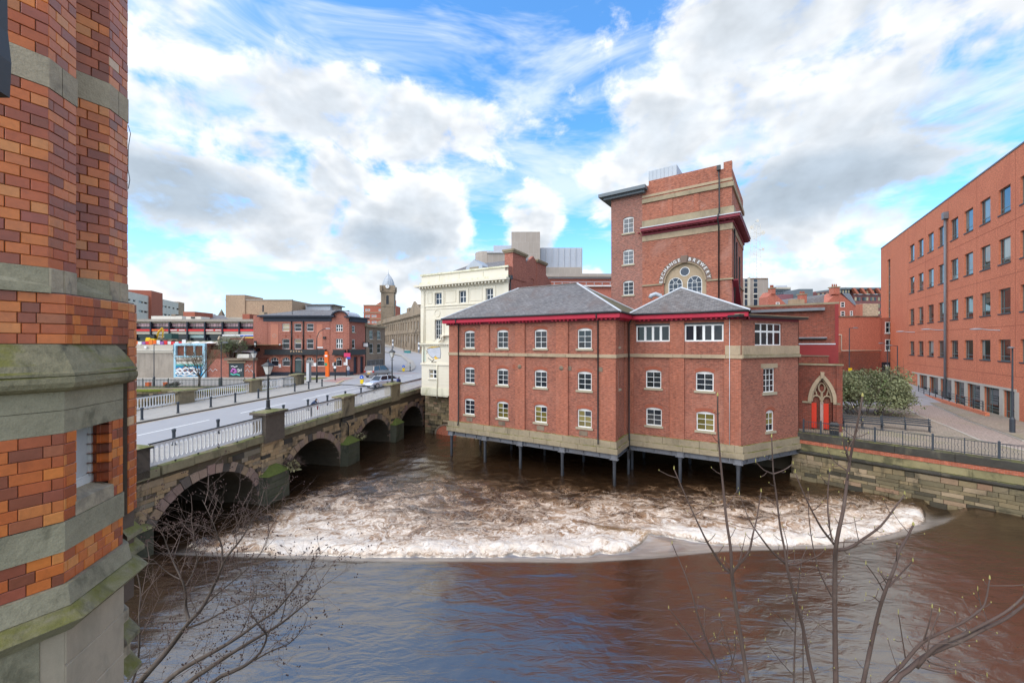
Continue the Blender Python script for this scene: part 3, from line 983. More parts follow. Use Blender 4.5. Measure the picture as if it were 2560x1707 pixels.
def glyph(ch, m, depth=.02):
    k = (ch, m.name)
    if k not in _glyphs:
        cu = bpy.data.curves.new('glyph', 'FONT')
        cu.body = ch
        cu.align_x = 'CENTER'
        cu.extrude = depth
        cu.offset = .012
        ob = bpy.data.objects.new('glyph', cu)
        COL.objects.link(ob)
        dg = bpy.context.evaluated_depsgraph_get()
        me = bpy.data.meshes.new_from_object(ob.evaluated_get(dg))
        bpy.data.objects.remove(ob)
        me.materials.clear()
        me.materials.append(m)
        _glyphs[k] = me
    return _glyphs[k]


def letters_line(text, parent, F, x, z, size, m, adv=.72, name='letter', sx=1.):
    for ch in text:
        if ch != ' ':
            link(name, glyph(ch, m), parent, F @ TR(x, -.01, z) @ Matrix.Rotation(PI / 2, 4, 'X') @ SCL(size * sx, size, size * .6))
        x += size * adv


for text, t0, t1 in (('EXCHANGE', 176, 103), ('BREWERY', 77, 8)):
    for i, ch in enumerate(text):
        t = math.radians(t0 + (t1 - t0) * i / (len(text) - 1))
        link('letter', glyph(ch, m_lett), brew, F_t @ TR(tc_x + 1.90 * math.cos(t), -.075, tc_z + 1.90 * math.sin(t)) @ Matrix.Rotation(PI / 2 - t, 4, 'Y') @ Matrix.Rotation(PI / 2, 4, 'X') @ SCL(.40, .40, .3))


def band(z0, z1, proud, m, name, x0=TU0, x1=TU1):
    MB(F_t).prism([(x0 - (proud if x0 > -3.6 else 0), -proud), (x1 + proud, -proud), (x1 + proud, TN), (x1 - .1, TN), (x1 - .1, .1), (x0, .1)], z0, z1).build(name, m, brew)


band(15.82, 15.95, .10, m_tan_moss, 'string_stone', 2.15)
MB(F_t).box(TU0, -.10, 15.82, -1.75, .05, 15.95).build('string_stone', m_tan_moss, brew)
band(20.12, 20.66, .06, m_tan, 'frieze_stone')
band(20.66, 20.86, .16, m_plum, 'cornice_board')
band(20.98, 21.22, .66, m_plum, 'cornice_board')
band(20.90, 20.975, .52, m_plum, 'cornice_board')
band(21.225, 21.30, .72, m_lead, 'cornice_flashing')
for k in range(19):
    link('dentil', box_mesh(.13, .34, .10, m_crim if k % 1 else m_plum), brew, F_t @ TR(-3.9 + k * .43, -.5, 20.86))
for k in range(22):
    link('dentil', box_mesh(.34, .13, .10, m_plum), brew, F_t @ TR(TU1 + .16, .2 + k * .43, 20.86))
band(21.36, 22.06, .16, m_tan_moss, 'blocking_stone')
band(23.76, 24.14, .14, m_tan_moss, 'band_stone')
band(24.30, 24.52, .05, m_tan, 'band_stone')
for k, (x, w) in enumerate([(-3.0, 5.9), (3.35, .63)]):
    link('parapet_brick', box_mesh(w, .4, .42 + .14 * k, m_tower), brew, F_t @ TR(x, .01, 25.4))
for x in (-1.25, 1.0):
    link('pilaster', box_mesh(.42, .05, 1.6, m_brew_pil), brew, F_t @ TR(x, -.05, 22.12))
pipe(brew, F_t, [(3.0, -.15, 25.7), (3.0, -.15, 24.9), (3.05, -.26, 24.5), (3.05, -.26, 21.6), (3.05, -.85, 21.3), (3.0, -.85, 20.9), (3.0, -.12, 20.5), (3.0, -.12, 12.6)], .06)
link('rainwater_head', box_mesh(.3, .25, .4, m_gutter), brew, F_t @ TR(2.85, -.3, 25.3))
for n, z0, z1 in ((.9, 12, 20.3), (2.6, 10, 19.5), (5.0, 9, 18.6)):
    pipe(brew, F_t, [(TU1 + .12, n, z1), (TU1 + .12, n, z0)], .06)
MB(F_t).box(TU1 + .003, .25, 12.0, TU1 + .02, 4.4, 15.75).build('painted_panel', mat('faded pink paint', (.56, .20, .20), .7, .2, .7), brew)
MB(F_t).add([(TU1 + .01, .2, 15.75), (TU1 + .45, .2, 15.75), (TU1 + .45, 4.6, 12.4), (TU1 + .01, 4.6, 12.4), (TU1 + .01, .2, 15.85), (TU1 + .45, .2, 15.85), (TU1 + .45, 4.6, 12.5), (TU1 + .01, 4.6, 12.5)],
            [(0, 1, 2, 3), (4, 7, 6, 5), (0, 4, 5, 1), (1, 5, 6, 2), (2, 6, 7, 3), (3, 7, 4, 0)]).build('verge', m_plum, brew)
hs = MB(F_t)
hs.box(-3.2, .7, 25.2, -.62, 3.3, 27.05)
vent = hs.build('roof_housing', m_zinc, brew)
for k in range(8):
    link('seam', box_mesh(.03, .03, 1.6, m_zinc), vent, F_t @ TR(-3.2 + k * .36, .675, 25.4))
# stair tower
SW = [(-5.5, -4.45, 21.2, 22.8, .13), (-5.5, -4.45, 18.12, 19.6, .13), (-5.5, -4.45, 15.12, 16.55, .13)]
MB(F_t).wall(-6.72, TU0, 10.5, 24.9, SW, .16).build('stair_tower_wall', m_stair, brew)
MB(F_t @ TR(-6.72, 0, 0) @ RZ(-PI / 2)).wall(-7, 0, 10.5, 24.9).build('stair_tower_wall', m_stair, brew)
MB(F_t).box(-6.7, .2, 10.5, TU0, 7, 24.8).build('stair_tower_core', m_stair, brew)
for a, b, c, d, r in SW:
    window(brew, F_t, a, b, c, d, rise=r)
    arch_ring(brew, F_t, (a + b) / 2, d - r, .52, r, .22, m=m_stair, name='brick_arch', proud=.02)
MB(F_t).prism([(-7.75, -.85), (-3.1, -.85), (-3.1, 7.2), (-7.75, 7.2)], 24.98, 25.30).build('overhanging_roof', m_flatroof, brew)
MB(F_t).prism([(-7.35, -.5), (-3.3, -.5), (-3.3, 7.0), (-7.35, 7.0)], 24.74, 24.975).build('roof_soffit', m_flatroof, brew)
# rear range seen over the valley
MB(TR(-7.5, 12.5, 0)).prism([(0, 0), (6.8, 0), (6.8, 8), (0, 8)], 8, 13.2).build('rear_wall', m_dkbrick, brew)
MB().add([(-8, 12.2, 13.2), (-.2, 12.2, 13.2), (-.2, 20.5, 13.2), (-8, 20.5, 13.2), (-4, 15.8, 15.9), (-1.0, 15.8, 15.9)], [(0, 1, 5, 4), (1, 2, 5), (2, 3, 4, 5), (3, 0, 4)]).build('roof', m_slate, brew)
# ---- annex behind, part sooty, part painted red
ann = thing('annex_building', 'sooty brick annex with red painted end wall behind the canted brewery wall', 'building', BM)
AF = TR(0, 14.5, 0)
MB(AF).wall(7.6, 14.67, 3.5, 13.70).build('wall', m_dkbrick, ann)
MB(AF @ TR(14.67, 0, 0) @ RZ(PI / 2)).wall(0, 6, 3.5, 13.72).build('wall', m_redpaint_wall, ann)
MB(AF).box(7.6, .1, 3.5, 14.66, 6, 13.6).build('core', m_dkbrick, ann)
MB(AF).box(11.7, -.03, 3.5, 14.69, 0, 10.25).build('painted_render', m_redpaint_wall, ann)
MB(AF).box(14.46, -.035, 10.25, 14.70, 0, 13.7).build('painted_render', m_redpaint_wall, ann)
MB(AF).box(11.7, -.06, 10.26, 14.5, .0, 10.36).build('lead_flashing', m_lead, ann)
MB(AF).box(11.6, -.25, 10.72, 13.9, .0, 10.84).build('ledge_roof', m_gutter, ann)
MB(AF).box(11.6, -.28, 10.845, 13.9, -.1, 10.88).build('lead_flashing', m_lead, ann)
MB(AF).box(7.6, -.35, 13.18, 13.75, .02, 13.42).build('gutter', m_steel, ann)
MB(AF).box(7.6, -.02, 13.705, 14.75, .4, 13.86).build('coping', m_tan_moss, ann)
MB(AF).box(11.7, -.6, 8.55, 13.95, -.04, 9.25).build('low_wall', m_dkbrick, ann)
MB(AF).box(11.7, -.65, 9.255, 14.0, -.04, 9.33).build('coping', m_soot, ann)

# ---- pointed gateway in a brick screen wall
gate = thing('gateway_wall', 'brick screen wall with pointed stone arch and two vermilion boards', 'gateway', BM @ TR(0, 11, 0))
ARC, GS, GW, GT = 13.18, 5.72, .92, 8.05      # centre, springing, half width outer, apex


def pointed(hw, top, n=8):
    """two-centred arch outline from right springing over the apex to the left"""
    h = top - GS
    R = (h * h + hw * hw) / (2 * hw)
    cx = R - hw
    th = math.asin(min(1, h / R))
    right = [(-cx + R * math.cos(th * k / n), R * math.sin(th * k / n)) for k in range(n + 1)]
    return right + [(-x, z) for x, z in right[-2::-1]]


inn = pointed(.68, 7.62)
out_ = pointed(.92, 7.98)
wl = MB()
xl, xr, zb0, zt0 = 11.4 - ARC, 14.42 - ARC, 3.5 - GS, 8.62 - GS
left = [(-.68, zb0)] + [p for p in inn[::-1] if p[0] <= 1e-6]
for (xa, za_), (xb, zb_) in zip(left[:-1], left[1:]):
    wl.add([(xl, 0, za_), (xa, 0, za_), (xb, 0, zb_), (xl, 0, zb_)], [(0, 1, 2, 3)])
    wl.add([(-xa, 0, za_), (xr, 0, za_), (xr, 0, zb_), (-xb, 0, zb_)], [(0, 1, 2, 3)])
    for sg in (1, -1):
        wl.add([(sg * xa, 0, za_), (sg * xb, 0, zb_), (sg * xb, .45, zb_), (sg * xa, .45, za_)], [(0, 1, 2, 3)])
wl.add([(xl, 0, left[-1][1]), (xr, 0, left[-1][1]), (xr, 0, zt0), (xl, 0, zt0)], [(0, 1, 2, 3)])
wl.box(xl, .451, zb0, xr, .6, zt0).box(xr - .01, .004, zb0, xr, .45, zt0).box(xl, .004, zb0, xl + .01, .45, zt0)
wl.build('wall', m_dkbrick, gate, TR(ARC, 0, GS))
nv = len(inn)
for k in range(0, nv - 1, 2):
    mb = MB()
    for i in (k, k + 1):
        if i + 1 < nv:
            mb.slab([inn[i], out_[i], out_[i + 1], inn[i + 1]], -.10, .2)
    mb.build('voussoir', m_tan, gate, TR(ARC, 0, GS))
MB().slab([(-.09, 7.6 - GS), (.09, 7.6 - GS), (.13, 8.1 - GS), (-.13, 8.1 - GS)], -.16, .1).build('keystone', m_tan, gate, TR(ARC, 0, GS))
MB().box(11.4, -.12, 8.625, 14.5, .55, 8.74).build('coping', m_tan_moss, gate)
MB().box(11.6, -.06, 3.5, 11.95, 0, 8.6).build('buttress', m_dkbrick, gate)
MB().box(14.05, -.10, 3.5, 14.42, 0, 8.6).build('buttress', m_dkbrick, gate)
MB().box(11.9, -.10, 5.60, 12.5, -.0, 5.74).build('impost', m_tan_moss, gate)
MB().box(13.86, -.10, 5.60, 14.3, -.0, 5.74).build('impost', m_tan_moss, gate)
# tracery
mb = MB(TR(ARC, .22, GS))
ring_pts = lambda cx, cz, rx, rz, a0, a1, n=12: [(cx + rx * math.cos(math.radians(a0 + (a1 - a0) * k / n)), 0, cz + rz * math.sin(math.radians(a0 + (a1 - a0) * k / n))) for k in range(n + 1)]
mb.tube(ring_pts(0, 1.12, .20, .36, 0, 360, 16), .055, 6)
for sx in (-1, 1):
    mb.tube(ring_pts(.34 * sx, .14, .27, .34, 0, 180), .065, 6)
    mb.tube([(.30 * sx, 0, .52), (.42 * sx, 0, .95), (.30 * sx, 0, 1.3)], .05, 6)
mb.tube([(0, 0, -.15), (0, 0, .75)], .09, 6)
mb.tube([(p[0] * .93, 0, p[1] * .97) for p in inn], .075, 6)
mb.build('tracery', m_tan, gate)
MB().box(ARC - .10, .16, 3.5, ARC + .10, .36, GS).build('mullion', mat('limewashed brick', (.42, .30, .26), .9, .35, 3), gate)
MB().box(ARC - .66, .40, 3.5, ARC + .66, .44, 7.55).build('inner_dark_wall', m_dkbrick, gate)
for x in (-.66, .10):
    MB().box(ARC + x, .10, 3.62, ARC + x + .32, .15, 5.62).build('board', m_reddoor, gate)

# ------------------------------------------------------------------ brick office block on the right bank
RM = TR(44.8, 35.4, 0) @ RZ(-GRID)
off = thing('office_building', 'five storey orange brick office block with square recessed windows', 'building', RM)
F_o = RZ(-PI / 2)                       # x runs towards the viewer (-n), y into the wall
OC = [1.07 + .78 + 3.58 * k for k in range(-1, 8)]      # window centres along n
OR = [(22.45, 24.85), (17.80, 20.15), (13.15, 15.45), (8.72, 10.72)]
oh = []
for c in OC:
    for a, b in OR:
        oh.append((-c - 1.03, -c + 1.03, a, b))
slot = (-39.4, -37.6, 5.2, 24.8)
GF0, GF1 = 3.25, 6.05
gfp = [-.2, 2.37, 6.06, 9.67, 12.94, 16.88, 20.57, 24.2]       # pier centres
gh = [(-gfp[i + 1] + .33, -gfp[i] - .33, GF0, GF1) for i in range(len(gfp) - 1)]
MB(F_o).wall(-43.4, 9.5, 2.4, 27.6, oh + [slot] + gh, .28).build('wall', m_office, off)
MB().box(.29, -9.5, 2.4, 14, 43.4, 27.5).build('core', m_soot, off)
MB(TR(0, 43.4, 0)).wall(0, 14, 3, 27.6).build('wall', m_office, off, RZ(PI) @ TR(-14, -86.8, 0))
MB().box(-.05, -9.5, 27.605, .5, 43.45, 27.75).build('parapet_coping', m_flatroof, off)
OG = [[m_glass_off]] * 4 + [[m_glass_blind, m_glass_off], [m_glass_off, m_glass_off, m_glass_off, m_glass_blind], [m_glass_off, m_glass_blind, m_glass_off, m_glass_off]]
for c in OC:
    for a, b in OR:
        window(off, F_o, -c - 1.03, -c + 1.03, a, b, rec=.16, fr=.06, bar=.06, cols=[0, .22, 1], rows=[0, .20, 1], fm=m_offframe, gms=random.choice(OG), sillm=m_fence, sill_h=.10, sill_x=.06, sill_p=.06)
for i, (a, b, c, d) in enumerate(gh):
    window(off, F_o, a, b, c, d, rec=.2, fr=.06, bar=.06, cols=[0, .35, 1], rows=[0, .3, 1], fm=m_offframe, gm=m_glass_off, sill=False, dep=.05)
for c in gfp:
    link('stone_pier', box_mesh(.70, .08, 2.80, m_conc_pale), off, F_o @ TR(-c - .35, -.02, GF0 + .0))
link('stone_lintel', box_mesh(27.0, .10, .22, m_conc_pale), off, F_o @ TR(-26.8, -.04, 6.052))
link('stone_base', box_mesh(27.0, .16, .16, m_conc_pale), off, F_o @ TR(-26.8, -.08, 3.085))
# slot glazing
window(off, F_o, *slot, rec=.2, fr=.08, bar=.12, nx=1, nz=14, fm=m_offframe, gm=m_glass_off, sill=False)
# movement joints: fine dark recess lines in the brickwork
for z in (7.4, 11.93, 16.62, 21.38):
    link('movement_joint', box_mesh(38.5, .012, .035, m_rub), off, F_o @ TR(-29.0, -.006, z))
for n in (.05, 7.15, 14.3, 21.6, 28.6):
    link('movement_joint', box_mesh(.03, .012, 20, m_rub), off, F_o @ TR(-n, -.006, 7.4))
pipe(off, F_o, [(-14.4, -.22, 25.6), (-14.4, -.22, 3.3)], .13, m_steel)
link('rainwater_head', box_mesh(.7, .42, .8, m_steel), off, F_o @ TR(-14.75, -.44, 25.3))
for c in (25.7, 15.6, 2.6):
    mb = MB().tube([(0, 0, 0), (0, -.7, .05), (0, -1.1, .12)], .05, 6)
    mb.lathe([(.05, -.06), (.16, -.02), (.17, .04), (.06, .10)], 10, (0, -1.5, .12), sy=3.0)
    mb.build('wall_lamp', m_zinc, off, F_o @ TR(-c, 0, 12.0 if c > 3 else 11.6))

# ------------------------------------------------------------------ river wall, terrace, path
W0, W1 = Vector((21.98, 30.5)), Vector((29.2, 22.7))
wd = (W1 - W0).normalized()
WANG = math.atan2(wd.y, wd.x)
F_w = TR(W0.x, W0.y, 0) @ RZ(WANG)         # x along the wall to the right, y into the bank
WL = 16.0
TZ = 3.5
rw = thing('river_wall', 'mossy sandstone river wall with a brick course below the terrace railing', 'wall', F_w)
MB().box(-.5, .12, -1.5, WL + 3, .9, 3.2).build('wall_core', m_bridge_back, rw)
random.seed(5)
zc = -.9
crs = []
while zc < 1.9:
    h = random.choice((.22, .27, .31, .35))
    crs.append((zc, min(h, 2.02 - zc)))
    zc += h
for z, h in crs:
    x = -.3 + random.uniform(-.4, 0)
    while x < WL:
        w = random.choice((.45, .6, .75, .95, 1.15))
        d = random.uniform(0, .045)
        link('stone', box_mesh(w - .016, round(.13 + d, 2), round(h - .016, 3), m_quay, .014), rw, TR(x, -d, z))
        x += w
x = -.1
while x < WL:                                # ledge and upper large blocks
    w = random.uniform(1.3, 2.0)
    link('ledge_stone', box_mesh(round(w - .02, 1), .34, .20, m_quay_dark, .02), rw, TR(x, -.12, 2.03))
    link('wall_block', box_mesh(round(w - .02, 1), .16, .50, m_quay_top, .015), rw, TR(x, -.0, 2.24))
    x += round(w, 1)
link('brick_course', box_mesh(WL + 1, .16, .26, m_brickcourse), rw, TR(-.3, -.04, 2.745))
x = -.2
while x < WL:
    w = random.uniform(2.2, 3.2)
    link('coping_stone', box_mesh(round(w - .02, 1), .62, .52 if x > .8 else .56, m_quay_dark, .03), rw, TR(x, -.08, 3.01))
    x += round(w, 1)
# ground of the terrace behind the wall
n_w = Vector((-wd.y, wd.x))
g0, g1 = W0 + n_w * .5 - wd * 4, W0 + wd * 30 + n_w * .5
ter = MB().prism([(g0.x, g0.y), (g1.x, g1.y), (60, 10), (75, 40), (72, 72), (40, 66), (18, 44)], 2.0, TZ).build('terrace', m_setts)
ter['kind'] = 'structure'
# pinkish path between the kerbs, running along the office to the car park
kp = [on_z(2560, 1103, TZ), on_z(2423.6, 1053, TZ), on_z(2333.9, 1013, TZ), on_z(2290, 993, TZ)]
kq = [on_z(2600, 1135, TZ), on_z(2447.8, 1100, TZ), on_z(2375, 1068, TZ), on_z(2298.7, 1038.7, TZ), on_z(2270, 1022, TZ)]
pv = [(p.x, p.y) for p in kp]
qv = [(p.x, p.y) for p in kq]
pathm = MB().prism(qv[::1] + pv[::-1] if False else [*qv, *pv[::-1]][::-1], TZ - .1, TZ + .006).build('path', m_setts_pink)
pathm['kind'] = 'structure'
for pts, nm in ((kp, 'kerb'), (kq, 'kerb')):
    for i in range(len(pts) - 1):
        a, b = pts[i], pts[i + 1]
        v = (b - a)
        n = max(1, int(v.length / 1.0))
        an = math.atan2(v.y, v.x)
        o = MB().box(0, -.07, 0, v.length, .07, .10 if pts is kp else .03).build('kerb', m_kerb, None, TR(a.x, a.y, TZ) @ RZ(an))
        o['kind'] = 'structure'
# upper pavement at the office wall
up = MB().prism([(p[0], p[1]) for p in pv][::-1] + [tuple((RM @ Vector((0, n, 0))).to_2d()) for n in (28, -8)][::-1] if False else
                [pv[0], *[tuple((RM @ Vector((-.02, n, 0))).to_2d()) for n in (-9, 26)], pv[-1], pv[-2], pv[-3] if len(pv) > 3 else pv[-2]][:6], TZ - .1, TZ + .1)
up = up.build('pavement', m_setts)
up['kind'] = 'structure'

# railing on the river wall
rf = thing('terrace_railing', 'dark iron terrace railing with bent bars on top of the river wall', 'railing', F_w @ TR(0, .28, 3.53))
bar_s = MB().tube([(0, 0, .10), (0, 0, .98)], .011, 5).mesh('bar', m_fence)
bar_b = MB().tube([(0, 0, .10), (0, 0, .34), (.03, 0, .42), (-.03, 0, .52), (.0, 0, .60), (0, 0, .88)], .011, 5).mesh('bar', m_fence)
post_me = MB().box(-.055, -.055, 0, .055, .055, 1.0).add([(-.07, -.07, 1.0), (.07, -.07, 1.0), (.07, .07, 1.0), (-.07, .07, 1.0), (0, 0, 1.06)], [(0, 1, 4), (1, 2, 4), (2, 3, 4), (3, 0, 4), (3, 2, 1, 0)]).mesh('post', m_fence)
px_ = [.25, 1.3, 4.3, 7.05, 9.75, 12.5, 15.3]
for i, x in enumerate(px_):
    link('post', post_me, rf, TR(x, 0, 0))
for i in range(len(px_) - 1):
    a, b = px_[i], px_[i + 1]
    for z in (.10, .86):
        link('rail', box_mesh(round(b - a, 2), .03, .035, m_fence), rf, TR(a, -.015, z))
    n = int((b - a) / .135)
    mid = (a + b) / 2
    for k in range(1, n):
        x = a + (b - a) * k / n
        link('bar', bar_b if (k % 3) else bar_s, rf, TR(x, 0, 0 if k % 3 else -.08))
    if b - a > 2:
        MB().tube([(a + .1, 0, .90), (mid, 0, .99), (b - .1, 0, .90)], .014, 5).build('top_bow', m_fence, rf)
        link('post', MB().box(-.025, -.025, 0, .025, .025, 1.0).mesh('post', m_fence), rf, TR(mid, 0, 0))

# litter bin by the gateway
bp = on_z(2085, 1088, TZ)
bn = thing('litter_bin', 'black square litter bin beside the terrace railing', 'bin', TR(bp.x, bp.y, TZ) @ RZ(-.6))
MB().prism([(-.26, -.26), (.26, -.26), (.26, .26), (-.26, .26)], 0, .80).build('body', m_black, bn)
MB().add([(-.31, -.31, .82), (.31, -.31, .82), (.31, .31, .82), (-.31, .31, .82), (-.2, -.2, .98), (.2, -.2, .98), (.2, .2, .98), (-.2, .2, .98)],
         [(0, 1, 5, 4), (1, 2, 6, 5), (2, 3, 7, 6), (3, 0, 4, 7), (4, 5, 6, 7), (3, 2, 1, 0)]).build('lid', m_black, bn)
for z in (.42, .62):
    MB().box(-.265, -.268, z, .265, -.262, z + .02).build('gilt_line', m_gold, bn)
# benches
for i, (bx, by, sc_) in enumerate([(2158, 1073, 2.6), (2265, 1076, 2.9)]):
    p = on_z(bx, by, TZ)
    b_ = thing('park_bench', ['dark blue slatted park bench nearest the gateway wall', 'dark blue slatted park bench at the foot of the bush beside the path'][i], 'bench', TR(p.x, p.y, TZ) @ RZ(-GRID - .12 * i), 'park benches on the terrace')
    for k in range(4):
        link('seat_slat', box_mesh(sc_, .09, .04, m_fence), b_, TR(-sc_ / 2, .05 + .115 * k, .44))
    for k in range(3):
        link('back_slat', box_mesh(sc_, .035, .09, m_fence), b_, TR(-sc_ / 2, .55 + .03 * k, .56 + .14 * k))
    for x in (-sc_ / 2 + .12, 0, sc_ / 2 - .12):
        mb = MB().box(x - .03, .04, 0, x + .03, .10, .44).box(x - .03, .48, 0, x + .03, .54, .46).box(x - .03, .02, .40, x + .03, .56, .44)
        mb.tube([(x, .52, .44), (x, .60, .72), (x, .66, 1.0)], .03, 6)
        mb.tube([(x, .06, .44), (x, .06, .66), (x, .55, .70)], .025, 6)
        mb.build('leg_frame', m_fence, b_)


# lamps of the terrace
def post_lamp(p, h, label, arm=(.8, 0), grp='modern lamp posts', thick=.06, wide=True, heads=1):
    t = thing('lamp_post', label, 'lamp post', TR(*p), grp)
    MB().lathe([(thick * 2.6, 0), (thick * 2.6, 1.1), (thick * 1.2, 1.25), (thick, 1.3), (thick * .8, h)], 10).build('post', m_fence, t, smooth=False)
    a = Vector((arm[0], arm[1], 0))
    MB().tube([(0, 0, h - .05), (a.x * .5, a.y * .5, h + .02), (a.x, a.y, h + .02)], thick * .6, 6).build('arm', m_fence, t)
    MB().lathe([(.05, -.06), (.17, -.03), (.17, .03), (.08, .09)], 10, (0, 0, 0), sx=2.4).build('lamp_head', m_steel, t, TR(a.x, a.y, h + .02) @ RZ(math.atan2(a.y, a.x)))
    return t


p = on_z(2531, 1083.6, TZ)
post_lamp((p.x, p.y, TZ), 6.5, 'grey lamp post with thick base in front of the office ground floor', (-.35, -.2))
post_lamp((*(RM @ Vector((-3.2, 24.5, 0))).to_2d(), TZ), 6.9, 'thin lamp post rising behind the bush against the office wall', (-1.0, -.1))
p = on_z(2123, 925, 5.2)
post_lamp((44.5, 52.5, 3.4), 9.0, 'tall lamp post with a yellow notice in the car park', (.9, .1))
link('notice', box_mesh(.45, .04, .55, m_yellow), None, TR(44.28, 52.35, 6.6))
tag(bpy.data.objects['notice'], 'small yellow notice fixed to the car park lamp post', 'sign')
post_lamp((48.9, 50.5, 3.5), 6.6, 'brown lamp post beside the office corner in the car park', (-1.0, 0))

# ramp with handrail along the office
rp = thing('ramp_railing', 'dark blue handrail on a low brick kerb along the office ground floor', 'railing', RM)
MB().box(-1.45, 1.2, TZ + .1, -1.15, 19.5, TZ + .42).build('brick_kerb', m_office, rp)
k = 0
n = 2.0
while n < 19.4:
    link('post', box_mesh(.06, .06, .95, m_fence), rp, TR(-1.33, n, TZ + .42))
    n += 1.9
for z in (.45, .70, .94):
    link('rail', box_mesh(.05, 17.4, .05, m_fence), rp, TR(-1.32, 1.9, TZ + .40 + z))
# car park beyond, behind the bush: asphalt rising to the brick wall
cpk = MB().prism([(24, 44.2), (50, 44), (66.5, 71.8), (62, 74), (26, 74)], 2.5, 0, ztop=[3.47, 3.49, 5.4, 5.5, 5.5]).build('car_park', m_asphalt)
cpk['kind'] = 'structure'
bw_ = thing('brick_store', 'large plain brick store with cream pipe beyond the car park', 'building', TR(0, 68, 0))
MB().box(52, 0, 4.5, 63, 12, 14.9).build('wall', mat('store brick', (.4, .15, .1), brick=(.235, .075, .008, (.46, .155, .10), (.37, .12, .08), (.42, .2, .15)), var=.12, scale=.4, **BRK), bw_)
MB().box(51.5, -.6, 4.5, 62.4, -.05, 8.9).build('low_wall', m_dkbrick, bw_)
MB().box(51.9, -.1, 14.905, 63.1, 12, 15.1).build('coping', m_soot, bw_)
pipe(bw_, ID, [(52.6, -.1, 11.9), (56.2, -.1, 11.9), (56.2, -.1, 9.2), (63, -.1, 9.2)], .09, m_cream)
link('hatch', box_mesh(3.0, .1, 2.6, m_soot), bw_, TR(52.7, -.08, 8.9))
nb = thing('brick_flats', 'narrow brick flats with white windows and dark door by the office corner', 'building', TR(63.02, 68.2, 0))
MB().box(0, 0, 4.5, 10, 10, 14.8).build('wall', m_housebrick, nb)
for z in (12.2, 9.2):
    window(nb, ID, .9, 2.3, z, z + 1.9, 2, 2, rec=-.05, fr=.12, bar=.10, sillm=m_white, name='window')
link('door', box_mesh(1.7, .1, 2.6, m_navy), nb, TR(.3, -.08, 4.6))
link('door_notice', box_mesh(.5, .04, .55, m_signwhite), nb, TR(.9, -.1, 6.2))
# bicycle shelter hoops
sh = thing('cycle_shelter', 'curved black cycle shelter hoops beside the car park', 'shelter', TR(41.0, 45.0, 3.45) @ RZ(-.45))
for y in (0, .9):
    MB().tube([(-2.1, y, 0), (-2.1, y, .9), (-1.75, y, 1.65), (-1.0, y, 2.2), (0, y, 2.38), (1.0, y, 2.2), (1.75, y, 1.65), (2.1, y, .9), (2.1, y, 0)], .06, 6).build('hoop', m_black, sh)
mb = MB()
arcp = [(-1.75, 1.68), (-1.4, 1.98), (-1.0, 2.23), (-.5, 2.37), (0, 2.42), (.5, 2.37), (1.0, 2.23), (1.4, 1.98), (1.75, 1.68)]
for (xa, za), (xb, zb) in zip(arcp[:-1], arcp[1:]):
    mb.slab([(xa, za), (xb, zb), (xb, zb + .05), (xa, za + .05)], 0, .9)
mb.build('roof', m_navy, sh)
# cycle stands and dark wall at the office corner
for k in range(5):
    st = thing('cycle_stand', 'black steel post before the office corner, %s from the cycle shelter' % 'first second third fourth last'.split()[k], 'bollard', TR(44.6 + k * .95, 46.2 + k * .55, 3.48), 'black posts before the office corner')
    MB().lathe([(.06, 0), (.06, 1.15), (.04, 1.2)], 8).build('post', m_black, st)

# ------------------------------------------------------------------ stone bridge
BA = math.radians(11.75)
BRM = TR(-17.5, 19.2, 0) @ RZ(-BA)        # x out over the river towards the viewer, y along the bridge
bridge = thing('stone_bridge', 'four arched sandstone road bridge with white iron railings over the river', 'bridge', BRM)
F_b = RZ(PI / 2)                          # facing +x: wall x = along the bridge, wall y into the bridge
dz = lambda n: .0195 * n                  # the deck climbs gently to the far bank
ARCH = [(-.1, 6.42), (8.35, 14.75), (16.65, 23.1), (25.0, 31.3)]
SPR, CRN = .15, 3.0
BW = 18.0
bh = [(a, b, -1.5, CRN, CRN - SPR) for a, b in ARCH]
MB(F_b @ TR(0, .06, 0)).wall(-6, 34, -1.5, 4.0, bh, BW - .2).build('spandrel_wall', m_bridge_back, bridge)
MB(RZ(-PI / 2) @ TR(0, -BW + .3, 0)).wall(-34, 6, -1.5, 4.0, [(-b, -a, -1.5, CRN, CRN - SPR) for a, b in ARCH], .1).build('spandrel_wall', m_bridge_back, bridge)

MB(F_b).slab([(-6, 3.9), (34, 3.9), (34, 4.2 + dz(34)), (-6, 4.2 + dz(-6))], .055, .5).build('spandrel_wall', m_bridge_back, bridge)


# arch ring stones
RT = .50
for ai, (a, b) in enumerate(ARCH):
    c, hw, hh = (a + b) / 2, (b - a) / 2, CRN - SPR
    N = 23
    for k in range(N):
        t0, t1 = PI * (k + .04) / N, PI * (k + .96) / N
        rt = RT + .05 * ((k * 7 + ai) % 3 - 1)
        pts = []
        for t, e in ((t0, 0), (t0, rt), (t1, rt), (t1, 0)):
            ex, ez = hw * math.cos(t), hh * math.sin(t)
            nx_, nz_ = math.cos(t) / hw, math.sin(t) / hh
            l = math.hypot(nx_, nz_)
            pts.append((c + ex + nx_ / l * e, SPR + ez + nz_ / l * e))
        pr = .02 + .012 * ((k * 5 + ai) % 3)
        MB(F_b).slab(pts, -pr, .3).build('voussoir', m_vous, bridge)
# coursed facing stones
random.seed(21)
courses = []
z = .1
while z < 3.62:
    h = random.choice((.2, .24, .28, .33))
    courses.append((z, h))
    z += h
PIERS = [(6.42, 8.35), (14.75, 16.65), (23.1, 25.0)]


def in_ring(n, z):
    for a, b in ARCH:
        c, hw, hh = (a + b) / 2, (b - a) / 2 + RT * .92, CRN - SPR + RT * .92
        if ((n - c) / hw) ** 2 + (max(0, z - SPR) / hh) ** 2 < 1:
            return True
    return False


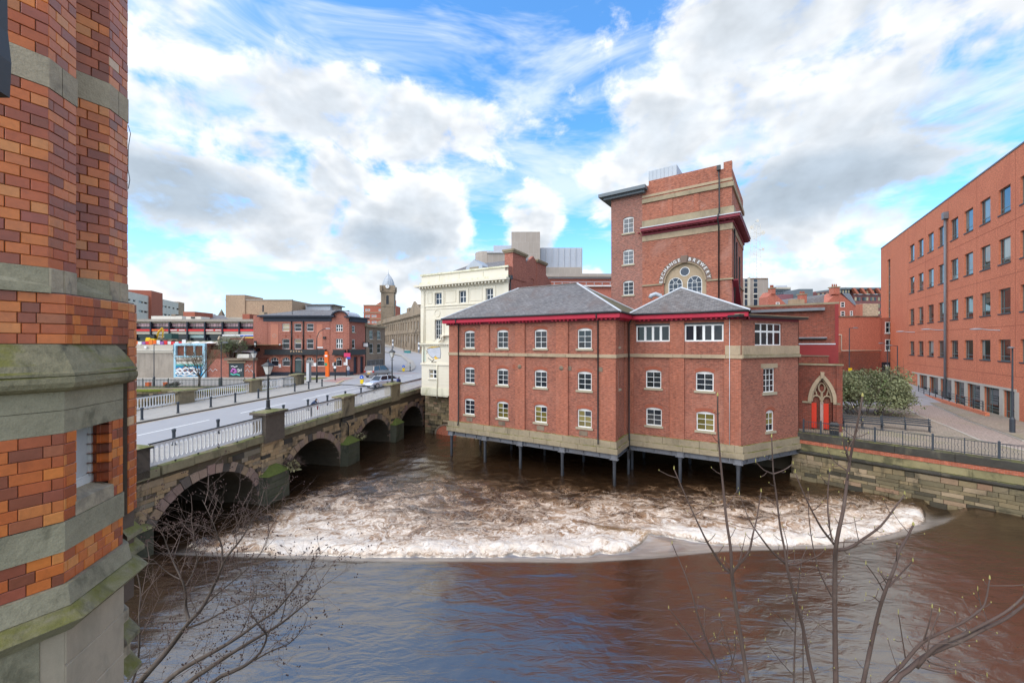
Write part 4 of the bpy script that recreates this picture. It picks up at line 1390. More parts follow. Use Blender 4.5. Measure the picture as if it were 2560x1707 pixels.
cnt = 0
for z, h in courses:
    n = -2.2 + random.uniform(-.5, 0)
    while n < 32.5:
        w = random.choice((.45, .6, .8, 1.0, 1.25))
        top = 3.80 + dz(n)
        zz = min(z + h, top)
        n0, n1 = n, n + w
        n += w
        # trim against the arch rings
        while n1 - n0 > .2 and (in_ring(n0, z) or in_ring(n0, z + .6 * h)):
            n0 += .08
        while n1 - n0 > .2 and (in_ring(n1, z) or in_ring(n1, z + .6 * h)):
            n1 -= .08
        if n1 - n0 <= .2 or in_ring((n0 + n1) / 2, z) or zz - z < .08:
            continue
        d = random.uniform(0, .035)
        link('stone', box_mesh(round(n1 - n0 - .014, 2), round(.1 + d, 2), round(zz - z - .014, 2), m_stone, .014), bridge, F_b @ TR(n0, -d, z))
        cnt += 1
# projecting pilaster strips above the piers, then cutwaters with mossy caps
for a, b in PIERS:
    z = 1.7
    while z < 3.75:
        h = random.choice((.24, .3, .34))
        h = min(h, 3.82 + dz(a) - z)
        if h > .08:
            x = a + .1
            while x < b - .15:
                w = min(random.choice((.5, .7, .9)), b - .1 - x)
                link('stone', box_mesh(round(w - .014, 2), .18, round(h - .014, 2), m_stone, .014), bridge, F_b @ TR(x, -.14, z))
                x += w
        z += h
    c = (a + b) / 2
    mb = MB()
    w2 = (b - a) / 2 + .05
    mb.prism([(.0, c - w2), (.62, c - w2 + .12), (.62, c + w2 - .12), (.0, c + w2)], -1.5, 1.80)
    mb.build('cutwater', m_cut, bridge)
    for k in range(4):
        link('cutwater_stone', box_mesh(2 * w2 - .30, .05, .40, m_cut, .02), bridge, F_b @ TR(c - w2 + .15, -.655, .12 + k * .42))
    MB().add([(.0, c - w2 - .06, 1.80), (.70, c - w2 + .06, 1.80), (.70, c + w2 - .06, 1.80), (.0, c + w2 + .06, 1.80), (.0, c - .35, 2.35), (.22, c - .25, 2.32), (.22, c + .25, 2.32), (.0, c + .35, 2.35)],
             [(0, 1, 5, 4), (1, 2, 6, 5), (2, 3, 7, 6), (4, 5, 6, 7), (3, 2, 1, 0)]).build('cutwater_cap', mat('thick moss', (.11, .115, .03), .95, .4, 3, bump=.03, moss=.2), bridge)
MB().prism([(.0, -2.6), (.75, -2.2), (.75, -.35), (.0, -.1)], -1.5, 1.7).build('cutwater', m_cut, bridge)
MB().add([(0, -2.6, 1.7), (.8, -2.2, 1.7), (.8, -.3, 1.7), (0, -.1, 1.7), (0, -1.5, 2.2)], [(0, 1, 4), (1, 2, 4), (2, 3, 4), (3, 2, 1, 0)]).build('cutwater_cap', m_ledge, bridge)
# ledge stones under the railing
n = -4.0
while n < 33:
    w = random.uniform(1.1, 1.9)
    link('ledge_stone', box_mesh(round(w - .02, 1), .42, .46, m_ledge, .03), bridge, F_b @ TR(n, -.16, 3.84 + dz(n)))
    n += round(w, 1)
# deck
MB().add([(-.26, -6, 4.15 + dz(-6)), (-.26, 33, 4.15 + dz(33)), (-BW + .2, 33, 4.15 + dz(33)), (-BW + .2, -6, 4.15 + dz(-6))], [(0, 1, 2, 3)]).build('deck', m_concrete, bridge)


def strip(u0, u1, n0, n1, zo, m, name, parent=None, th=.02):
    mb = MB()
    mb.add([(u0, n0, zo - th + dz(n0)), (u1, n0, zo - th + dz(n0)), (u1, n1, zo - th + dz(n1)), (u0, n1, zo - th + dz(n1)),
            (u0, n0, zo + dz(n0)), (u1, n0, zo + dz(n0)), (u1, n1, zo + dz(n1)), (u0, n1, zo + dz(n1))],
           [(0, 3, 2, 1), (4, 5, 6, 7), (0, 1, 5, 4), (1, 2, 6, 5), (2, 3, 7, 6), (3, 0, 4, 7)])
    o = mb.build(name, m, parent, None if parent else BRM)
    if parent is None:
        o['kind'] = 'structure'
    return o


RZ0 = 4.30
strip(-12.55, -3.55, -6, 33, RZ0 - .12, m_asphalt, 'road')
strip(-3.4, -.2, -6, 33, RZ0 + .01, m_paving, 'pavement', th=.2)
strip(-3.55, -3.4, -6, 33, RZ0, m_kerb, 'kerb', th=.2)
strip(-3.60, -3.553, -6, 33, RZ0 - .03, m_kerbdark, 'kerb', th=.2)
strip(-17.7, -12.7, -6, 33, RZ0 + .01, m_paving, 'pavement', th=.2)
strip(-12.7, -12.52, -6, 33, RZ0 + .008, m_kerb, 'kerb', th=.2)
strip(-12.515, -12.40, -6, 33, RZ0 - .035, m_kerbdark, 'kerb', th=.2)
strip(-12.25, -12.15, -6, 33, RZ0 - .112, m_roadyel, 'road_line', th=.006)
strip(-3.95, -3.85, 18, 33, RZ0 - .112, m_roadyel, 'road_line', th=.006)
for n0, n1 in ((5.4, 10.4), (13.2, 18.2), (20.5, 24.6)):
    strip(-8.5, -8.36, n0, n1, RZ0 - .112, m_roadwhite, 'road_line', th=.006)
for n0, n1 in ((23.0, 31), ):
    strip(-6.9, -6.78, n0, n1, RZ0 - .112, m_roadwhite, 'road_line', th=.006)
    strip(-8.9, -8.78, n0, n1, RZ0 - .112, m_roadwhite, 'road_line', th=.006)

# railings
bal_me = {}


def slot_baluster(h):
    """one cast baluster, flaring into the arcaded head and foot of the panel"""
    m = MB()
    pr = [(.118, 0), (.118, .05), (.07, .085), (.042, .14), (.030, .22), (.028, h * .5), (.030, h - .22), (.042, h - .14), (.07, h - .085), (.118, h - .05), (.118, h)]
    L = [(-x, z) for x, z in pr]
    for i in range(len(pr) - 1):
        m.slab([(-pr[i][0], pr[i][1]), (pr[i][0], pr[i][1]), (pr[i + 1][0], pr[i + 1][1]), (-pr[i + 1][0], pr[i + 1][1])], -.016, .016)
    return m.mesh('baluster', m_railwhite)


def railing(F, n0, n1, zbase, slope, name, step=.2365, h=.98, mid_rail=False):
    L = n1 - n0
    o = MB().box(0, -.03, 0, L, .03, .07).build('railing', m_railwhite, bridge, F @ TR(n0, 0, zbase) @ Matrix.Rotation(-math.atan(slope), 4, 'Y'))
    link('top_rail', box_mesh(round(L, 2), .10, .05, m_black), o, TR(0, -.05, h + .07))
    link('upper_bar', box_mesh(round(L, 2), .05, .06, m_railwhite), o, TR(0, -.025, h + .005))
    cnt_ = max(2, int(round(L / step)))
    st = L / cnt_
    me = cached(('bal', h), lambda: slot_baluster(h - .06))
    for k in range(cnt_ + 1):
        link('baluster', me, o, TR(min(max(k * st, .03), L - .03), 0, .07) @ SCL(st / .2365, 1, 1))
    for k in range(1, int(L / 1.2) + 1):
        link('foot', box_mesh(.06, .05, .12, m_black), o, TR(k * 1.2, -.025, -.10))
    return o


NEAR = [(-.02, 6.60), (8.25, 14.85), (16.55, 23.1), (25.0, 31.2)]
for a, b in NEAR:
    railing(F_b @ TR(0, -.02, 0), a, b, 4.40 + dz(a), .0195, 'near')
FARR = [(9.0, 14.95), (16.6, 23.1), (24.7, 30.0)]
for a, b in FARR:
    railing(F_b @ TR(0, 17.6, 0), a, b, 4.40 + dz(a), .0195, 'far')


def pier_block(u, n0, n1, z0, z1, m, cap=.25, over=.16, pad=0):
    o = MB().box(u - .75, n0, z0, u + .10 + pad, n1, z1).build('parapet_pier', m, bridge)
    MB().prism([(u - .75 - over, n0 - over), (u + .10 + over + pad, n0 - over), (u + .1 + over + pad, n1 + over), (u - .75 - over, n1 + over)], z1, z1 + cap * .6).build('pier_cap', m, o)
    MB().add([(u - .9, n0 - .14, z1 + cap * .6), (u + .25 + pad, n0 - .14, z1 + cap * .6), (u + .25 + pad, n1 + .14, z1 + cap * .6), (u - .9, n1 + .14, z1 + cap * .6), (u - .5, n0 + .4, z1 + cap), (u - .1, n0 + .4, z1 + cap), (u - .1, n1 - .4, z1 + cap), (u - .5, n1 - .4, z1 + cap)],
             [(0, 1, 5, 4), (1, 2, 6, 5), (2, 3, 7, 6), (3, 0, 4, 7), (4, 5, 6, 7)]).build('pier_moss', m_ledge, o)
    return o


pier_block(.12, 6.62, 8.2, 3.9, 5.72, m_pier_black, pad=.1)
pier_block(.08, 14.88, 16.5, 4.1, 5.70, m_pier)
pier_block(.08, 23.12, 24.96, 4.2, 5.95, m_pier)
pier_block(.06, -4.5, -.08, 3.9, 5.30, m_pier_black, .18, .1)
pier_block(-17.4, 15.0, 16.6, 4.2, 5.72, m_pier)
pier_block(-17.4, 23.15, 24.65, 4.3, 6.05, m_pier)
pier_block(-17.4, 30.1, 31.6, 4.4, 6.15, m_pier)
MB(F_b).lathe([(.13, 0), (.13, .02)], 12, (0, 0, 0)).build('drain_hole', m_black, bridge, TR(.02, 14.2, 2.62) @ Matrix.Rotation(PI / 2, 4, 'Y') @ SCL(1.3, 1, 1))
pipe(bridge, ID, [(.10, 15.0, 3.7), (.12, 15.4, 3.6), (.16, 15.6, 3.3), (.16, 15.6, 2.4)], .06)
MB().tube([(.08, 6.6, 4.2), (.08, 6.58, 3.0), (.06, 6.55, 2.2)], .035, 6).build('cable', m_black, bridge)
pipe(bridge, ID, [(.12, 31.7, 3.7), (.12, 31.7, .1)], .13)


# victorian lamps
def lantern_lamp(M, h, label, sc=1.):
    t = thing('street_lamp', label, 'street lamp', M, 'lantern lamps on the bridge piers')
    MB().lathe([(.17, 0), (.17, .08), (.12, .14), (.11, .55), (.13, .60), (.075, .66), (.055, h * .6), (.045, h - .75), (.07, h - .72), (.05, h - .66)], 10).build('post', m_black, t, smooth=False)
    MB().tube([(-.22, 0, h - .9), (.22, 0, h - .9)], .018, 5).build('ladder_bar', m_black, t)
    z0, z1 = h - .62, h - .08
    ln = MB()
    for sx, sy in ((1, 1), (1, -1), (-1, -1), (-1, 1)):
        ln.tube([(sx * .10, sy * .10, z0), (sx * .22, sy * .22, z1)], .014, 4)
    ln.box(-.12, -.12, z0 - .03, .12, .12, z0).box(-.25, -.25, z1, .25, .25, z1 + .03)
    L = ln.build('lantern', m_black, t)
    mb = MB()
    mb.add([(-.10, -.10, z0), (.10, -.10, z0), (.10, .10, z0), (-.10, .10, z0), (-.215, -.215, z1), (.215, -.215, z1), (.215, .215, z1), (-.215, .215, z1)],
           [(0, 1, 5, 4), (1, 2, 6, 5), (2, 3, 7, 6), (3, 0, 4, 7)])
    mb.build('lantern_glass', m_lampglass, L)
    MB().add([(-.30, -.30, z1 + .03), (.30, -.30, z1 + .03), (.30, .30, z1 + .03), (-.30, .30, z1 + .03), (-.09, -.09, z1 + .24), (.09, -.09, z1 + .24), (.09, .09, z1 + .24), (-.09, .09, z1 + .24)],
             [(0, 1, 5, 4), (1, 2, 6, 5), (2, 3, 7, 6), (3, 0, 4, 7), (4, 5, 6, 7), (3, 2, 1, 0)]).lathe([(.07, .24), (.07, .32), (.03, .34), (.05, .40), (.0, .48)], 8, (0, 0, z1)).build('lantern_roof', m_black, L)
    return t


lantern_lamp(BRM @ TR(-.25, 7.4, 5.96), 2.95, 'lantern lamp on the blackened bridge pier nearest the viewer')
lantern_lamp(BRM @ TR(-.30, 24.05, 6.19), 3.3, 'lantern lamp on the bridge pier beside the silver car')
lantern_lamp(BRM @ TR(-17.7, 23.9, 6.29), 3.05, 'lantern lamp on the far parapet pier before the pub')

# bollards along both kerbs
bol_me = MB().lathe([(.12, 0), (.12, .05), (.085, .08), (.082, .74), (.10, .77), (.10, .84), (.115, .87), (.115, .92), (.05, .96)], 12).mesh('bollard', m_fence, False)
BN = [3.6, 6.4, 9.2, 12.0, 14.75, 17.3, 20.0, 22.7, 25.3, 28.2]
wb = ['nearest the near abutment', 'second from the near abutment', 'just before the blackened pier', 'behind the leaning person', 'beyond the leaning person', 'by the middle pier', 'halfway along the third railing', 'before the pier with the far lamp', 'in front of the silver car bonnet', 'next to the silver car door']
for i, n in enumerate(BN):
    u = -3.15
    o = link('bollard', bol_me, None, BRM @ TR(u, n, RZ0 + .01 + dz(n)))
    tag(o, 'black iron bollard on the river side kerb, ' + wb[i], 'bollard', 'bollards along the bridge kerbs')
wf = ['nearest the brick tower', 'before the first far parapet pier', 'before the long far railing', 'midway along the long far railing', 'before the second far parapet pier', 'below the pub window', 'by the grey information panel', 'last one, brown, by the crossing']
for i, n in enumerate([8.9, 11.6, 14.5, 17.0, 19.7, 24.8, 27.1, 29.5]):
    o = link('bollard', bol_me, None, BRM @ TR(-13.0, n, RZ0 + .01 + dz(n)))
    tag(o, 'black iron bollard on the far kerb, ' + wf[i], 'bollard', 'bollards along the bridge kerbs')

# ------------------------------------------------------------------ cream stucco building at the bridge end
WM = TR(-10.0, 45.2, 0) @ RZ(-math.radians(29))
wbld = thing('stucco_building', 'cream stucco classical building at the bridge end with brick side wall and chimneys', 'building', WM)
WW = [(1.62, 2.60, 14.68, 15.98), (4.95, 5.88, 14.70, 16.0), (8.36, 9.26, 14.72, 16.02), (1.62, 2.62, 10.8, 13.0), (.74, 1.88, 6.46, 7.44)]
MB().wall(-.35, 11.0, 4.64, 18.15, WW, .25).build('stucco_wall', m_cream, wbld)
for i, (a, b, c, d) in enumerate(WW):
    if i < 3:
        window(wbld, ID, a, b, c, d, 2, 2, fr=.07, bar=.06, rec=.14, gm=m_glass_blue, sill=False)
    elif i == 3:
        window(wbld, ID, a, b, c, d, 3, 4, fr=.07, bar=.035, rec=.14, sill=False, cols=[0, .33, .66, 1], rows=[0, .2, .55, .78, 1])
    else:
        window(wbld, ID, a, b, c, d, 2, 2, fr=.07, bar=.10, rec=.1, cols=[0, .5, 1], gms=[m_glass_lit, m_glass_lit, m_glass, m_glass], sill=True, sillm=m_cream)


def wbox(name, x0, x1, z0, z1, p, m=m_cream, y1=.05):
    return MB().box(x0 - (p if x0 < 0 else 0), -p, z0, x1, y1, z1).build(name, m, wbld)


wbox('cornice', -.35, 11.15, 16.72, 16.95, .62)
wbox('cornice', -.35, 11.1, 16.52, 16.72, .22)
wbox('cornice', -.35, 11.1, 16.40, 16.5, .12)
wbox('parapet_band', -.35, 11.05, 17.0, 17.25, .16, m_cream_dirty)
wbox('parapet_coping', -.35, 11.05, 18.0, 18.18, .12, m_cream_dirty)
for x in (2.2, 4.9, 8.0):
    wbox('parapet_joint', x, x + .05, 17.25, 18.0, .03, m_cream_dirty)
for k in range(27):
    link('modillion', box_mesh(.17, .34, .20, m_cream), wbld, TR(-.3 + k * .42, -.5, 16.52))
wbox('string_course', -.35, 11.0, 14.48, 14.62, .09)
wbox('string_course', -.35, 11.0, 14.18, 14.26, .05)
wbox('string_course', -.35, 11.0, 10.25, 10.42, .20)
wbox('string_course', -.35, 11.0, 10.08, 10.2, .10)
for k in range(20):
    link('modillion', box_mesh(.10, .14, .12, m_cream), wbld, TR(-.3 + k * .3, -.14, 10.12))
wbox('string_course', -.35, 11.0, 7.95, 8.13, .10)
wbox('base_band', -.35, 11.0, 4.64, 5.4, .06, m_cream_dirty)
wbox('base_band', -.35, 3.4, 4.5, 4.68, .02, m_cream_dirty)
for z in [5.42 + .36 * k for k in range(7)]:
    wbox('rustication_joint', .6 if 6.3 < z < 7.6 else -.3, 11, z, z + .025, -.0 + .004, m_cream_dirty, .02) if not 6.3 < z < 7.6 else wbox('rustication_joint', 1.95, 11, z, z + .025, .004, m_cream_dirty, .02)
for z in [8.45 + .36 * k for k in range(5)]:
    wbox('rustication_joint', 2.6, 11, z, z + .025, .004, m_cream_dirty, .02)
for x in (-.35, 10.5):
    wbox('corner_pilaster', x, x + .55, 10.45, 14.45, .08)
    wbox('corner_pilaster', x, x + .55, 14.65, 16.4, .06)
for a, b, c, d in WW[:4]:
    wbox('window_surround', a - .28, a, c - .1, d + .22, .07)
    wbox('window_surround', b, b + .28, c - .1, d + .22, .07)
    wbox('window_surround', a, b, d, d + .22, .072)
for a, b in ((.55, 1.2), (3.0, 4.5), (6.3, 7.9)):
    for x0, x1, z0, z1 in ((a, b, 14.85, 14.89), (a, b, 16.1, 16.14), (a, a + .04, 14.89, 16.1), (b - .04, b, 14.89, 16.1)):
        wbox('panel_moulding', x0, x1, z0, z1, .04)
for x, r in ((1.95, .38), (6.0, .36)):
    mb = MB().tube([(x + r * math.cos(t * PI / 10), -.01, 13.72 + r * 1.05 * math.sin(t * PI / 10)) for t in range(21)], .045, 6)
    mb.build('roundel', m_cream, wbld)
wbox('balcony_ledge', 2.55, 11, 11.2, 11.32, .35)
mb = MB().tube([(2.3, -.3, 10.9), (2.5, -.4, 10.6), (2.8, -.4, 10.75), (2.75, -.42, 11.05), (3.1, -.4, 11.1)], .11, 6)
mb.build('console', m_cream, wbld)
pipe(wbld, ID, [(.05, -.12, 16.3), (.05, -.12, 8.2)], .05, m_cream)
pipe(wbld, ID, [(1.98, -.10, 8.0), (1.98, -.10, 4.3)], .05, m_cream_dirty)
# graffito on the stucco: a bulbous silver tag outlined in black on a yellow flash
gr = [(.5, 9.75), (1.0, 9.85), (1.5, 9.8), (2.3, 9.95), (2.42, 9.3), (2.35, 8.75), (1.95, 8.8), (1.7, 9.0), (1.35, 8.75), (.95, 8.95), (.62, 9.3)]
MB().slab([(.45, 9.8), (2.45, 10.03), (2.0, 10.05), (1.1, 10.0)][::1], -.008, 0).slab([(1.3, 8.9), (1.7, 8.6), (2.1, 8.7), (2.2, 8.9)], -.008, 0).build('graffito_flash', m_signyel, wbld)
MB().slab([(x * 1.04 - .06, (z - 9.35) * 1.08 + 9.35) for x, z in gr][::-1], -.012, 0).tube([(.6, -.01, 8.75), (1.2, -.01, 8.4), (1.5, -.01, 8.6), (1.1, -.01, 8.25), (1.8, -.01, 8.3)], .035, 4).tube([(.3, -.01, 9.6), (.5, -.01, 9.4), (.4, -.01, 9.2)], .03, 4).build('graffito_outline', m_black, wbld)
MB().slab(gr[::-1], -.018, 0).build('graffito_fill', mat('silver spray paint', (.50, .52, .58), .6, .25, 5), wbld)
MB().slab([(-.25, 8.3), (.3, 8.3), (.25, 9.6), (-.2, 9.7)], -.006, 0).build('graffito_wash', mat('pale green spray', (.62, .68, .58), .8, .1, 3), wbld)
# brick flank and chimneys
F_ws = TR(11.0, 0, 0) @ RZ(PI / 2)
MB(F_ws).wall(0, 11, 4.6, 17.7, [(5.03, 5.95, 16.0, 17.62, .15)], .2).build('side_wall', m_pub, wbld)
window(wbld, F_ws, 5.03, 5.95, 16.0, 17.62, 2, 4, rise=.15)
MB(F_ws).slab([(0, 17.7), (11, 17.7), (9.1, 18.7), (7.6, 19.2), (5.74, 20.2), (3.7, 19.0), (1.9, 18.2), (0, 18.15)], 0, .35).build('gable', m_pub, wbld)
MB().prism([(0.2, .3), (10.95, .3), (10.95, 11), (.2, 11)], 4.7, 17.6).build('core', m_pub, wbld)
for n0, n1, zt in ((.85, 3.8, 20.0), (6.6, 9.1, 20.0)):
    c_ = MB(F_ws).box(n0, -.06, 17.0, n1, .9, zt).build('chimney', m_pub, wbld)
    MB(F_ws).box(n0 - .12, -.18, zt - .35, n1 + .12, 1.0, zt - .2).box(n0 - .2, -.26, zt - .2, n1 + .2, 1.1, zt).build('chimney_cap', m_tan_moss, c_)
MB().add([(.2, .5, 17.6), (10.9, .5, 17.6), (10.9, 11, 17.6), (.2, 11, 17.6), (2.5, 5.5, 20.0), (10.9, 5.5, 20.0)], [(0, 1, 5, 4), (1, 2, 5), (2, 3, 4, 5), (3, 0, 4)]).build('roof', m_slate, wbld)
dm = MB(TR(4.2, 2.3, 0)).slab([(0, 18.2), (2.2, 18.2), (2.2, 19.0), (1.1, 19.8), (0, 19.0)], 0, 2).build('dormer', m_zinc, wbld)
MB(TR(4.2, 2.28, 0)).box(.5, -.01, 18.4, 1.7, .05, 18.95).build('dormer_window', m_glass_lit, dm)
pipe(wbld, F_ws, [(.25, -.1, 17.0), (.25, -.1, 12)], .07)
link('rainwater_head', box_mesh(.35, .25, .4, m_gutter), wbld, F_ws @ TR(.05, -.3, 16.8))
# river wall below it with a red brick culvert
cw = thing('culvert_wall', 'dark rubble river wall with a red culvert arch under the stucco building', 'wall', WM @ TR(0, 1.0, 0))
MB().box(-.8, .12, -1.5, 11, .6, 4.6).build('wall_core', m_bridge_back, cw)
random.seed(3)
z = -.2
while z < 4.5:
    h = random.choice((.22, .28, .34))
    x = -.7
    while x < 7.5:
        w = random.choice((.4, .55, .7, .9))
        if not (((x + w / 2 - 2.4) / 1.6) ** 2 + (max(0, z) / 1.25) ** 2 < 1):
            d = random.uniform(0, .06)
            link('stone', box_mesh(w - .02, round(.12 + d, 2), round(h - .02, 2), m_quay, .015), cw, TR(x, -d, z))
        x += w
    z += h
mb = MB()
for k in range(14):
    t0, t1 = PI * k / 14, PI * (k + 1) / 14
    mb.slab([(2.4 + 1.45 * math.cos(t0), 1.1 * math.sin(t0)), (2.4 + 1.65 * math.cos(t0), 1.3 * math.sin(t0)), (2.4 + 1.65 * math.cos(t1), 1.3 * math.sin(t1)), (2.4 + 1.45 * math.cos(t1), 1.1 * math.sin(t1))], -.03, .3)
mb.build('culvert_ring', m_soot, cw)
MB().slab([(2.4 + 1.45 * math.cos(PI * k / 14), 1.1 * math.sin(PI * k / 14)) for k in range(15)] + [(.95, -1), (3.85, -1)], .02, .2).build('culvert_face', m_brickcourse, cw)

# ------------------------------------------------------------------ streets beyond the bridge
def hz(X, Y):
    """height of the street level beyond the bridge: flat at the quay, climbing up the hill"""
    return 5.08 + max(0., Y - 74) * .054 - max(0., (60 - Y)) * .030


def sheet(name, pts, off, m, n=1, kind='structure'):
    """polygon draped on the street level"""
    bm = bmesh.new()
    f = bm.faces.new([bm.verts.new((x, y, 0)) for x, y in pts])
    if f.normal.z < 0:
        f.normal_flip()
    bm.normal_update()
    if bm.faces[:][0].normal.z < 0:
        bm.faces[:][0].normal_flip()
    for yc in range(40, 260, 6):
        bmesh.ops.bisect_plane(bm, geom=bm.verts[:] + bm.edges[:] + bm.faces[:], plane_co=(0, yc, 0), plane_no=(0, 1, 0))
    for v in bm.verts:
        v.co.z = hz(v.co.x, v.co.y) + off
    bmesh.ops.triangulate(bm, faces=bm.faces[:])
    me = bpy.data.meshes.new(name)
    bm.to_mesh(me)
    me.materials.append(m)
    uv_box(me)
    o = link(name, me)
    o['kind'] = kind
    return o


def bxy(u, n):
    p = BRM @ Vector((u, n, 0))
    return (p.x, p.y)


gnd = MB().add([(-900, 48.5, 2.0), (900, 75, 2.0), (900, 900, 25), (-900, 900, 25), ], [(0, 1, 2, 3)]).build('ground', m_earth)
gnd['kind'] = 'structure'
sheet('pavement', [(-75, 49), (-30.2, 50.2), bxy(-12.7, 32.5), (-2, 52), (4, 80), (-10, 220), (-75, 220)], -.06, m_paving)
def on_hill(px, py, off=0.):
    """a point of the hill street by its bearing"""
    Y_ = (CAM_H - 5.08 + .054 * 74 - off) / ((py - 860.) / 995. + .054)
    if Y_ < 74:
        Y_ = (CAM_H - 5.08 - off) / ((py - 860.) / 995.)
    return ((px - 1280.) / 995. * Y_, Y_)


# carriageway: over the crossing, then bending right and uphill
LE = [bxy(-12.5, 32.4), (-23.2, 52.0), (-23.4, 57), (-23.9, 63.5)] + [on_hill(*q) for q in ((912.5, 936), (928, 924), (936, 913), (939.6, 904), (935.5, 896), (925, 888), (915, 878), (905, 868))]
REd = [on_hill(*q) for q in ((947, 863), (984, 872.5), (1019, 879), (1056, 885), (1075, 900))] + [(-4, 68), (-3.0, 58), bxy(-.35, 32.4)]
sheet('road', LE + REd, .03, m_asphalt)
# island strip dividing the road
isl = [on_hill(*q, .15) for q in ((992.6, 927.6), (1027, 927), (1037, 921), (1039.6, 914), (1032.4, 901.6), (1003, 885), (962, 877), (930, 872.5), (930, 874), (962, 880), (1003, 890), (1019, 904), (1017, 912))]
sheet('kerb', isl, .17, m_paving)
sheet('kerb', [(-20.9, 51.9), (-18.9, 51.2), (-17.6, 52.4), (-19.2, 53.1)], .16, m_paving)
sheet('pavement', [bxy(-3.4, 32.2), bxy(-.3, 32.2), (-8.6, 55), (-12.5, 52.5)], .14, m_paving)
sheet('road_line', [(-21.0, 71.2), (-16.3, 72.6), (-16.6, 70.4), (-21.0, 69.0)], .045, m_pinkpave)
for a in range(4):
    x = -17.5 + a * 1.9
    sheet('road_line', [(x, 64.2 + a * .9), (x + 1.1, 64.9 + a * .9), (x + 1.1, 65.3 + a * .9), (x, 64.6 + a * .9)], .045, m_roadwhite)
sheet('road_line', [(-24.6, 58), (-24.4, 58), (-23.5, 52.2), (-23.7, 52.2)], .05, m_roadyel)
sheet('road_line', [(-25.0, 77.5), (-22.9, 77.8), (-23.3, 77.1), (-25.0, 76.9)], .045, m_roadwhite)
sheet('pavement', [(-27.5, 57.5), (-24.5, 56.0), (-24.7, 62.5), (-27.0, 63)], -.05, m_pinkpave)
sheet('grass', [(-36, 59.8), (-29.5, 59.2), (-29, 62.8), (-35, 63)], -.03, m_grass, kind='stuff')

# ------------------------------------------------------------------ the pub
PY = 66.8
K = PY / 995.
pub = thing('pub_building', 'three storey red brick corner pub with black fascia and arched ground floor windows', 'building', TR(0, PY, 0))
zp = lambda x: ((620 + x / 7.127) - 1280) * K
zz_ = lambda y: CAM_H - ((740 + y / 7.127) - 860) * K
PX0, PX1 = zp(95), zp(1765)
GZ = 5.0
ph = []
for a, b in ((607, 738), (823, 950), (1040, 1167)):
    ph += [(zp(a), zp(b), zz_(628), zz_(490)), (zp(a), zp(b), zz_(942), zz_(765))]
ph += [(zp(1565), zp(1688), zz_(632), zz_(505)), (zp(1567), zp(1688), zz_(935), zz_(760))]
GA = [(403, 545), (608, 748), (1033, 1170), (1226, 1366), (1568, 1673)]
for a, b in GA:
    ph.append((zp(a), zp(b), zz_(1248), zz_(1090), (zp(b) - zp(a)) / 2 * .8))
door_h = (zp(828), zp(957), GZ + .15, zz_(1085), .5)
ph.append(door_h)
MB().wall(PX0, PX1, GZ - .5, zz_(450), ph, .25).build('wall', m_pub, pub)
MB().wall(zp(1490), PX1 + .3, zz_(450), zz_(300), [], .2).build('wall', m_pub, pub)
MB().box(PX0 + .02, .26, GZ - .5, PX1, 14, zz_(450)).build('core', m_soot, pub)
MB(TR(PX0, 0, 0) @ RZ(-PI / 2)).wall(-14, 0, GZ - .5, zz_(350)).build('wall', m_pub, pub)
MB().box(PX0, .0, zz_(450), zp(270), 3, zz_(345)).build('wall', m_pub, pub)
# canted street corner
cx0 = PX1
ccl = 5.6
F_pc = TR(cx0, 0, 0) @ RZ(math.radians(72))
MB(F_pc).wall(0, 4.6, GZ - .5, zz_(450), [(1.2, 2.0, zz_(640), zz_(520)), (1.2, 2.0, zz_(935), zz_(770)), (1.6, 2.6, GZ + .2, zz_(1090)), (3.3, 4.2, GZ + .2, zz_(1090))], .25).build('wall', m_pub, pub)
for z0, z1 in ((zz_(640), zz_(520)), (zz_(935), zz_(770))):
    window(pub, F_pc, 1.2, 2.0, z0, z1, 1, 2, fr=.10)
for x in (1.6, 3.3):
    link('door', box_mesh(.95, .06, 3.0, m_navy), pub, F_pc @ TR(x, .2, GZ + .2))
i = 0
for h in ph[:6]:
    window(pub, ID, *h[:4], 1, 2, rec=.14, fr=.09, bar=.07, rows=[0, .58, 1] if i % 2 else [0, .5, 1], gms=[m_glass_lit] * 2 if i == 0 else ([m_glass, m_glass_lit] if i == 3 else [m_glass]), sillm=m_pub_panel, sill=i % 2 == 0)
    i += 1
window(pub, ID, *ph[6][:4], 3, 2, rec=.1, fr=.08, bar=.10, sillm=m_pub_panel)
window(pub, ID, *ph[7][:4], 3, 2, rec=.1, fr=.08, bar=.13, sill=False)
for j, (a, b) in enumerate(GA):
    h = ph[8 + j]
    ri = h[4]
    hh = h[3] - h[2]
    window(pub, ID, h[0], h[1], h[2], h[3] - ri, 1, 1, rec=.12, fr=.08, gm=m_glass if j != 2 else glass('frosted pub pane', (.22, .20, .19)), sillm=m_pub_panel)
    # fan light: radial bars over dark glass
    mb = MB()
    hw = (h[1] - h[0]) / 2
    for q in range(12):
        t0, t1 = PI * q / 12, PI * (q + 1) / 12
        mb.slab([((hw - .07) * math.cos(t0), (ri - .07) * math.sin(t0)), (hw * math.cos(t0), ri * math.sin(t0)), (hw * math.cos(t1), ri * math.sin(t1)), ((hw - .07) * math.cos(t1), (ri - .07) * math.sin(t1))], 0, .05)
    for fx in (-.33, .33):
        mb.box(hw * fx - .035, .0, 0, hw * fx + .035, .05, ri * .9)
    fl = mb.build('fanlight', m_white, pub, TR((h[0] + h[1]) / 2, .12, h[3] - ri))
    MB().slab([(hw * .97 * math.cos(PI * q / 12), ri * .97 * math.sin(PI * q / 12)) for q in range(13)], .03, .045).build('pane', m_glass, fl)
    arch_ring(pub, ID, (h[0] + h[1]) / 2, h[3] - ri, hw + .01, ri, .3, proud=.06, m=m_pub_panel)
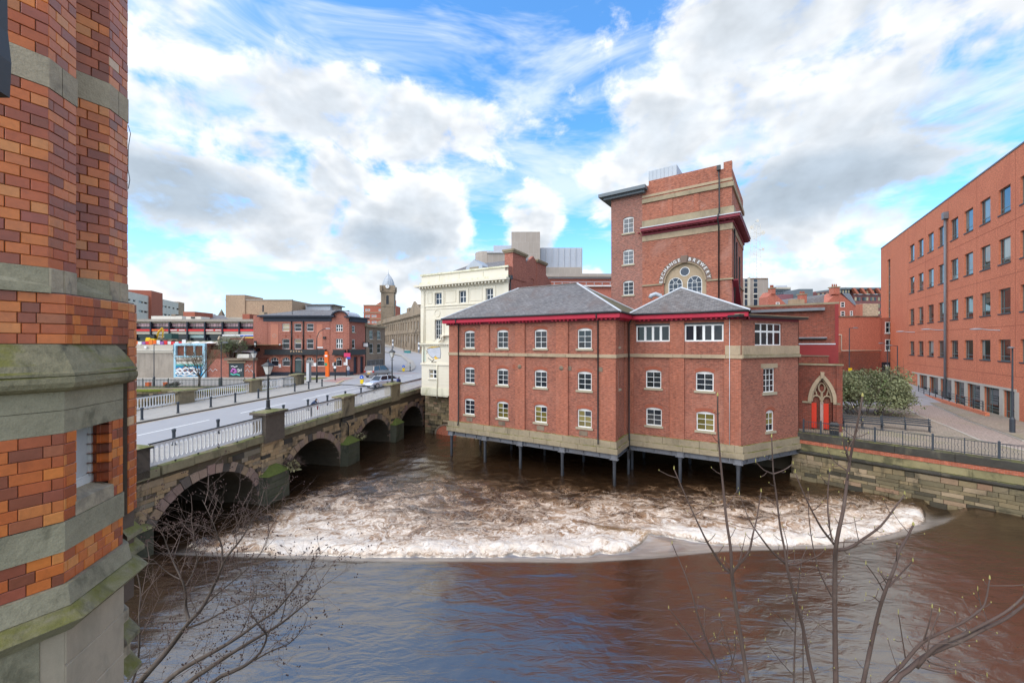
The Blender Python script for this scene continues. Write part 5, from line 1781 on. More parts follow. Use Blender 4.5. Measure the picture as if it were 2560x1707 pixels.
dr = MB().box(door_h[0], .15, GZ + .15, door_h[1], .2, door_h[3] - .5).build('door', mat('painted door', (.07, .10, .10), .5, .4, 3), pub)
MB().box(door_h[0], .12, door_h[3] - .5, door_h[1], .17, door_h[3] - .42).build('door_transom', m_white, pub)
MB().box(door_h[0], .18, door_h[3] - .45, door_h[1], .2, door_h[3]).build('pane', m_glass, pub)
MB().box(PX0 + .1, -.06, GZ - .5, PX1 - .0, 0, GZ + .62).build('plinth', m_navy, pub)
MB(F_pc).box(0, -.06, GZ - .5, 1.5, 0, GZ + .62).build('plinth', m_navy, pub)
# eaves
MB().box(zp(275), -.08, zz_(452), zp(1490), .3, zz_(375)).build('frieze', m_navy, pub)
MB().box(zp(200), -.65, zz_(375), zp(1560), .3, zz_(348)).build('eaves_cornice', m_navy, pub)
MB().box(zp(1740), -.65, zz_(385), zp(1870), 1.2, zz_(362)).build('eaves_cornice', m_navy, pub)
MB(F_pc).box(0.2, -.5, zz_(455), 4.6, .2, zz_(375)).build('frieze', m_navy, pub)
MB(F_pc).box(-.1, -.7, zz_(385), 4.9, .2, zz_(362)).build('eaves_cornice', m_navy, pub)
# curved gable
gcx, gz0 = (zp(1480) + zp(1815)) / 2, zz_(390)
ghw = (zp(1815) - zp(1490)) / 2
ghh = zz_(255) - gz0
MB(TR(gcx, -.01, gz0)).slab([(ghw * .86 * math.cos(PI * q / 14), ghh * .84 * math.sin(PI * q / 14)) for q in range(15)], 0, .4).build('gable', m_pub, pub)
mb = MB(TR(gcx, -.5, gz0))
for q in range(14):
    t0, t1 = PI * q / 14, PI * (q + 1) / 14
    mb.slab([(ghw * .85 * math.cos(t0), ghh * .83 * math.sin(t0)), (ghw * math.cos(t0), ghh * math.sin(t0)), (ghw * math.cos(t1), ghh * math.sin(t1)), (ghw * .85 * math.cos(t1), ghh * .83 * math.sin(t1))], 0, .5)
mb.build('gable_hood', m_navy, pub)
mb = MB(TR(gcx, -.4, gz0))
for q in range(14):
    t0, t1 = PI * q / 14, PI * (q + 1) / 14
    mb.slab([(ghw * .97 * math.cos(t0), ghh * .97 * math.sin(t0)), (ghw * 1.03 * math.cos(t0), ghh * 1.03 * math.sin(t0)), (ghw * 1.03 * math.cos(t1), ghh * 1.03 * math.sin(t1)), (ghw * .97 * math.cos(t1), ghh * .97 * math.sin(t1))], 0, 5.5)
mb.build('gable_roof', m_lead, pub)
MB().add([(zp(205), -.6, zz_(348)), (zp(1500), -.6, zz_(348)), (zp(1560), 8, zz_(348)), (zp(205), 14, zz_(348)), (zp(660), 6.0, zz_(190)), (zp(1540), 6.0, zz_(200))], [(0, 1, 5, 4), (1, 2, 5), (2, 3, 4, 5), (3, 0, 4)]).build('roof', m_slate, pub)
for x0, x1 in ((270, 352), (1395, 1462), (1765, 1805)):
    k_ = 0
    while zz_(940) + k_ * .42 < zz_(455):
        link('quoin', box_mesh(zp(x1) - zp(x0), .05, .36, m_pub), pub, TR(zp(x0), -.05, zz_(940) + k_ * .42))
        k_ += 1
for a, b in ((405, 540), (1225, 1330)):
    link('brick_panel', box_mesh(zp(b) - zp(a), .03, zz_(500) - zz_(900), m_pub_panel), pub, TR(zp(a), -.03, zz_(900)))
    c_ = ((zp(a) + zp(b)) / 2, zz_(705))
    MB().slab([(c_[0] + .42 * math.cos(q * PI / 2), c_[1] + .42 * math.sin(q * PI / 2)) for q in range(4)], -.045, -.03).build('diamond', mat('pale brick', (.46, .27, .21), .9, .1, 1), pub)
    MB().slab([(c_[0] + .26 * math.cos(q * PI / 2), c_[1] + .26 * math.sin(q * PI / 2)) for q in range(4)], -.05, -.04).build('diamond', m_pub_panel, pub)
for x in (780, 990):
    pipe(pub, ID, [(zp(x), -.12, zz_(450)), (zp(x), -.12, zz_(950))], .10)
    pipe(pub, ID, [(zp(x), -.15, zz_(1050)), (zp(x), -.15, GZ)], .14)
for x0, x1 in ((605, 738), (825, 950), (1040, 1167)):
    xm = (zp(x0) + zp(x1)) / 2
    arch_ring(pub, ID, xm, zz_(705), .55, .12, .1, proud=.05, m=m_pub)
    MB().lathe([(.16, 0), (.16, .05)], 10).build('boss', m_rub, pub, TR(xm, -.0, zz_(718)) @ RX)
# shop fascia with lettering, window boxes
fs = MB().box(zp(330), -.55, zz_(1025), zp(1400), -.0, zz_(950)).box(zp(320), -.7, zz_(1045), zp(1400), 0, zz_(1025)).build('fascia', m_black, pub)
MB().box(zp(1530), -.7, zz_(1050), zp(1755), 0, zz_(1010)).box(zp(1540), -.6, zz_(1010), zp(1750), -.1, zz_(955)).build('window_box', m_black, pub)
MB(F_pc).box(.2, -.7, zz_(1050), 3.8, 0, zz_(955)).build('fascia', m_black, pub)
letters_line('PETAL', pub, TR(0, -.55, 0), zp(800), zz_(1000), .42, m_gold, adv=1.05, sx=1.35)
for x0, x1, y0, y1, mm in ((135, 238, 1265, 1155, m_glass), (545, 592, 1272, 1212, m_signwhite), (1170, 1218, 1252, 1190, m_signwhite), (1510, 1565, 1245, 1185, m_signwhite), (1705, 1745, 1230, 1178, m_signwhite), (1226, 1338, 926, 905, m_signwhite), (555, 583, 880, 855, m_signwhite)):
    link('notice', box_mesh(zp(x1) - zp(x0), .06, zz_(y1) - zz_(y0), mm), pub, TR(zp(x0), -.06, zz_(y0)))
for x, y, s_ in ((190, 960, .45), (1370, 745, .35)):
    link('alarm_box', box_mesh(s_, .3, s_ * 1.1, m_black), pub, TR(zp(x) - s_ / 2, -.3, zz_(y) - s_ / 2))
hang = MB().box(zp(138), -.5, zz_(912), zp(182), -.35, zz_(800)).build('hanging_sign', m_black, pub)
MB().box(zp(148), -.52, zz_(905), zp(175), -.505, zz_(840)).build('sign_face', m_signwhite, hang)
hang = MB(F_pc).box(3.9, -1.3, zz_(915), 4.05, -.1, zz_(820)).build('hanging_sign', m_black, pub)
MB(F_pc).box(3.885, -1.15, zz_(905), 3.898, -.2, zz_(838)).build('sign_face', m_signwhite, hang)
link('chimney', box_mesh(.9, .9, .6, m_tan), pub, TR(zp(160), .5, zz_(345)))
MB().lathe([(.12, 0), (.12, 1.4)], 8).build('chimney_flue', m_black, pub, TR(zp(202), 1, zz_(300)))
MB().lathe([(.05, 0), (.05, .8)], 6).build('roof_pipe', m_black, pub, TR(zp(770), .3, zz_(340)))
link('cellar_hatch', box_mesh(zp(272) - zp(105), .1, zz_(1340) - GZ, m_shutter), pub, TR(zp(105), -.08, GZ))
# neighbour beyond the pub down the side street
nbr = thing('shop_terrace', 'narrow stone shop front row just behind the pub corner', 'building', TR(*(Vector((PX1, PY, 0)) + Vector((1.5, 4.5, 0)))) @ RZ(math.radians(80)))
MB().wall(0, 7, 4.8, 13.4, [(1.2, 2.6, 11.2, 12.8), (1.2, 2.6, 8.6, 10.4), (.4, 6.5, 5.2, 7.4), (4, 5.4, 11.2, 12.8), (4, 5.4, 8.6, 10.4)], .3).build('wall', m_soot, nbr)
MB().box(.1, .3, 4.8, 7, 6, 13.3).build('core', m_soot, nbr)
for a, b, c, d in ((1.2, 2.6, 11.2, 12.8), (1.2, 2.6, 8.6, 10.4), (4, 5.4, 11.2, 12.8), (4, 5.4, 8.6, 10.4)):
    window(nbr, ID, a, b, c, d, 1, 2)
window(nbr, ID, .4, 6.5, 5.2, 7.4, 4, 1, fm=m_zinc)
MB().box(-.3, -.4, 13.4, 7.2, 6, 13.7).box(0.3, .5, 13.7, 1.5, 1.7, 15).build('cornice', m_tan_moss, nbr)

# ------------------------------------------------------------------ old stone hall with clock tower
T0, T1 = Vector((-26.4, 118.)), Vector((-64.5, 190.))
tl = (T1 - T0)
TA = math.atan2(-tl.y, -tl.x)        # wall x runs from the far end towards the viewer
L_h = tl.length
hall = thing('old_town_hall', 'long blackened stone hall with arched windows climbing the hill street', 'building', TR(T1.x, T1.y, 0) @ RZ(TA))
HZ0, HZ1 = 6.0, 20.5
nb_ = 21
hh_ = []
bw2 = L_h / nb_
for k in range(nb_):
    g = hz(0, 190 - (k + .5) / nb_ * 72)
    x = (k + .5) * bw2
    hh_ += [(x - .75, x + .75, 15.9 - 1.2 * k / nb_, 18.6 - 1.2 * k / nb_), (x - .8, x + .8, 11.6 - 1.2 * k / nb_, 14.6 - 1.2 * k / nb_, .8)]
    if k % 3 != 1:
        hh_.append((x - .6, x + .6, g + .6, g + 2.6))
MB().wall(0, L_h, 5.0, HZ1 - .5, hh_, .45).build('wall', m_hall, hall)
MB().box(0, .46, 5, L_h, 14, HZ1).build('core', m_hall, hall)
for h in hh_:
    if len(h) > 4:
        window(hall, ID, h[0], h[1], h[2], h[3] - .8, 1, 2, rec=.3, sill=False)
        link('fanlight', MB().slab([(.8 * math.cos(PI * q / 8), .8 * math.sin(PI * q / 8)) for q in range(9)], .3, .34).mesh('fanlight', m_glass_lit), hall, TR((h[0] + h[1]) / 2, 0, h[3] - .8))
    elif h[2] > 12:
        window(hall, ID, *h, 1, 2, rec=.3, fm=m_white if int(h[0]) % 3 else m_conc_pale, gm=m_glass_lit if int(h[0]) % 2 else m_glass, sill=False)
    else:
        window(hall, ID, *h, 1, 1, rec=.3, fm=m_hall, sill=False)
MB().box(-.4, -.6, HZ1 - 1.3, L_h + .4, .5, HZ1 - .9).box(-.3, -.35, HZ1 - 1.6, L_h, .4, HZ1 - 1.3).box(-.2, -.2, HZ1 - .9, L_h, .5, HZ1 + .5).build('cornice', m_hall, hall)
MB().box(-.2, -.2, 14.0, L_h, .0, 14.25).build('string_course', m_hall, hall)
for k in range(nb_ + 1):
    link('pilaster', box_mesh(.5, .1, HZ1 - 6.6, m_hall), hall, TR(min(k * bw2, L_h - .6) - .0, -.1, 5.2))
MB().slab([(L_h - 16, HZ1 + .5), (L_h - 4, HZ1 + .5), (L_h - 10, HZ1 + 3.4)], -.2, .4).build('pediment', m_hall, hall)
for x, w, hgt in ((L_h - 38, 4, 3.5), (L_h - 27, 4, 3.8), (L_h - 30.5, 2, 2), (L_h - 2, 2, 5)):
    link('chimney', box_mesh(w, 2, hgt, m_hall), hall, TR(x, 4, HZ1))
# clock tower at its far end
ctp = at(971, 860, 178)
ct = thing('clock_tower', 'soot stained stone clock tower with ribbed grey dome above the hall', 'tower', TR(ctp.x, 178, 0) @ RZ(math.radians(9)))
zt = lambda y: CAM_H - ((660 + y / 4.612) - 860) * 178 / 995.
hw = 2.75
MB().box(-hw, -hw, 8, hw, hw, zt(330)).build('shaft', m_hall, ct)
MB().box(-hw - .35, -hw - .35, zt(335), hw + .35, hw + .35, zt(318)).box(-hw - .1, -hw - .1, zt(500), hw + .1, hw + .1, zt(490)).build('cornice', m_hall, ct)
MB().box(-hw + .2, -hw + .2, zt(318), hw - .2, hw - .2, zt(255)).build('belfry', m_hall, ct)
for sx in (-1, 1):
    for sy in (-1, 1):
        MB().box(sx * hw - .5, sy * hw - .5, zt(318), sx * hw + .5, sy * hw + .5, zt(258)).build('corner_pier', m_hall, ct)
for an in range(4):
    F = RZ(an * PI / 2)
    ck = MB().lathe([(.95, 0), (.95, .25)], 20).build('clock_surround', m_hall, ct, F @ TR(0, -hw + .1, zt(270)) @ RX)
    MB().lathe([(.82, 0), (.82, .05)], 20).build('clock_face', m_signwhite, ck, TR(0, 0, .26))
    MB().box(-.04, 0, 0, .04, .6, .02).box(0, -.04, 0, .45, .04, .02).build('clock_hands', m_black, ck, TR(0, 0, .32))
    lo = MB().slab([(-.55, 0), (.55, 0), (.55, 3.4), (.4, 3.8), (0, 4.0), (-.4, 3.8), (-.55, 3.4)], -.06, .1).build('louvre_opening', m_black, ct, F @ TR(0, -hw, zt(470)))
dome = [(2.6, 0), (2.55, .6), (2.3, 1.8), (1.75, 3.1), (1.0, 4.2), (.45, 4.9), (.35, 5.2), (.2, 5.6), (.05, 6.4), (.03, 7.4)]
MB().lathe(dome, 16, (0, 0, zt(255))).build('dome', m_zinc, ct, smooth=False)
for k in range(8):
    t = k * PI / 4
    MB().tube([((r + .03) * math.cos(t), (r + .03) * math.sin(t), zt(255) + z) for r, z in dome[:7]], .09, 5).build('dome_rib', m_lead, ct)
# red brick block and shop at the head of the street
hb = thing('corner_block', 'red brick and stone corner block at the top of the hill street', 'building', TR(at(909, 860, 200).x, 200, 0))
wd_ = (990 - 909) / 995 * 200
zt2 = lambda y: CAM_H - ((660 + y / 4.612) - 860) * 200 / 995.
MB().wall(0, wd_, 8, zt2(480), [(w0, w0 + 1.1, zt2(y + 28), zt2(y)) for w0 in (.8, 2.1, 4.0, 5.3) for y in (585, 655, 730)] + [(w0, w0 + 1.1, zt2(543), zt2(515)) for w0 in (.8, 2.1, 7.5, 8.8)], .3).build('wall', m_farbrick, hb)
MB().box(0, .3, 8, wd_, 8, zt2(480)).build('core', m_farbrick, hb)
for w0 in (.8, 2.1, 4.0, 5.3):
    for y in (585, 655, 730):
        window(hb, ID, w0, w0 + 1.1, zt2(y + 28), zt2(y), 2, 2, fr=.16, bar=.12, rec=.1, sill=False)
for w0 in (.8, 2.1, 7.5, 8.8):
    window(hb, ID, w0, w0 + 1.1, zt2(543), zt2(515), 2, 2, fr=.16, bar=.12, rec=.1, sill=False)
for z in (zt2(565), zt2(635), zt2(705), zt2(480)):
    MB().box(-.1, -.2, z, wd_, 0, z + .4).build('string_course', m_tan, hb)
MB().slab([(5.5, zt2(480)), (wd_, zt2(480)), (wd_, zt2(420)), (9.5, zt2(425))], -.1, .4).build('gable', m_farbrick, hb)
MB().box(-.2, -.5, zt2(822), 7.5, 0, zt2(795)).build('shop_fascia', m_signblue, hb)
MB().box(.4, -.55, zt2(815), 2.8, -.5, zt2(803)).build('shop_lettering', m_signwhite, hb)
MB().box(3.3, -.55, zt2(815), 5.4, -.5, zt2(800)).build('shop_lettering', m_pinksign, hb)
MB().box(0, -.02, 8, wd_, .0, zt2(822)).build('shopfront', m_glass, hb)

# ------------------------------------------------------------------ left quay: wall, palisade, yard walls
def px_box(name, parent, px0, px1, py0, py1, Y, depth, m, off=0., **k):
    """a box standing at depth Y between two measured bearings, parent at the world origin"""
    a, b = at(px0, py1, Y), at(px1, py0, Y)
    return MB().box(a.x, Y + off, a.z, b.x, Y + off + depth, b.z).build(name, m, parent, **k)


qz = 5.0
qw = thing('quay_wall', 'mossy stone quay wall behind the far bridge railing', 'wall')
qa, qb = Vector((-56, 47.6)), Vector((-29.5, 49.3))
F_q = TR(qa.x, qa.y, 0) @ RZ(math.atan2(qb.y - qa.y, qb.x - qa.x))
QL = (qb - qa).length
MB().box(0, .1, -1, QL, .8, 4.5).build('wall_core', m_bridge_back, qw, F_q)
random.seed(9)
z = 1.2
while z < 4.4:
    h = random.choice((.26, .32, .38))
    x = 6 + random.uniform(-.5, 0)
    while x < QL:
        w = random.choice((.5, .7, .9, 1.2))
        d = random.uniform(0, .05)
        link('stone', box_mesh(w - .02, round(.12 + d, 2), round(h - .02, 2), m_quay, .015), qw, F_q @ TR(x, -d, z))
        x += w
    z += h
x = 6.
m_mosstop = mat('bright moss', (.17, .19, .035), .95, .35, 2.5, bump=.02)
while x < QL:
    w = random.uniform(1.0, 1.7)
    link('coping_stone', box_mesh(round(w - .02, 1), .6, .30, m_mosstop if random.random() < .7 else m_quay_top, .03), qw, F_q @ TR(x, -.1, 4.5))
    x += round(w, 1)
qg = MB().prism([(-80, 47.4), (-29.3, 49.6), (-29.5, 66.7), (-80, 66)], 3.9, 4.82).build('quay_ground', m_setts_pink)
qg['kind'] = 'structure'
gs = MB().prism([(-80, 48.4), (-30, 50.3), (-30, 51.6), (-80, 50)], 4.7, 4.85).build('grass', m_grass)
gs['kind'] = 'stuff'
pf = thing('palisade_fence', 'thin vertical bar fence along the quay edge below the yard wall', 'fence', TR(-52, 49.1, 4.85) @ RZ(.055))
pb = MB().box(-.018, -.018, 0, .018, .018, 1.12).mesh('bar', mat('weathered bar', (.07, .08, .075), .6, .2, 2))
for k in range(150):
    link('bar', pb, pf, TR(k * .165, 0, 0))
for z in (.18, .95):
    link('rail', box_mesh(24.8, .04, .05, pb.materials[0]), pf, TR(0, -.02, z))
for k in range(9):
    link('post', box_mesh(.07, .07, 1.2, pb.materials[0]), pf, TR(k * 3.05, -.035, 0))
# orange boxes on the quay
for k, (x, y, lab) in enumerate(((371, 962, 'left one of two orange quay boxes behind the palisade fence'), (415, 962, 'right one of two orange quay boxes behind the palisade fence'))):
    p = on_z(x, y, 4.83)
    p = Vector(((x - 1280) / 995 * 51.5, 51.5, 4.83))
    o = MB().box(-.22, -.2, 0, .22, .2, .45).box(-.25, -.23, .45, .25, .23, .52).build('grit_box', m_orange, None, TR(p.x, p.y, p.z))
    tag(o, lab, 'box', 'orange boxes on the quay')
# concrete yard wall
yw = thing('concrete_yard_wall', 'tall brown concrete retaining wall with pale top band on the left', 'wall')
px_box('wall', yw, 240, 434, 882, 946, 63, 1.2, m_concrete)
px_box('top_band', yw, 240, 434, 862, 882, 63, 1.0, m_conc_pale, -.12)
px_box('shadow_ledge', yw, 240, 434, 873.5, 875.5, 63, .2, m_pale, -.22)
link('wall_lamp', box_mesh(.35, .2, .3, m_signwhite), yw, TR(at(366, 868, 63).x, 62.6, at(0, 870, 63).z))
# blue painted workshop with mural
bl = thing('blue_workshop', 'pale blue framed workshop front with graffiti mural on its shutter', 'building')
m_ltblue = mat('peeling pale blue paint', (.36, .60, .72), .7, .25, 1.5, stain=(.45, .38, .33), stain_amt=.4)
m_bluemur = mat('mural blue', (.01, .27, .52), .6, .2, 2)
px_box('core', bl, 434, 512, 858, 946, 63.3, 6, m_dkbrick)
px_box('parapet', bl, 434, 512, 858, 864, 63, .4, m_ltblue)
px_box('pier', bl, 434, 439, 864, 946, 62.95, .4, m_ltblue)
px_box('pier', bl, 506, 512, 864, 946, 62.95, .4, m_ltblue)
px_box('ledge', bl, 439, 506, 889, 893, 62.9, .5, m_ltblue)
px_box('shutter_band', bl, 439, 506, 893, 910, 63.05, .3, m_pale)
px_box('shutter_band', bl, 439, 506, 899, 903, 63.0, .3, mat('brown corrugated sheet', (.26, .21, .18), .8, .2, 2))
px_box('ledge', bl, 439, 506, 910, 914.5, 62.85, .5, mat('teal paint', (.10, .36, .34), .7, .2, 2))
mu = px_box('mural', bl, 439, 506, 914.5, 941, 63.0, .3, m_bluemur)
px_box('mullion', bl, 460, 462, 865, 889, 63.0, .35, m_ltblue)
px_box('mullion', bl, 484, 486, 865, 889, 63.0, .35, m_ltblue)
px_box('plinth', bl, 434, 512, 941, 946, 62.98, .3, mat('patchy white paint', (.62, .66, .66), .8, .3, 2))


def mural_stroke(pts, r, m, Y=62.97, nm='mural_stroke'):
    P_ = [at(x, y, Y) for x, y in pts]
    return MB().tube([(p.x, Y, p.z) for p in P_], r, 5).build(nm, m, mu, SCL(1, 1, 1))


m_murbr = mat('mural brown', (.24, .10, .08), .7, .15, 3)
m_murwh = mat('mural white', (.72, .74, .76), .7, .1, 3)
for pts, r, m in (([(441, 934), (446, 929), (452, 933), (458, 928), (463, 934), (470, 929), (478, 935), (486, 928), (494, 933), (499, 929)], .22, m_murwh),
                  ([(442, 926), (450, 922), (458, 925), (466, 919), (474, 922), (482, 920), (492, 925), (500, 922)], .20, m_murwh),
                  ([(441, 923), (448, 920), (455, 923), (462, 918), (468, 917), (476, 923), (470, 928), (462, 925), (458, 930), (450, 927)], .13, m_murbr),
                  ([(476, 931), (482, 926), (488, 929), (494, 921), (500, 926)], .14, m_murbr),
                  ([(444, 938), (452, 936), (462, 939), (474, 936), (486, 938), (498, 935)], .12, m_murwh)):
    mural_stroke(pts, r, m)
# brick yard buildings
yb = thing('brick_yard_building', 'low brick yard building with graffiti garage door beside the pub', 'building')
px_box('wall', yb, 512, 640, 896, 946, 63.6, 5, m_dkbrick)
px_box('wall', yb, 512, 573, 874, 897, 63.9, 4, m_dkbrick)
px_box('wall', yb, 575, 636, 845, 897, 67, 4, m_dkbrick)
px_box('wall_face', yb, 512, 572, 897, 946, 63.5, .2, m_pub)
px_box('wall_face', yb, 610, 640, 897, 946, 63.5, .2, m_pub)
px_box('lintel', yb, 568, 613, 903, 907.5, 63.3, .4, m_tan)
gd = px_box('garage_door', yb, 573, 609, 908, 943, 63.4, .2, m_shutter)
px_box('canopy', yb, 560, 634, 895, 901, 62.8, 1.0, m_soot)
px_box('plant_unit', yb, 592, 622, 885, 897, 63.0, .8, m_pale)
mb = MB()
for pts, r, m in (([(579, 930), (583, 922), (588, 924), (591, 930), (585, 932)], .18, mat('mural pink', (.52, .16, .48), .7, .1, 3)), ([(577, 934), (584, 937), (592, 935), (600, 938)], .12, mat('mural mint', (.10, .48, .40), .7, .1, 3)),
                  ([(593, 925), (596, 922), (598, 925), (597, 929), (594, 929)], .07, m_signwhite), ([(600, 929), (600, 923), (604, 928), (604, 922)], .06, m_signwhite), ([(578, 916), (583, 915), (587, 918), (594, 915)], .08, m_murwh)):
    P_ = [at(x, y, 63.38) for x, y in pts]
    MB().tube([(p.x, 63.38, p.z) for p in P_], r, 5).build('graffito_stroke', m, gd)
for pts in ([(520, 928), (526, 922), (532, 929), (538, 922), (543, 926)], [(614, 915), (620, 912), (624, 918), (629, 913)], [(614, 928), (619, 922), (623, 930), (628, 924), (632, 930)]):
    P_ = [at(x, y, 63.48) for x, y in pts]
    MB().tube([(p.x, 63.48, p.z) for p in P_], .045, 4).build('graffito_stroke', m_murwh, yb)
ra, rb_ = at(560, 860, 64), at(600, 841, 68)
MB().add([(at(556, 860, 64).x, 64, at(0, 860, 64).z), (at(597, 860, 64).x, 64, at(0, 861, 64).z), (at(611, 842, 69).x, 69, at(0, 841, 69).z), (at(549, 842, 69).x, 69, at(0, 841, 69).z)], [(0, 1, 2, 3)]).build('roof', m_slate_green, yb)
MB().tube([at(597, 861, 63.9), at(611, 842, 68.9)], .18, 5).build('verge', m_tan, yb)
MB().tube([at(546, 850, 66), at(549, 842, 69)], .18, 5).build('verge', m_tan, yb)
MB().add([at(583, 881, 63.8), at(640, 880, 63.8), at(632, 869, 66.9), at(596, 868, 66.9)], [(0, 1, 2, 3)]).build('roof', mat('patched sheet roof', (.35, .30, .32), .8, .4, 1.2), yb)

# thin lamp posts of the quay and the street by the pub
post_lamp((*at(385, 860, 52).to_2d(), 4.83), at(0, 862, 52).z - 4.83 + .02, 'thin black post rising from the quay fence against the concrete wall', (.01, .25), thick=.05)
post_lamp((*at(553, 860, 51).to_2d(), 4.83), at(0, 857, 51).z - 4.83, 'black lamp post with short arms right of the small bare tree', (.5, .0), thick=.05)
lp = on_z(792, 956, 4.95)
sl = thing('street_lamp', 'tall curved neck street lamp standing before the pub', 'street lamp', TR(lp.x, lp.y, 4.95))
Hs = at(0, 821, lp.y).z - 4.95
MB().lathe([(.13, 0), (.13, 1.4), (.085, 1.5), (.06, Hs - 1.6)], 10).build('post', m_black, sl)
MB().tube([(0, 0, Hs - 1.7), (.05, 0, Hs - 1.1), (.35, 0, Hs - .45), (.9, 0, Hs - .12), (1.3, 0, Hs - .05)], .05, 7).build('neck', m_black, sl)
MB().lathe([(.05, -.06), (.14, -.02), (.10, .06)], 10, sx=2.6).build('lamp_head', m_zinc, sl, TR(1.55, 0, Hs - .02))
# signs and street furniture before the pub
lp = on_z(772, 955, 4.95)
ip = thing('information_panel', 'slim grey and white information panel before the pub', 'sign', TR(lp.x, lp.y, 4.95) @ RZ(.5))
MB().box(-.32, -.08, 0, .32, .08, 2.75).build('panel', m_steel, ip)
MB().box(-.31, -.10, .1, .02, -.082, 2.7).build('face', m_signwhite, ip)
lp = Vector((at(817, 860, 64.3).x, 64.3, 5.05))
og = thing('orange_sculpture', 'tall orange figure sculpture standing by the pub wall', 'sculpture', TR(*lp))
hh = lambda y: at(0, 740 + y / 7.127, 64.3).z - 5.05
MB().box(-.15, -.2, 0, .38, .2, hh(1180)).build('lower_block', m_orange, og)
MB().box(-.30, -.2, hh(1180), .32, .2, hh(1045)).box(-.36, -.25, hh(1085), .38, .25, hh(1045)).build('middle_block', m_orange, og)
MB().box(-.24, -.2, hh(1045), .2, .2, hh(985)).build('head_block', m_orange, og)
MB().box(-.2, -.22, hh(1240), .15, -.205, hh(1190)).build('green_patch', mat('green patch', (.05, .30, .16), .6, .1, 3), og)
MB().box(-.2, -.265, hh(1080), .2, -.255, hh(1050)).build('pale_patch', m_signwhite, og)
for x, yb_, yt, label in ((838, 950, 905, 'thin traffic pole with round white badge right of the orange sculpture'), (866, 940, 892, 'thin traffic pole below the pink and blue sign board')):
    lp = on_z(x, yb_, 5.02)
    tpole = thing('traffic_pole', label, 'pole', TR(*lp))
    hgt = at(0, yt, lp.y).z - 5.02
    MB().lathe([(.09, 0), (.09, .9), (.06, .95), (.06, hgt)], 8).build('post', m_black, tpole)
    if x < 850:
        MB().box(-.2, -.12, hgt - 1.4, .1, .12, hgt - .1).build('signal_head', m_black, tpole)
        MB().lathe([(.2, 0), (.2, .03)], 14).build('badge', m_signwhite, tpole, TR(0, -.1, 1.9) @ RX)
        MB().lathe([(.1, -.1), (.1, .12)], 8).build('amber_beacon', m_signor, tpole, TR(.1, -.1, 2.9))
    else:
        MB().box(-.05, -.1, hgt - 1.4, .2, .0, hgt - .2).build('signal_head', m_signwhite, tpole)
        MB().box(-.35, -.14, hgt, .7, -.08, hgt + .65).build('sign_board', m_pinksign, tpole)
        MB().box(.1, -.14, hgt - .35, .7, -.085, hgt - .005).build('sign_board', m_signblue, tpole)
lp = Vector((at(904, 860, 72).x, 72, 5.05))
gp = thing('green_lamp_column', 'dark green ornate lamp column at the kerb right of the pub corner', 'lamp post', TR(*lp))
hgt = at(0, 827, 72).z - 5.05
MB().lathe([(.2, 0), (.2, .3), (.13, .4), (.12, 1.1), (.07, 1.2), (.06, hgt)], 10).build('post', mat('dark green iron', (.015, .04, .03), .5, .1, 2), gp)
MB().tube([(-.7, 0, hgt - .1), (0, 0, hgt), (.1, 0, hgt)], .05, 6).build('arm', m_black, gp)
lp = at(923.5, 896, 88)
post_lamp((lp.x, 88, hz(0, 88)), 6.9, 'thin black lamp post in front of the buses', (.1, .3), thick=.07)
for x, yb_, yt, Y, label in ((930.5, 905, 868, 84, 'grey wayfinding totem at the kerb before the buses'), (982, 871, 848, 138, 'bus stop totem before the stone hall entrance'), (1047, 882, 855, 118, 'bus stop totem beside the cream building')):
    b_ = at(x, yb_, Y)
    o_ = thing('totem_sign', label, 'sign', TR(b_.x, Y, b_.z))
    hgt = at(0, yt, Y).z - b_.z
    MB().box(-.27, -.1, 0, .27, .1, hgt).build('panel', m_steel, o_)
    MB().box(-.22, -.115, hgt * .80, .22, -.102, hgt * .95).build('map_face', m_signwhite, o_)
    MB().box(-.22, -.115, hgt * .30, .22, -.102, hgt * .55).build('map_face', m_signwhite, o_)
# keep-left bollards
for x, yb_, Y, label in ((905, 959, 52.2, 'yellow and blue keep left bollard on the small island by the silver car'), (1009, 927, 73.0, 'yellow and blue keep left bollard on the long island')):
    b_ = at(x, yb_, Y)
    z0 = hz(0, Y) + .16
    kb = thing('keep_left_bollard', label, 'bollard', TR(b_.x, Y, z0), 'yellow keep left bollards')
    MB().prism([(-.20, -.12), (.20, -.12), (.20, .12), (-.20, .12)], .12, .75).build('body', m_yellow, kb)
    MB().lathe([(.06, 0), (.06, .12)], 8).build('foot', m_black, kb)
    MB().lathe([(.26, 0), (.26, .05)], 16).build('sign_disc', m_bluesign, kb, TR(0, -.08, .95) @ RX)
    MB().slab([(-.12, .06), (.02, -.12), (.08, -.07), (-.05, .10)][::1], -.01, 0).build('arrow', m_signwhite, kb, TR(0, -.135, .95))

# ------------------------------------------------------------------ hillside behind the quay and what stands on it
hill = MB().add([(-170, 64.3, 10.15), (-38.5, 64.3, 10.15), (-36, 92, 10.3), (-58, 160, 12.0), (-260, 160, 12.5), (-260, 70, 10.2)], [(0, 1, 2, 3, 4, 5)]).build('upper_ground', m_earth)
hill['kind'] = 'structure'
MKY = 130
mk = thing('market_hall', 'long market hall with dark columns and red sign band on the left skyline', 'building')
zk = lambda y: 760 + y / 7.84
px_box('core', mk, 290, 645, zk(340), 852, MKY + 1, 14, m_glass)
px_box('roof_edge', mk, 290, 645, zk(295), zk(345), MKY - .4, 15, m_tan2)
px_box('upper_band', mk, 290, 645, zk(345), zk(372), MKY + .3, .5, m_conc_pale)
px_box('sign_band', mk, 290, 645, zk(492), zk(532), MKY - .1, .5, m_redsign)
px_box('spandrel', mk, 290, 645, zk(532), zk(590), MKY + .1, .6, m_conc_pale)
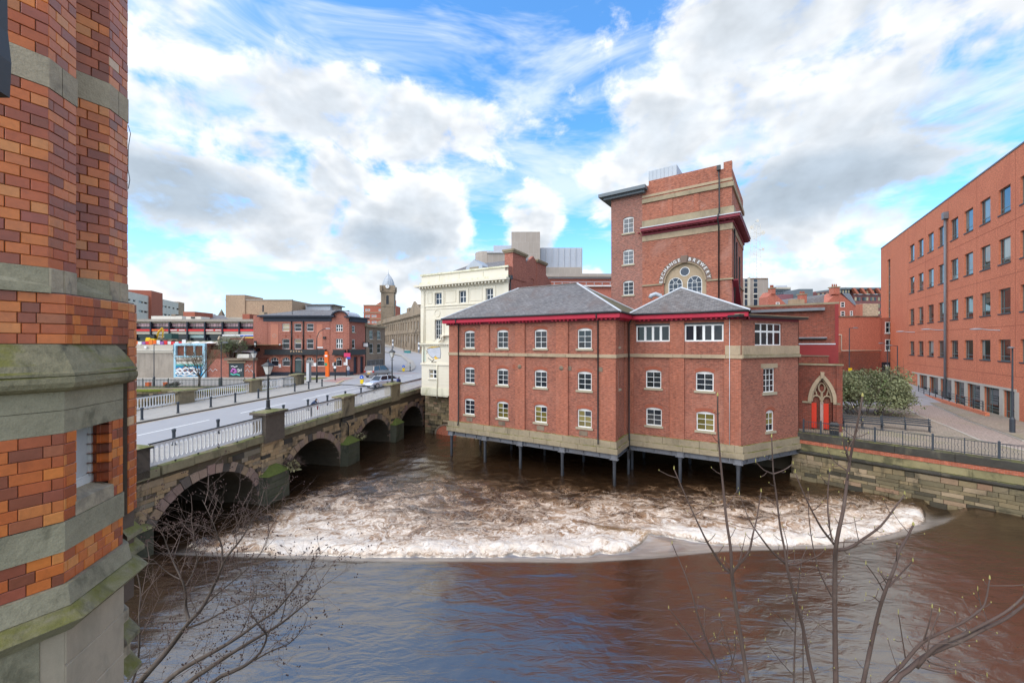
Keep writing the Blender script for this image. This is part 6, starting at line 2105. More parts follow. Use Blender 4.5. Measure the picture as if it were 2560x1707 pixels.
px_box('sign_board', mk, 318, 330.5, zk(400), zk(585), MKY - .5, .3, m_redsign)
m_pinkglass = glass('pinkish clerestory glass', (.42, .27, .29), .25)
CPX = [330, 375.5, 422, 467, 511, 555, 597, 641]
for c in CPX:
    px_box('column', mk, c - 1.5, c + 1.5, zk(340), 852, MKY - .3, .9, m_navy)
for i in range(len(CPX) - 1):
    a, b = CPX[i] + 1.5, CPX[i + 1] - 1.5
    for k in range(6):
        x0, x1 = a + (b - a) * k / 6, a + (b - a) * (k + 1) / 6
        px_box('window_pane', mk, x0 + .4, x1 - .4, zk(374), zk(440), MKY + .7, .1, m_pinkglass)
        if i:
            px_box('window_pane', mk, x0 + .3, x1 - .3, zk(446), zk(488), MKY + .7, .1, m_glass)
    px_box('shop_window', mk, a, b, zk(592), zk(660), MKY + .7, .1, [m_glass, m_glass_lit, m_glass, mat('pale teal shopfront', (.42, .55, .56), .4, .3, 1)][i % 4])
px_box('sign_lettering', mk, 380, 412, zk(499), zk(522), MKY - .2, .08, m_signor)
for a, b in ((426, 442), (447, 462), (515, 533), (538, 552)):
    px_box('sign_lettering', mk, a, b, zk(504), zk(520), MKY - .2, .08, m_signwhite)
px_box('shop_fascia', mk, 556, 645, 836, 840, MKY - .6, .3, m_signwhite)
px_box('shop_fascia', mk, 600, 645, 838, 841.5, MKY - .9, .3, m_signblue)
px_box('shop_fascia', mk, 610, 645, 841.5, 846, MKY - .9, .3, m_signyel)
px_box('roof_plant', mk, 378, 455, zk(235), zk(295), MKY + 5, 4, m_pale)
px_box('roof_plant', mk, 428, 440, zk(200), zk(240), MKY + 5, 3, m_soot)
px_box('roof_plant', mk, 465, 502, zk(245), zk(295), MKY + 4, 4, m_pale)
px_box('roof_plant', mk, 477, 486, zk(250), zk(280), MKY + 3.8, .3, m_glass)
# office slab behind
os_ = thing('pale_office_slab', 'pale panelled office slab with brown stair tower on the left skyline', 'building')
a, b, c = at(250, 690, 150), at(459, 790, 235), None
oA, oB = Vector((-170, 168.)), Vector((at(459, 0, 238).x, 238.))
F_os = TR(oA.x, oA.y, 0) @ RZ(math.atan2(oB.y - oA.y, oB.x - oA.x))
OL = (oB - oA).length
zt_ = at(0, 726, 178).z
wns = []
for zr in (zt_ - 4.2, zt_ - 8.6, zt_ - 13.2):
    k = 8
    while k < OL - 9:
        if not (OL * .42 < k < OL * .58):
            wns.append((k, k + 2.4 + (int(k) % 3), zr, zr + .9))
        k += 5.2
MB(F_os).wall(0, OL, 10, zt_, wns, .4).build('wall', m_pale, os_)
MB(F_os).box(.1, .4, 10, OL, 14, zt_ - .2).build('core', m_glass, os_)
st0 = OL * .44
MB(F_os).box(st0, -1.2, 10, st0 + 12, 8, zt_ + 2.8).build('stair_tower', m_farbrick, os_)
MB(F_os).box(OL - 7, -.2, 10, OL + .5, 14, zt_ + .6).build('end_wall', m_buff, os_)
# buff brick theatre block
bf = thing('buff_brick_block', 'windowless buff brick block on the skyline behind the pub', 'building')
px_box('wall', bf, 564, 730, 750, 812, 190, 20, m_buff)
px_box('fly_tower', bf, 564, 612, 737, 812, 189.5, 14, m_buff)
px_box('parapet', bf, 563, 730.5, 748.5, 751, 189.8, 1, m_tan2)
px_box('lift_tower', bf, 606, 624, 785, 812, 180, 8, m_farbrick)
px_box('lower_roof', bf, 562, 640, 793, 812, 184, 5, m_conc_pale)
gr_ = thing('grey_roof_block', 'low grey louvred rooftop block above the pub roof', 'building')
px_box('wall', gr_, 764, 826, 761, 800, 200, 12, m_ribgrey)
px_box('roof_edge', gr_, 763, 834, 760, 762.5, 199, 14, m_roofgrey)
px_box('side_wall', gr_, 826, 834, 762.5, 800, 202, 10, m_tan2)
rr = thing('long_slate_roofs', 'row of low slate roofs and red brick block behind the market hall', 'building')
px_box('brick_block', rr, 458, 487, 779, 812, 165, 10, m_farbrick)
MB().add([at(486, 800, 170), at(548, 800, 170), at(538, 785, 182), at(482, 785, 182)], [(0, 1, 2, 3)]).build('roof', m_slate, rr)
MB().add([at(520, 800, 168), at(575, 800, 168), at(558, 788, 180), at(524, 788, 180)], [(0, 1, 2, 3)]).build('roof', m_slate, rr)
MB().box(at(486, 0, 171).x, 171, at(0, 815, 171).z, at(575, 0, 171).x, 172, at(0, 799, 171).z).build('wall', m_tan2, rr)
sp = at(554, 790, 260)
spire = MB().box(-1.2, -1.2, -6, 1.2, 1.2, 0).add([(-1.4, -1.4, 0), (1.4, -1.4, 0), (1.4, 1.4, 0), (-1.4, 1.4, 0), (0, 0, 4.2)], [(0, 1, 4), (1, 2, 4), (2, 3, 4), (3, 0, 4), (3, 2, 1, 0)]).build('stone_spire', m_soot, None, TR(sp.x, 260, sp.z + .4))
tag(spire, 'tiny pointed stone spire on the skyline left of the buff block', 'spire')
# building site: barriers, heaps, excavator
random.seed(4)
ORD = 'first second third fourth fifth sixth seventh eighth ninth tenth eleventh twelfth thirteenth fourteenth fifteenth sixteenth'.split()
m_barr = [m_redsign, m_signor, m_orange, m_signwhite, mat('purple sheet', (.35, .16, .42), .7, .2, 2)]
for k in range(16):
    x = 322 + k * 9.2
    Y = 66 + (k % 3) * 1.6
    p = at(x, 861, Y)
    w = 9 / 995 * Y
    o = MB().box(-w / 2, -.05, 0, w / 2, .05, random.uniform(.5, .9)).box(-w / 2, -.25, 0, -w / 2 + .1, .25, .12).box(w / 2 - .1, -.25, 0, w / 2, .25, .12).build('site_barrier', m_barr[k % 5 if k < 11 else 3 * (k % 2)], None, TR(p.x, Y, 10.16))
    tag(o, '%s site barrier, %s from the left of the row on the yard wall' % (('red', 'amber', 'orange', 'white', 'purple')[k % 5 if k < 11 else 3 * (k % 2)], ORD[k]), 'barrier', 'site barriers on the yard wall')
for k in range(5):
    p = at(470 + k * 17, 862, 66)
    pts = []
    mb = MB().lathe([(1.1, 0), (.8, .25), (.4, .5), (.1, .6)], 9, sx=1 + .3 * (k % 2))
    o = mb.build('rubble_heap', mat('white dust sheet', (.66, .64, .62), .9, .3, 3) if k % 2 else m_conc_pale, None, TR(p.x, 66.5, 10.16))
    tag(o, 'pale rubble heap behind the blue workshop, %s from its left end' % ORD[k], 'heap', 'rubble heaps on the yard')
ex = thing('excavator', 'yellow tracked excavator with raised arm on the building site', 'excavator', TR(at(383, 0, 72).x, 72, 10.2) @ SCL(.62, .62, .72))
s_ = 72 / 995.
MB().box(-1.6, -.9, 0, 1.6, -.35, .6).box(-1.6, .35, 0, 1.6, .9, .6).build('track', m_tyre, ex)
MB().box(-1.4, -.95, .65, 1.2, .95, 1.5).box(-1.5, -.7, 1.5, -.3, .7, 1.75).build('body', m_yellow, ex)
MB().box(.1, -.9, 1.5, 1.1, -.1, 2.35).build('cab', m_glass, ex)
MB().tube([(.6, .3, 1.4), (1.2, .3, 3.0), (2.4, .3, 4.2)], [.28, .34, .22], 4).build('boom', m_signyel, ex)
MB().tube([(2.4, .3, 4.3), (2.6, .3, 3.0), (2.4, .3, 1.7)], [.2, .24, .15], 4).build('dipper', m_signyel, ex)
MB().box(2.0, 0, .9, 2.8, .7, 1.7).build('bucket', m_soot, ex)
vn = thing('site_machine', 'dark site machine with green cab parked right of the excavator', 'machine', TR(at(428, 0, 72).x, 72, 10.2))
MB().box(-1.8, -.8, .3, 1.8, .8, 1.0).build('body', m_soot, vn)
MB().box(-.6, -.75, 1.0, .7, .75, 2.0).build('cab', mat('dark green cab', (.03, .08, .07), .4, .1, 1), vn)
for x in (-1.2, 1.2):
    MB().lathe([(.42, -.9), (.42, .9)], 12).build('wheel', m_tyre, vn, TR(x, 0, .42) @ RX)

# ------------------------------------------------------------------ skyline right of the brewery, and behind it
lw = thing('law_court_block', 'brown concrete court building with tall core and grey louvres behind the cream building', 'building')
zl = lambda x, y: (1040 + x / 3.563, 560 + y / 3.563)
def lb(name, x0, x1, y0, y1, Y, d, m):
    a = zl(x0, y0)
    b = zl(x1, y1)
    return px_box(name, lw, a[0], b[0], a[1], b[1], Y, d, m)
lb('core_tower', 850, 1105, 70, 460, 110, 10, m_tan2)
lb('louvre_block', 1108, 1482, 212, 385, 114, 10, m_ribgrey)
lb('lower_block', 1108, 1482, 385, 460, 113, 10, m_tan2)
lb('curved_block', 640, 860, 255, 400, 108, 8, m_tan2)
lb('lead_roof', 632, 860, 245, 257, 107.6, 9, m_lead)
lb('glazed_block', 690, 850, 192, 248, 111, 6, m_ribgrey)
for k in range(8):
    lb('louvre_rib', 1108 + k * 51.5, 1113 + k * 51.5, 212, 385, 113.7, .3, m_lead)
MB().lathe([(3.6, 0), (3.6, 4.2)], 16).build('curved_end', m_tan2, lw, TR(at(1220, 0, 112).x, 112, at(0, 672, 112).z))
bk2 = thing('brick_deck_building', 'low red brick block with pale railed roof between the cream building and the brewery tower', 'building')
px_box('wall', bk2, 1366, 1560, 696, 745, 78, 6, m_housebrick)
px_box('roof_band', bk2, 1366, 1560, 684, 692, 77, 8, m_tan2)
px_box('roof_glass', bk2, 1366, 1560, 692, 696, 77.5, 1, m_lead)
px_box('lower_band', bk2, 1378, 1560, 713, 716, 77.4, 1, m_signwhite)
for k in range(8):
    px_box('rail_post', bk2, 1385 + k * 20, 1386 + k * 20, 704, 713, 77.3, .1, m_lead)
px_box('roof_rail', bk2, 1378, 1560, 704, 705, 77.3, .06, m_lead)
# concrete tower with mast
zs = lambda x, y: (1840 + x / 6.19, 680 + y / 6.19)
def sb(name, par, x0, x1, y0, y1, Y, d, m, off=0):
    a, b = zs(x0, y0), zs(x1, y1)
    return px_box(name, par, a[0], b[0], a[1], b[1], Y, d, m, off)
ctw = thing('concrete_tower_block', 'brown concrete tower block with strip windows right of the brewery tower', 'building')
sb('wall', ctw, 110, 500, 100, 600, 95, 12, m_tan2)
for x0, x1 in ((132, 178), (272, 328)):
    for k, (y0, y1) in enumerate(((105, 160), (165, 235), (242, 330), (345, 410), (420, 540))):
        sb('window_pane', ctw, x0, x1, y0 + 3, y1 - 3, 95, .1, m_glass_blue, -.08)
    sb('window_frame', ctw, x0 - 4, x1 + 4, 100, 560, 95, .1, m_pale, -.04)
sb('fin', ctw, 205, 222, 80, 560, 94.2, .8, m_conc_pale)
sb('parapet', ctw, 228, 500, 92, 104, 94.8, 12.2, m_buff)
mast = thing('radio_mast', 'pale lattice radio mast standing behind the concrete tower block', 'mast')
mp = at(1888, 700, 110)
mt = at(1888, 562, 110)
mwp = .95
hM = mt.z - mp.z
for sx, sy in ((1, 1), (1, -1), (-1, -1), (-1, 1)):
    MB().tube([(mp.x + sx * 1.3, 110 + sy * 1.3, mp.z - 8), (mp.x + sx * .8, 110 + sy * .8, mp.z + hM * .7), (mp.x + sx * .9, 110 + sy * .9, mt.z)], .055, 4).build('leg', m_pale, mast)
for k in range(15):
    z0 = mp.z + hM * k / 15
    sgn = 1 if k % 2 else -1
    wv = 1.25 - .4 * k / 15
    MB().tube([(mp.x - sgn * wv, 109.1, z0), (mp.x + sgn * wv, 109.1, z0 + hM / 15)], .03, 4).build('brace', m_pale, mast)
    MB().tube([(mp.x - wv, 110.9, z0), (mp.x + wv, 110.9, z0)], .025, 4).build('brace', m_pale, mast)
for k, (dx, z, r) in enumerate(((-1.6, mt.z - 1, .5), (1.5, mt.z - 2.5, .55), (0, mt.z + .8, .4), (1.5, mt.z - 7, .4))):
    MB().lathe([(r * .3, -.1), (r, .05), (r, .1)], 10).build('dish', m_pale, mast, TR(mp.x + dx, 109, z) @ RX)
    MB().tube([(mp.x + dx * .5, 110, z), (mp.x + dx, 109.2, z)], .06, 4).build('brace', m_pale, mast)
# gabled houses
hs_ = thing('gabled_terrace', 'red brick gabled houses with chimneys and grey roof above the annex', 'building')
Yh = 80
pt = lambda x, y, Y=Yh: at(*zs(x, y), Y)
def gable(x0, x1, yb, yl, yr, xa, ya, win):
    a = [pt(x0, yb), pt(x1, yb), pt(x1, yr), pt(xa, ya), pt(x0, yl)]
    MB().slab([(p.x, p.z) for p in a], Yh, Yh + 3).build('gable_wall', m_housebrick, hs_)
gable(500, 780, 760, 380, 500, 560, 300, None)
gable(1380, 1850, 900, 495, 520, 1575, 310, None)
for xc, yt, yb, w in ((568, 250, 340, 55), (1040, 345, 480, 80), (1540, 235, 345, 90)):
    c_ = sb('chimney', hs_, xc - w / 2, xc + w / 2, yt, yb, Yh, 1.2, m_housebrick, -.3)
    sb('chimney_cap', c_, xc - w / 2 - 8, xc + w / 2 + 8, yt - 8, yt + 8, Yh, 1.5, m_tan_moss, -.4)
    for k in range(3):
        q = pt(xc - w / 3 + k * w / 3, yt - 8)
        MB().lathe([(.13, 0), (.10, .55)], 8).build('chimney_pot', m_rub, c_, TR(q.x, Yh + .3, q.z))
MB().add([pt(760, 510), pt(1400, 520), pt(1560, 320, Yh + 4), pt(700, 430, Yh + 6)], [(0, 1, 2, 3)]).build('roof', m_slate, hs_)
MB().add([pt(1850, 530, Yh - .1), pt(1640, 325, Yh - .1), pt(1760, 330, Yh + 8), pt(1850, 480, Yh + 8)], [(0, 1, 2, 3)]).build('roof', m_slate, hs_)
sb('bay', hs_, 870, 1060, 420, 520, Yh - 1.2, 1.2, m_tan)
for x0, x1, y0, y1 in ((618, 675, 465, 505), (1620, 1682, 465, 545), (1622, 1685, 605, 682), (1765, 1808, 600, 675), (1460, 1520, 470, 490)):
    p0_, p1_ = pt(x0, y1, Yh - .05), pt(x1, y0, Yh - .05)
    window(hs_, TR(0, Yh - .06, 0), p0_.x, p1_.x, p0_.z, p1_.z, 1, 2, rec=0, fr=.10, bar=.10, sill=False)
# glazed terrace block, dark red with mansard bays
gb = thing('stepped_offices', 'dark red office terrace with sloped bays on the right skyline', 'building')
Yg = 140
sb('wall', gb, 1830, 2300, 260, 700, Yg, 10, mat('plum brick', (.20, .085, .085), .9, .12, .3))
sb('wall', gb, 1240, 1840, 300, 460, Yg + 2, 10, mat('plum brick', (.20, .085, .085), .9, .12, .3))
sb('roof_band', gb, 1640, 2300, 240, 268, Yg - .6, 11, m_flatroof)
MB().add([at(*zs(1240, 300), Yg + 1), at(*zs(1700, 236), Yg - .7), at(*zs(1700, 262), Yg - .7), at(*zs(1240, 325), Yg + 1)], [(3, 2, 1, 0)]).build('roof_band', m_flatroof, gb)
for k in range(5):
    x = 1830 + k * 120
    MB().slab([(at(*zs(x, 345), Yg).x, at(*zs(x, 345), Yg).z), (at(*zs(x + 36, 345), Yg).x, at(*zs(x, 345), Yg).z), (at(*zs(x - 30, 255), Yg).x, at(*zs(x, 255), Yg).z), (at(*zs(x - 66, 255), Yg).x, at(*zs(x, 255), Yg).z)], Yg - 1.2, Yg).build('sloped_fin', m_farbrick, gb)
    for y0, y1 in ((285, 340), (390, 445), (495, 555), (605, 650)):
        for j in range(3):
            sb('window_pane', gb, x + 5 + j * 30, x + 33 + j * 30, y0, y1, Yg, .2, [m_glass_lit, m_glass_blue, m_glass_off][(k + j) % 3], -.1)
    sb('sill_band', gb, x - 10, x + 120, 342, 352, Yg, .5, m_lead, -.5)
for k in range(7):
    sb('window_pane', gb, 1260 + k * 34, 1290 + k * 34, 330 - k * 2, 372 - k * 2, Yg + 2, .2, [m_glass_lit, m_glass_blue][k % 2], -.15)
    sb('window_pane', gb, 1600 + k * 22, 1619 + k * 22, 282, 325, Yg - .2, .2, [m_glass_lit, m_glass_blue][k % 2], -.15)
sb('cladding', gb, 980, 1190, 262, 400, Yg - 2, 8, m_flatroof)
sb('cladding', gb, 700, 985, 345, 430, Yg + 1, 8, mat('mauve cladding', (.24, .10, .12), .8, .1, .5))
sb('wall', gb, 1960, 2200, 490, 700, 105, 4, m_buff)
sb('wall', gb, 1910, 1960, 500, 700, 104, 4, m_farbrick)
gh_ = thing('grey_hospital_block', 'pale grey stepped concrete block in the far distance above the houses', 'building')
sb('storey', gh_, 500, 850, 250, 400, 260, 20, m_ribgrey)
sb('storey', gh_, 600, 850, 235, 262, 258, 20, m_conc_pale)
sb('storey', gh_, 640, 790, 210, 236, 262, 12, m_ribgrey)
for k in range(4):
    sb('window_band', gh_, 505, 845, 268 + k * 30, 280 + k * 30, 257, 1, m_glass_blue)
sb('penthouse', gh_, 910, 980, 280, 330, 300, 10, m_conc_pale)

# ------------------------------------------------------------------ glazed brick turret close on the left
# plan coordinates: a = along the street grid away from the viewer, b = out towards the river; heights relative to the eye
KS = 1.5
NM = TR(0, 0, CAM_H) @ RZ(-GRID)            # local x = b (towards the river), local y = a
tur = thing('brick_turret', 'glazed red and orange brick turret with mossy stone mouldings close on the left', 'building', NM)
STOPS = [(0, (.23, .075, .045)), (.14, (.31, .085, .045)), (.26, (.42, .105, .042)), (.40, (.52, .13, .040)), (.55, (.60, .165, .042)), (.68, (.67, .21, .050)), (.80, (.46, .10, .038)), (.89, (.66, .25, .075)), (.95, (.30, .085, .055)), (.985, (.36, .10, .06)), (1, (.68, .47, .28))]
m_glaze = mat('glazed brick', None, .30, .26, 7, rand=STOPS, bump=.0012, spec=.3, coat=.3, fine=.10, stain=(.20, .055, .03), stain_amt=.25)
m_mortar = mat('dark mortar', (.13, .095, .075), .95, .25, 12, fine=.2)
m_tstone = mat('weathered turret stone', (.42, .345, .245), .92, .32, 4, bump=.012, stain=(.19, .165, .13), stain_amt=.8, fine=.28)
m_tmoss = mat('green algae stone', (.31, .275, .19), .92, .38, 3.5, bump=.014, moss=-.03, stain=(.15, .135, .09), stain_amt=.85, fine=.30, moss_col=(.165, .165, .06))
m_tmoss2 = mat('thick mossy stone', (.24, .21, .13), .92, .4, 4, bump=.018, moss=.06, stain=(.085, .08, .055), stain_amt=.85, fine=.32, moss_col=(.16, .15, .04))
m_pbrown = mat('pale ashlar', (.44, .36, .27), .9, .14, 3, bump=.002, stain=(.28, .25, .19), stain_amt=.5, fine=.1)


def face_frame(p, q):
    """wall frame on the plan segment p->q (a,b), x from p to q, y into the wall (away from the river)"""
    p, q = Vector((p[1] * KS, p[0] * KS)), Vector((q[1] * KS, q[0] * KS))     # to local x=b, y=a
    d = q - p
    return TR(p.x, p.y, 0) @ RZ(math.atan2(d.y, d.x)), d.length


BRICKS = []
random.seed(31)


def brick_face(p, q, h0, h1, pitch=.0775, lens=(.135, .112), off=0, holes=(), row0=0, stretch=True, cutl=True):
    F, L = face_frame(p, q)
    h0, h1 = h0 * KS, h1 * KS
    pi_ = pitch * KS
    nrow = max(1, int(round((h1 - h0) / pi_)))
    pi_ = (h1 - h0) / nrow
    j = .0035 * KS
    MB().box(0, .012 * KS, h0, L, .1, h1).build('mortar_bed', m_mortar, tur, F) if not holes else None
    for r in range(nrow):
        z = h0 + r * pi_
        x = -(.5 if (r + row0) % 2 else 0) * lens[0] * KS
        i = 0
        while x < L - .01:
            w = (lens[0] if (i + r) % 2 == 0 else lens[1]) * KS
            a, b = max(x, 0), min(x + w, L)
            x += w
            i += 1
            if L - x < .03:
                b = L
                x = L
            if b - a < .02:
                continue
            segs = [(a, b)]
            for hx0, hx1, hz0, hz1 in holes:
                if z + pi_ * .5 > hz0 * KS and z + pi_ * .5 < hz1 * KS:
                    ns = []
                    for s0, s1 in segs:
                        if s1 <= hx0 * KS or s0 >= hx1 * KS:
                            ns.append((s0, s1))
                        else:
                            if s0 < hx0 * KS - .01:
                                ns.append((s0, hx0 * KS))
                            if s1 > hx1 * KS + .01:
                                ns.append((hx1 * KS, s1))
                    segs = ns
            for s0, s1 in segs:
                BRICKS.append((F, s0 + j * .5, z + j * .5, s1 - s0 - j, pi_ - j, random.uniform(-.002, .003)))


A0p, A1p, A2p = (.10, -4.3), (.723, -4.3), (.894, -4.471)
A3p, B0p, B1p, B2p, B3p = (.894, -4.73), (.894, -4.73), (1.14, -4.73), (1.301, -4.891), (1.301, -6.2)


def solid(name, poly, h0, h1, m):
    """prism on plan points (a,b)"""
    pl = [(b * KS, a * KS) for a, b in poly]
    ar = sum(pl[i][0] * pl[(i + 1) % len(pl)][1] - pl[(i + 1) % len(pl)][0] * pl[i][1] for i in range(len(pl)))
    if ar < 0:
        pl = pl[::-1]
    return MB().prism(pl, h0 * KS, h1 * KS).build(name, m, tur)


def inset(poly, d):
    return [(a - d, b - d) for a, b in poly]


UP = [A0p, A1p, A2p, A3p, B1p, B2p, B3p, (.10, -6.2)]
UPi = [(.05, -4.318), (.715, -4.318), (.876, -4.48), (.876, -4.748), (1.133, -4.748), (1.283, -4.898), (1.283, -6.2), (.05, -6.2)]
solid('upper_core', UPi, .38, 4.0, m_mortar)
for h0, h1, r0 in ((.542, 1.83, 0), (2.04, 3.9, 1)):
    brick_face(A0p, A1p, h0, h1, row0=r0)
    brick_face(A1p, A2p, h0, h1, row0=r0, lens=(.127, .105))
for h0, h1, r0 in ((.542, 2.02, 1), (2.235, 3.9, 0)):
    brick_face(B0p, B1p, h0, h1, row0=r0)
    brick_face(B1p, B2p, h0, h1, row0=r0, lens=(.12, .10))
    brick_face(B2p, (1.301, -5.3), h0, h1, row0=r0)
# upper stone bands
solid('band_stone', [(.1, -4.296), (.725, -4.296), (.80, -4.371), (.80, -4.6), (.1, -4.6)], 1.83, 2.04, m_tstone)
solid('band_stone', [(.803, -4.374), (.899, -4.470), (.899, -4.7), (.803, -4.7)], 1.83, 2.04, m_tstone)
solid('band_stone', [(.90, -4.726), (1.142, -4.726), (1.215, -4.80), (1.215, -5), (.9, -5)], 2.02, 2.235, m_tstone)
solid('band_stone', [(1.218, -4.803), (1.305, -4.890), (1.305, -5.3), (1.218, -5.3)], 2.02, 2.235, m_tstone)
# broach stops: octagon turning into the square below, with sloping weathered tops
LO = [(.0, -4.262), (.79, -4.262), (.93, -4.40), (1.262, -4.73), (1.345, -4.86), (1.345, -6.2), (0, -6.2)]
for p, q, hh0, hh1 in ((A1p, A2p, .36, .545), (B1p, B2p, .36, .545)):
    F, L = face_frame(p, q)
    for k in range(2):
        link('broach_stone', box_mesh(round(L / 2 - .008, 3), .12, (hh1 - hh0) * KS, m_tstone, .01), tur, F @ TR(k * L / 2 + .004, -.012, hh0 * KS))
for (p, q), r in (((A0p, A1p), 1), ((B0p, B1p), 0)):
    F, L = face_frame(p, q)
    pr = .04 * KS
    h0, h1 = .36 * KS, .545 * KS
    MB().box(0, 0.002, h0, L, .15, h1).build('broach_stone', m_tmoss, tur, F)
    MB().add([(0, -pr * 1.6, h0), (L, -pr * 1.6, h0), (L, -pr * 1.6, h0 + .05 * KS), (0, -pr * 1.6, h0 + .085 * KS), (0, 0.0, h1 - .01), (L * .98, 0, h0 + .06 * KS), (L, .02, h0), (0, .02, h0)],
             [(0, 1, 2, 3), (3, 2, 5, 4), (1, 6, 5, 2), (0, 3, 4, 7)]).build('weathering', m_tmoss, tur, F)
# lower brick drum between the two stone courses
Dp = [(.0, -4.262), (.80, -4.262), (1.262, -4.724), (1.345, -4.83), (1.345, -6)]
solid('lower_core', [(.0, -4.28), (.793, -4.28), (1.248, -4.734), (1.328, -4.84), (1.328, -6), (0, -6)], -.05, .37, m_mortar)
solid('lower_core', [(.0, -4.55), (.6, -4.55), (1.02, -4.92), (1.23, -4.77), (1.328, -4.84), (1.328, -6), (0, -6)], -2.3, -.06, m_mortar)
brick_face(Dp[0], Dp[1], -.0, .36, lens=(.135, .085))
brick_face(Dp[1], Dp[2], -.0, .36, lens=(.12, .075), row0=1)
brick_face(Dp[2], Dp[3], -1.5, .36, lens=(.09, .06))
brick_face(Dp[3], (1.345, -5.2), -1.5, .36)
# oriel below: hood, frieze, brick with window, plinth
O0, O1, O2, O3 = (.0, -4.2), (.779, -4.2), (1.198, -4.619), (1.198, -5.0)


def course(h0, h1, pr0, pr1, m, name):
    """moulded course round the oriel, set forward by pr0 at its foot and pr1 at its top"""
    def ring_(pr):
        return [(0.0, -4.2 + pr), (.779 + pr * .41, -4.2 + pr), (1.198 + pr * 1.0, -4.619 + pr * .41), (1.198 + pr, -5.2)]
    lo = [(b * KS, a * KS, h0 * KS) for a, b in ring_(pr0)]
    hi = [(b * KS, a * KS, h1 * KS) for a, b in ring_(pr1)]
    bl_ = (-5.2 * KS, 0)
    vs = lo + hi
    fs = [(0, 1, 5, 4), (1, 2, 6, 5), (2, 3, 7, 6), (4, 5, 6, 7), (3, 2, 1, 0)]
    return MB().add(vs, [f[::-1] for f in fs]).build(name, m, tur)


prof = [(-.335, .02), (-.325, .05), (-.305, .075), (-.27, .088), (-.235, .085), (-.225, .07), (-.222, .082), (-.205, .082), (-.19, .07), (-.15, .055), (-.11, .03), (-.06, .0), (-.02, -.03), (.0, -.05)]
hood = MB()
for (h0, p0), (h1, p1) in zip(prof[:-1], prof[1:]):
    def ring_(pr):
        return [(0.0, -4.2 + pr), (.779 + pr * .41, -4.2 + pr), (1.198 + pr * 1.0, -4.619 + pr * .41), (1.198 + pr, -5.2)]
    lo = [(b * KS, a * KS, h0 * KS) for a, b in ring_(p0)]
    hi = [(b * KS, a * KS, h1 * KS) for a, b in ring_(p1)]
    hood.add(lo + hi, [(4, 5, 1, 0), (5, 6, 2, 1), (6, 7, 3, 2)])
ho = hood.build('hood_mould', m_tmoss2, tur, smooth=False)
course(-.47, -.335, .0, .0, m_tmoss, 'frieze_stone')
course(-.633, -.474, .0, .0, m_tmoss, 'frieze_stone')
# chamfer face with the window
Fw, Lw = face_frame(O1, O2)
wx0, wx1 = .11 * KS, .47 * KS                 # opening along the face
wz0, wz1 = -1.12 * KS, -.60 * KS
solid('oriel_core', [(0, -4.24), (.755, -4.24), (.70, -4.46), (1.02, -4.84), (1.168, -4.66), (1.165, -5.2), (0, -5.2)], -2.2, -.6, m_mortar)
brick_face(O0, O1, -1.264, -.633, lens=(.15, .115), row0=0)
brick_face(O1, O2, -1.264, -.633, lens=(.10, .075), holes=[(wx0 / KS, wx1 / KS, -1.3, -.58)])
# reveals: left hidden, right of brick
for r in range(8):
    z = wz0 + r * .0775 * KS
    for k in range(2):
        BRICKS.append((Fw @ TR(wx1, 0, 0) @ RZ(PI / 2), .006 + k * .13, z + .004, .122, .0775 * KS - .009, 0))
link('mortar_bed', box_mesh(.1, .3, 1.0, m_mortar), tur, Fw @ TR(wx1 + .012, .006, wz0))
link('mortar_bed', box_mesh(.15, .2, .95, m_mortar), tur, Fw @ TR(.0, .018, wz0 - .1))
MB().add([(wx0 - .02, -.0, -1.264 * KS), (wx1 + .02, -.0, -1.264 * KS), (wx1 + .02, .0, -1.16 * KS), (wx0 - .02, 0, -1.16 * KS), (wx0, .28, -1.10 * KS), (wx1, .28, -1.10 * KS)], [(0, 1, 2, 3), (3, 2, 5, 4)]).build('window_sill', m_tstone, tur, Fw)
link('lintel', box_mesh(wx1 - wx0 + .1, .3, .08, m_tmoss), tur, Fw @ TR(wx0 - .05, .004, -.62 * KS))
tw = MB().box(wx0, .20, -1.12 * KS, wx0 + .09, .27, -.61 * KS).box(wx1 - .03, .20, -1.12 * KS, wx1, .27, -.61 * KS).box(wx0, .195, -1.12 * KS, wx1, .27, -1.065 * KS).box(wx0, .2, -.645 * KS, wx1, .27, -.61 * KS).box(wx0 + .13, .215, -1.1 * KS, wx1 - .05, .26, -1.05 * KS).build('window', mat('flaking white paint', (.72, .71, .69), .6, .12, 8, stain=(.45, .42, .36), stain_amt=.4), tur, Fw)
link('pane', box_mesh(wx1 - wx0 - .1, .015, .5 * KS, mat('dusty blind', (.60, .60, .60), .5, .15, 5)), tw, TR(wx0 + .08, .235, -1.11 * KS))
link('dark_room', box_mesh(.5, .02, 1.0, m_mortar), tur, Fw @ TR(wx0 - .1, .30, wz0 - .1))
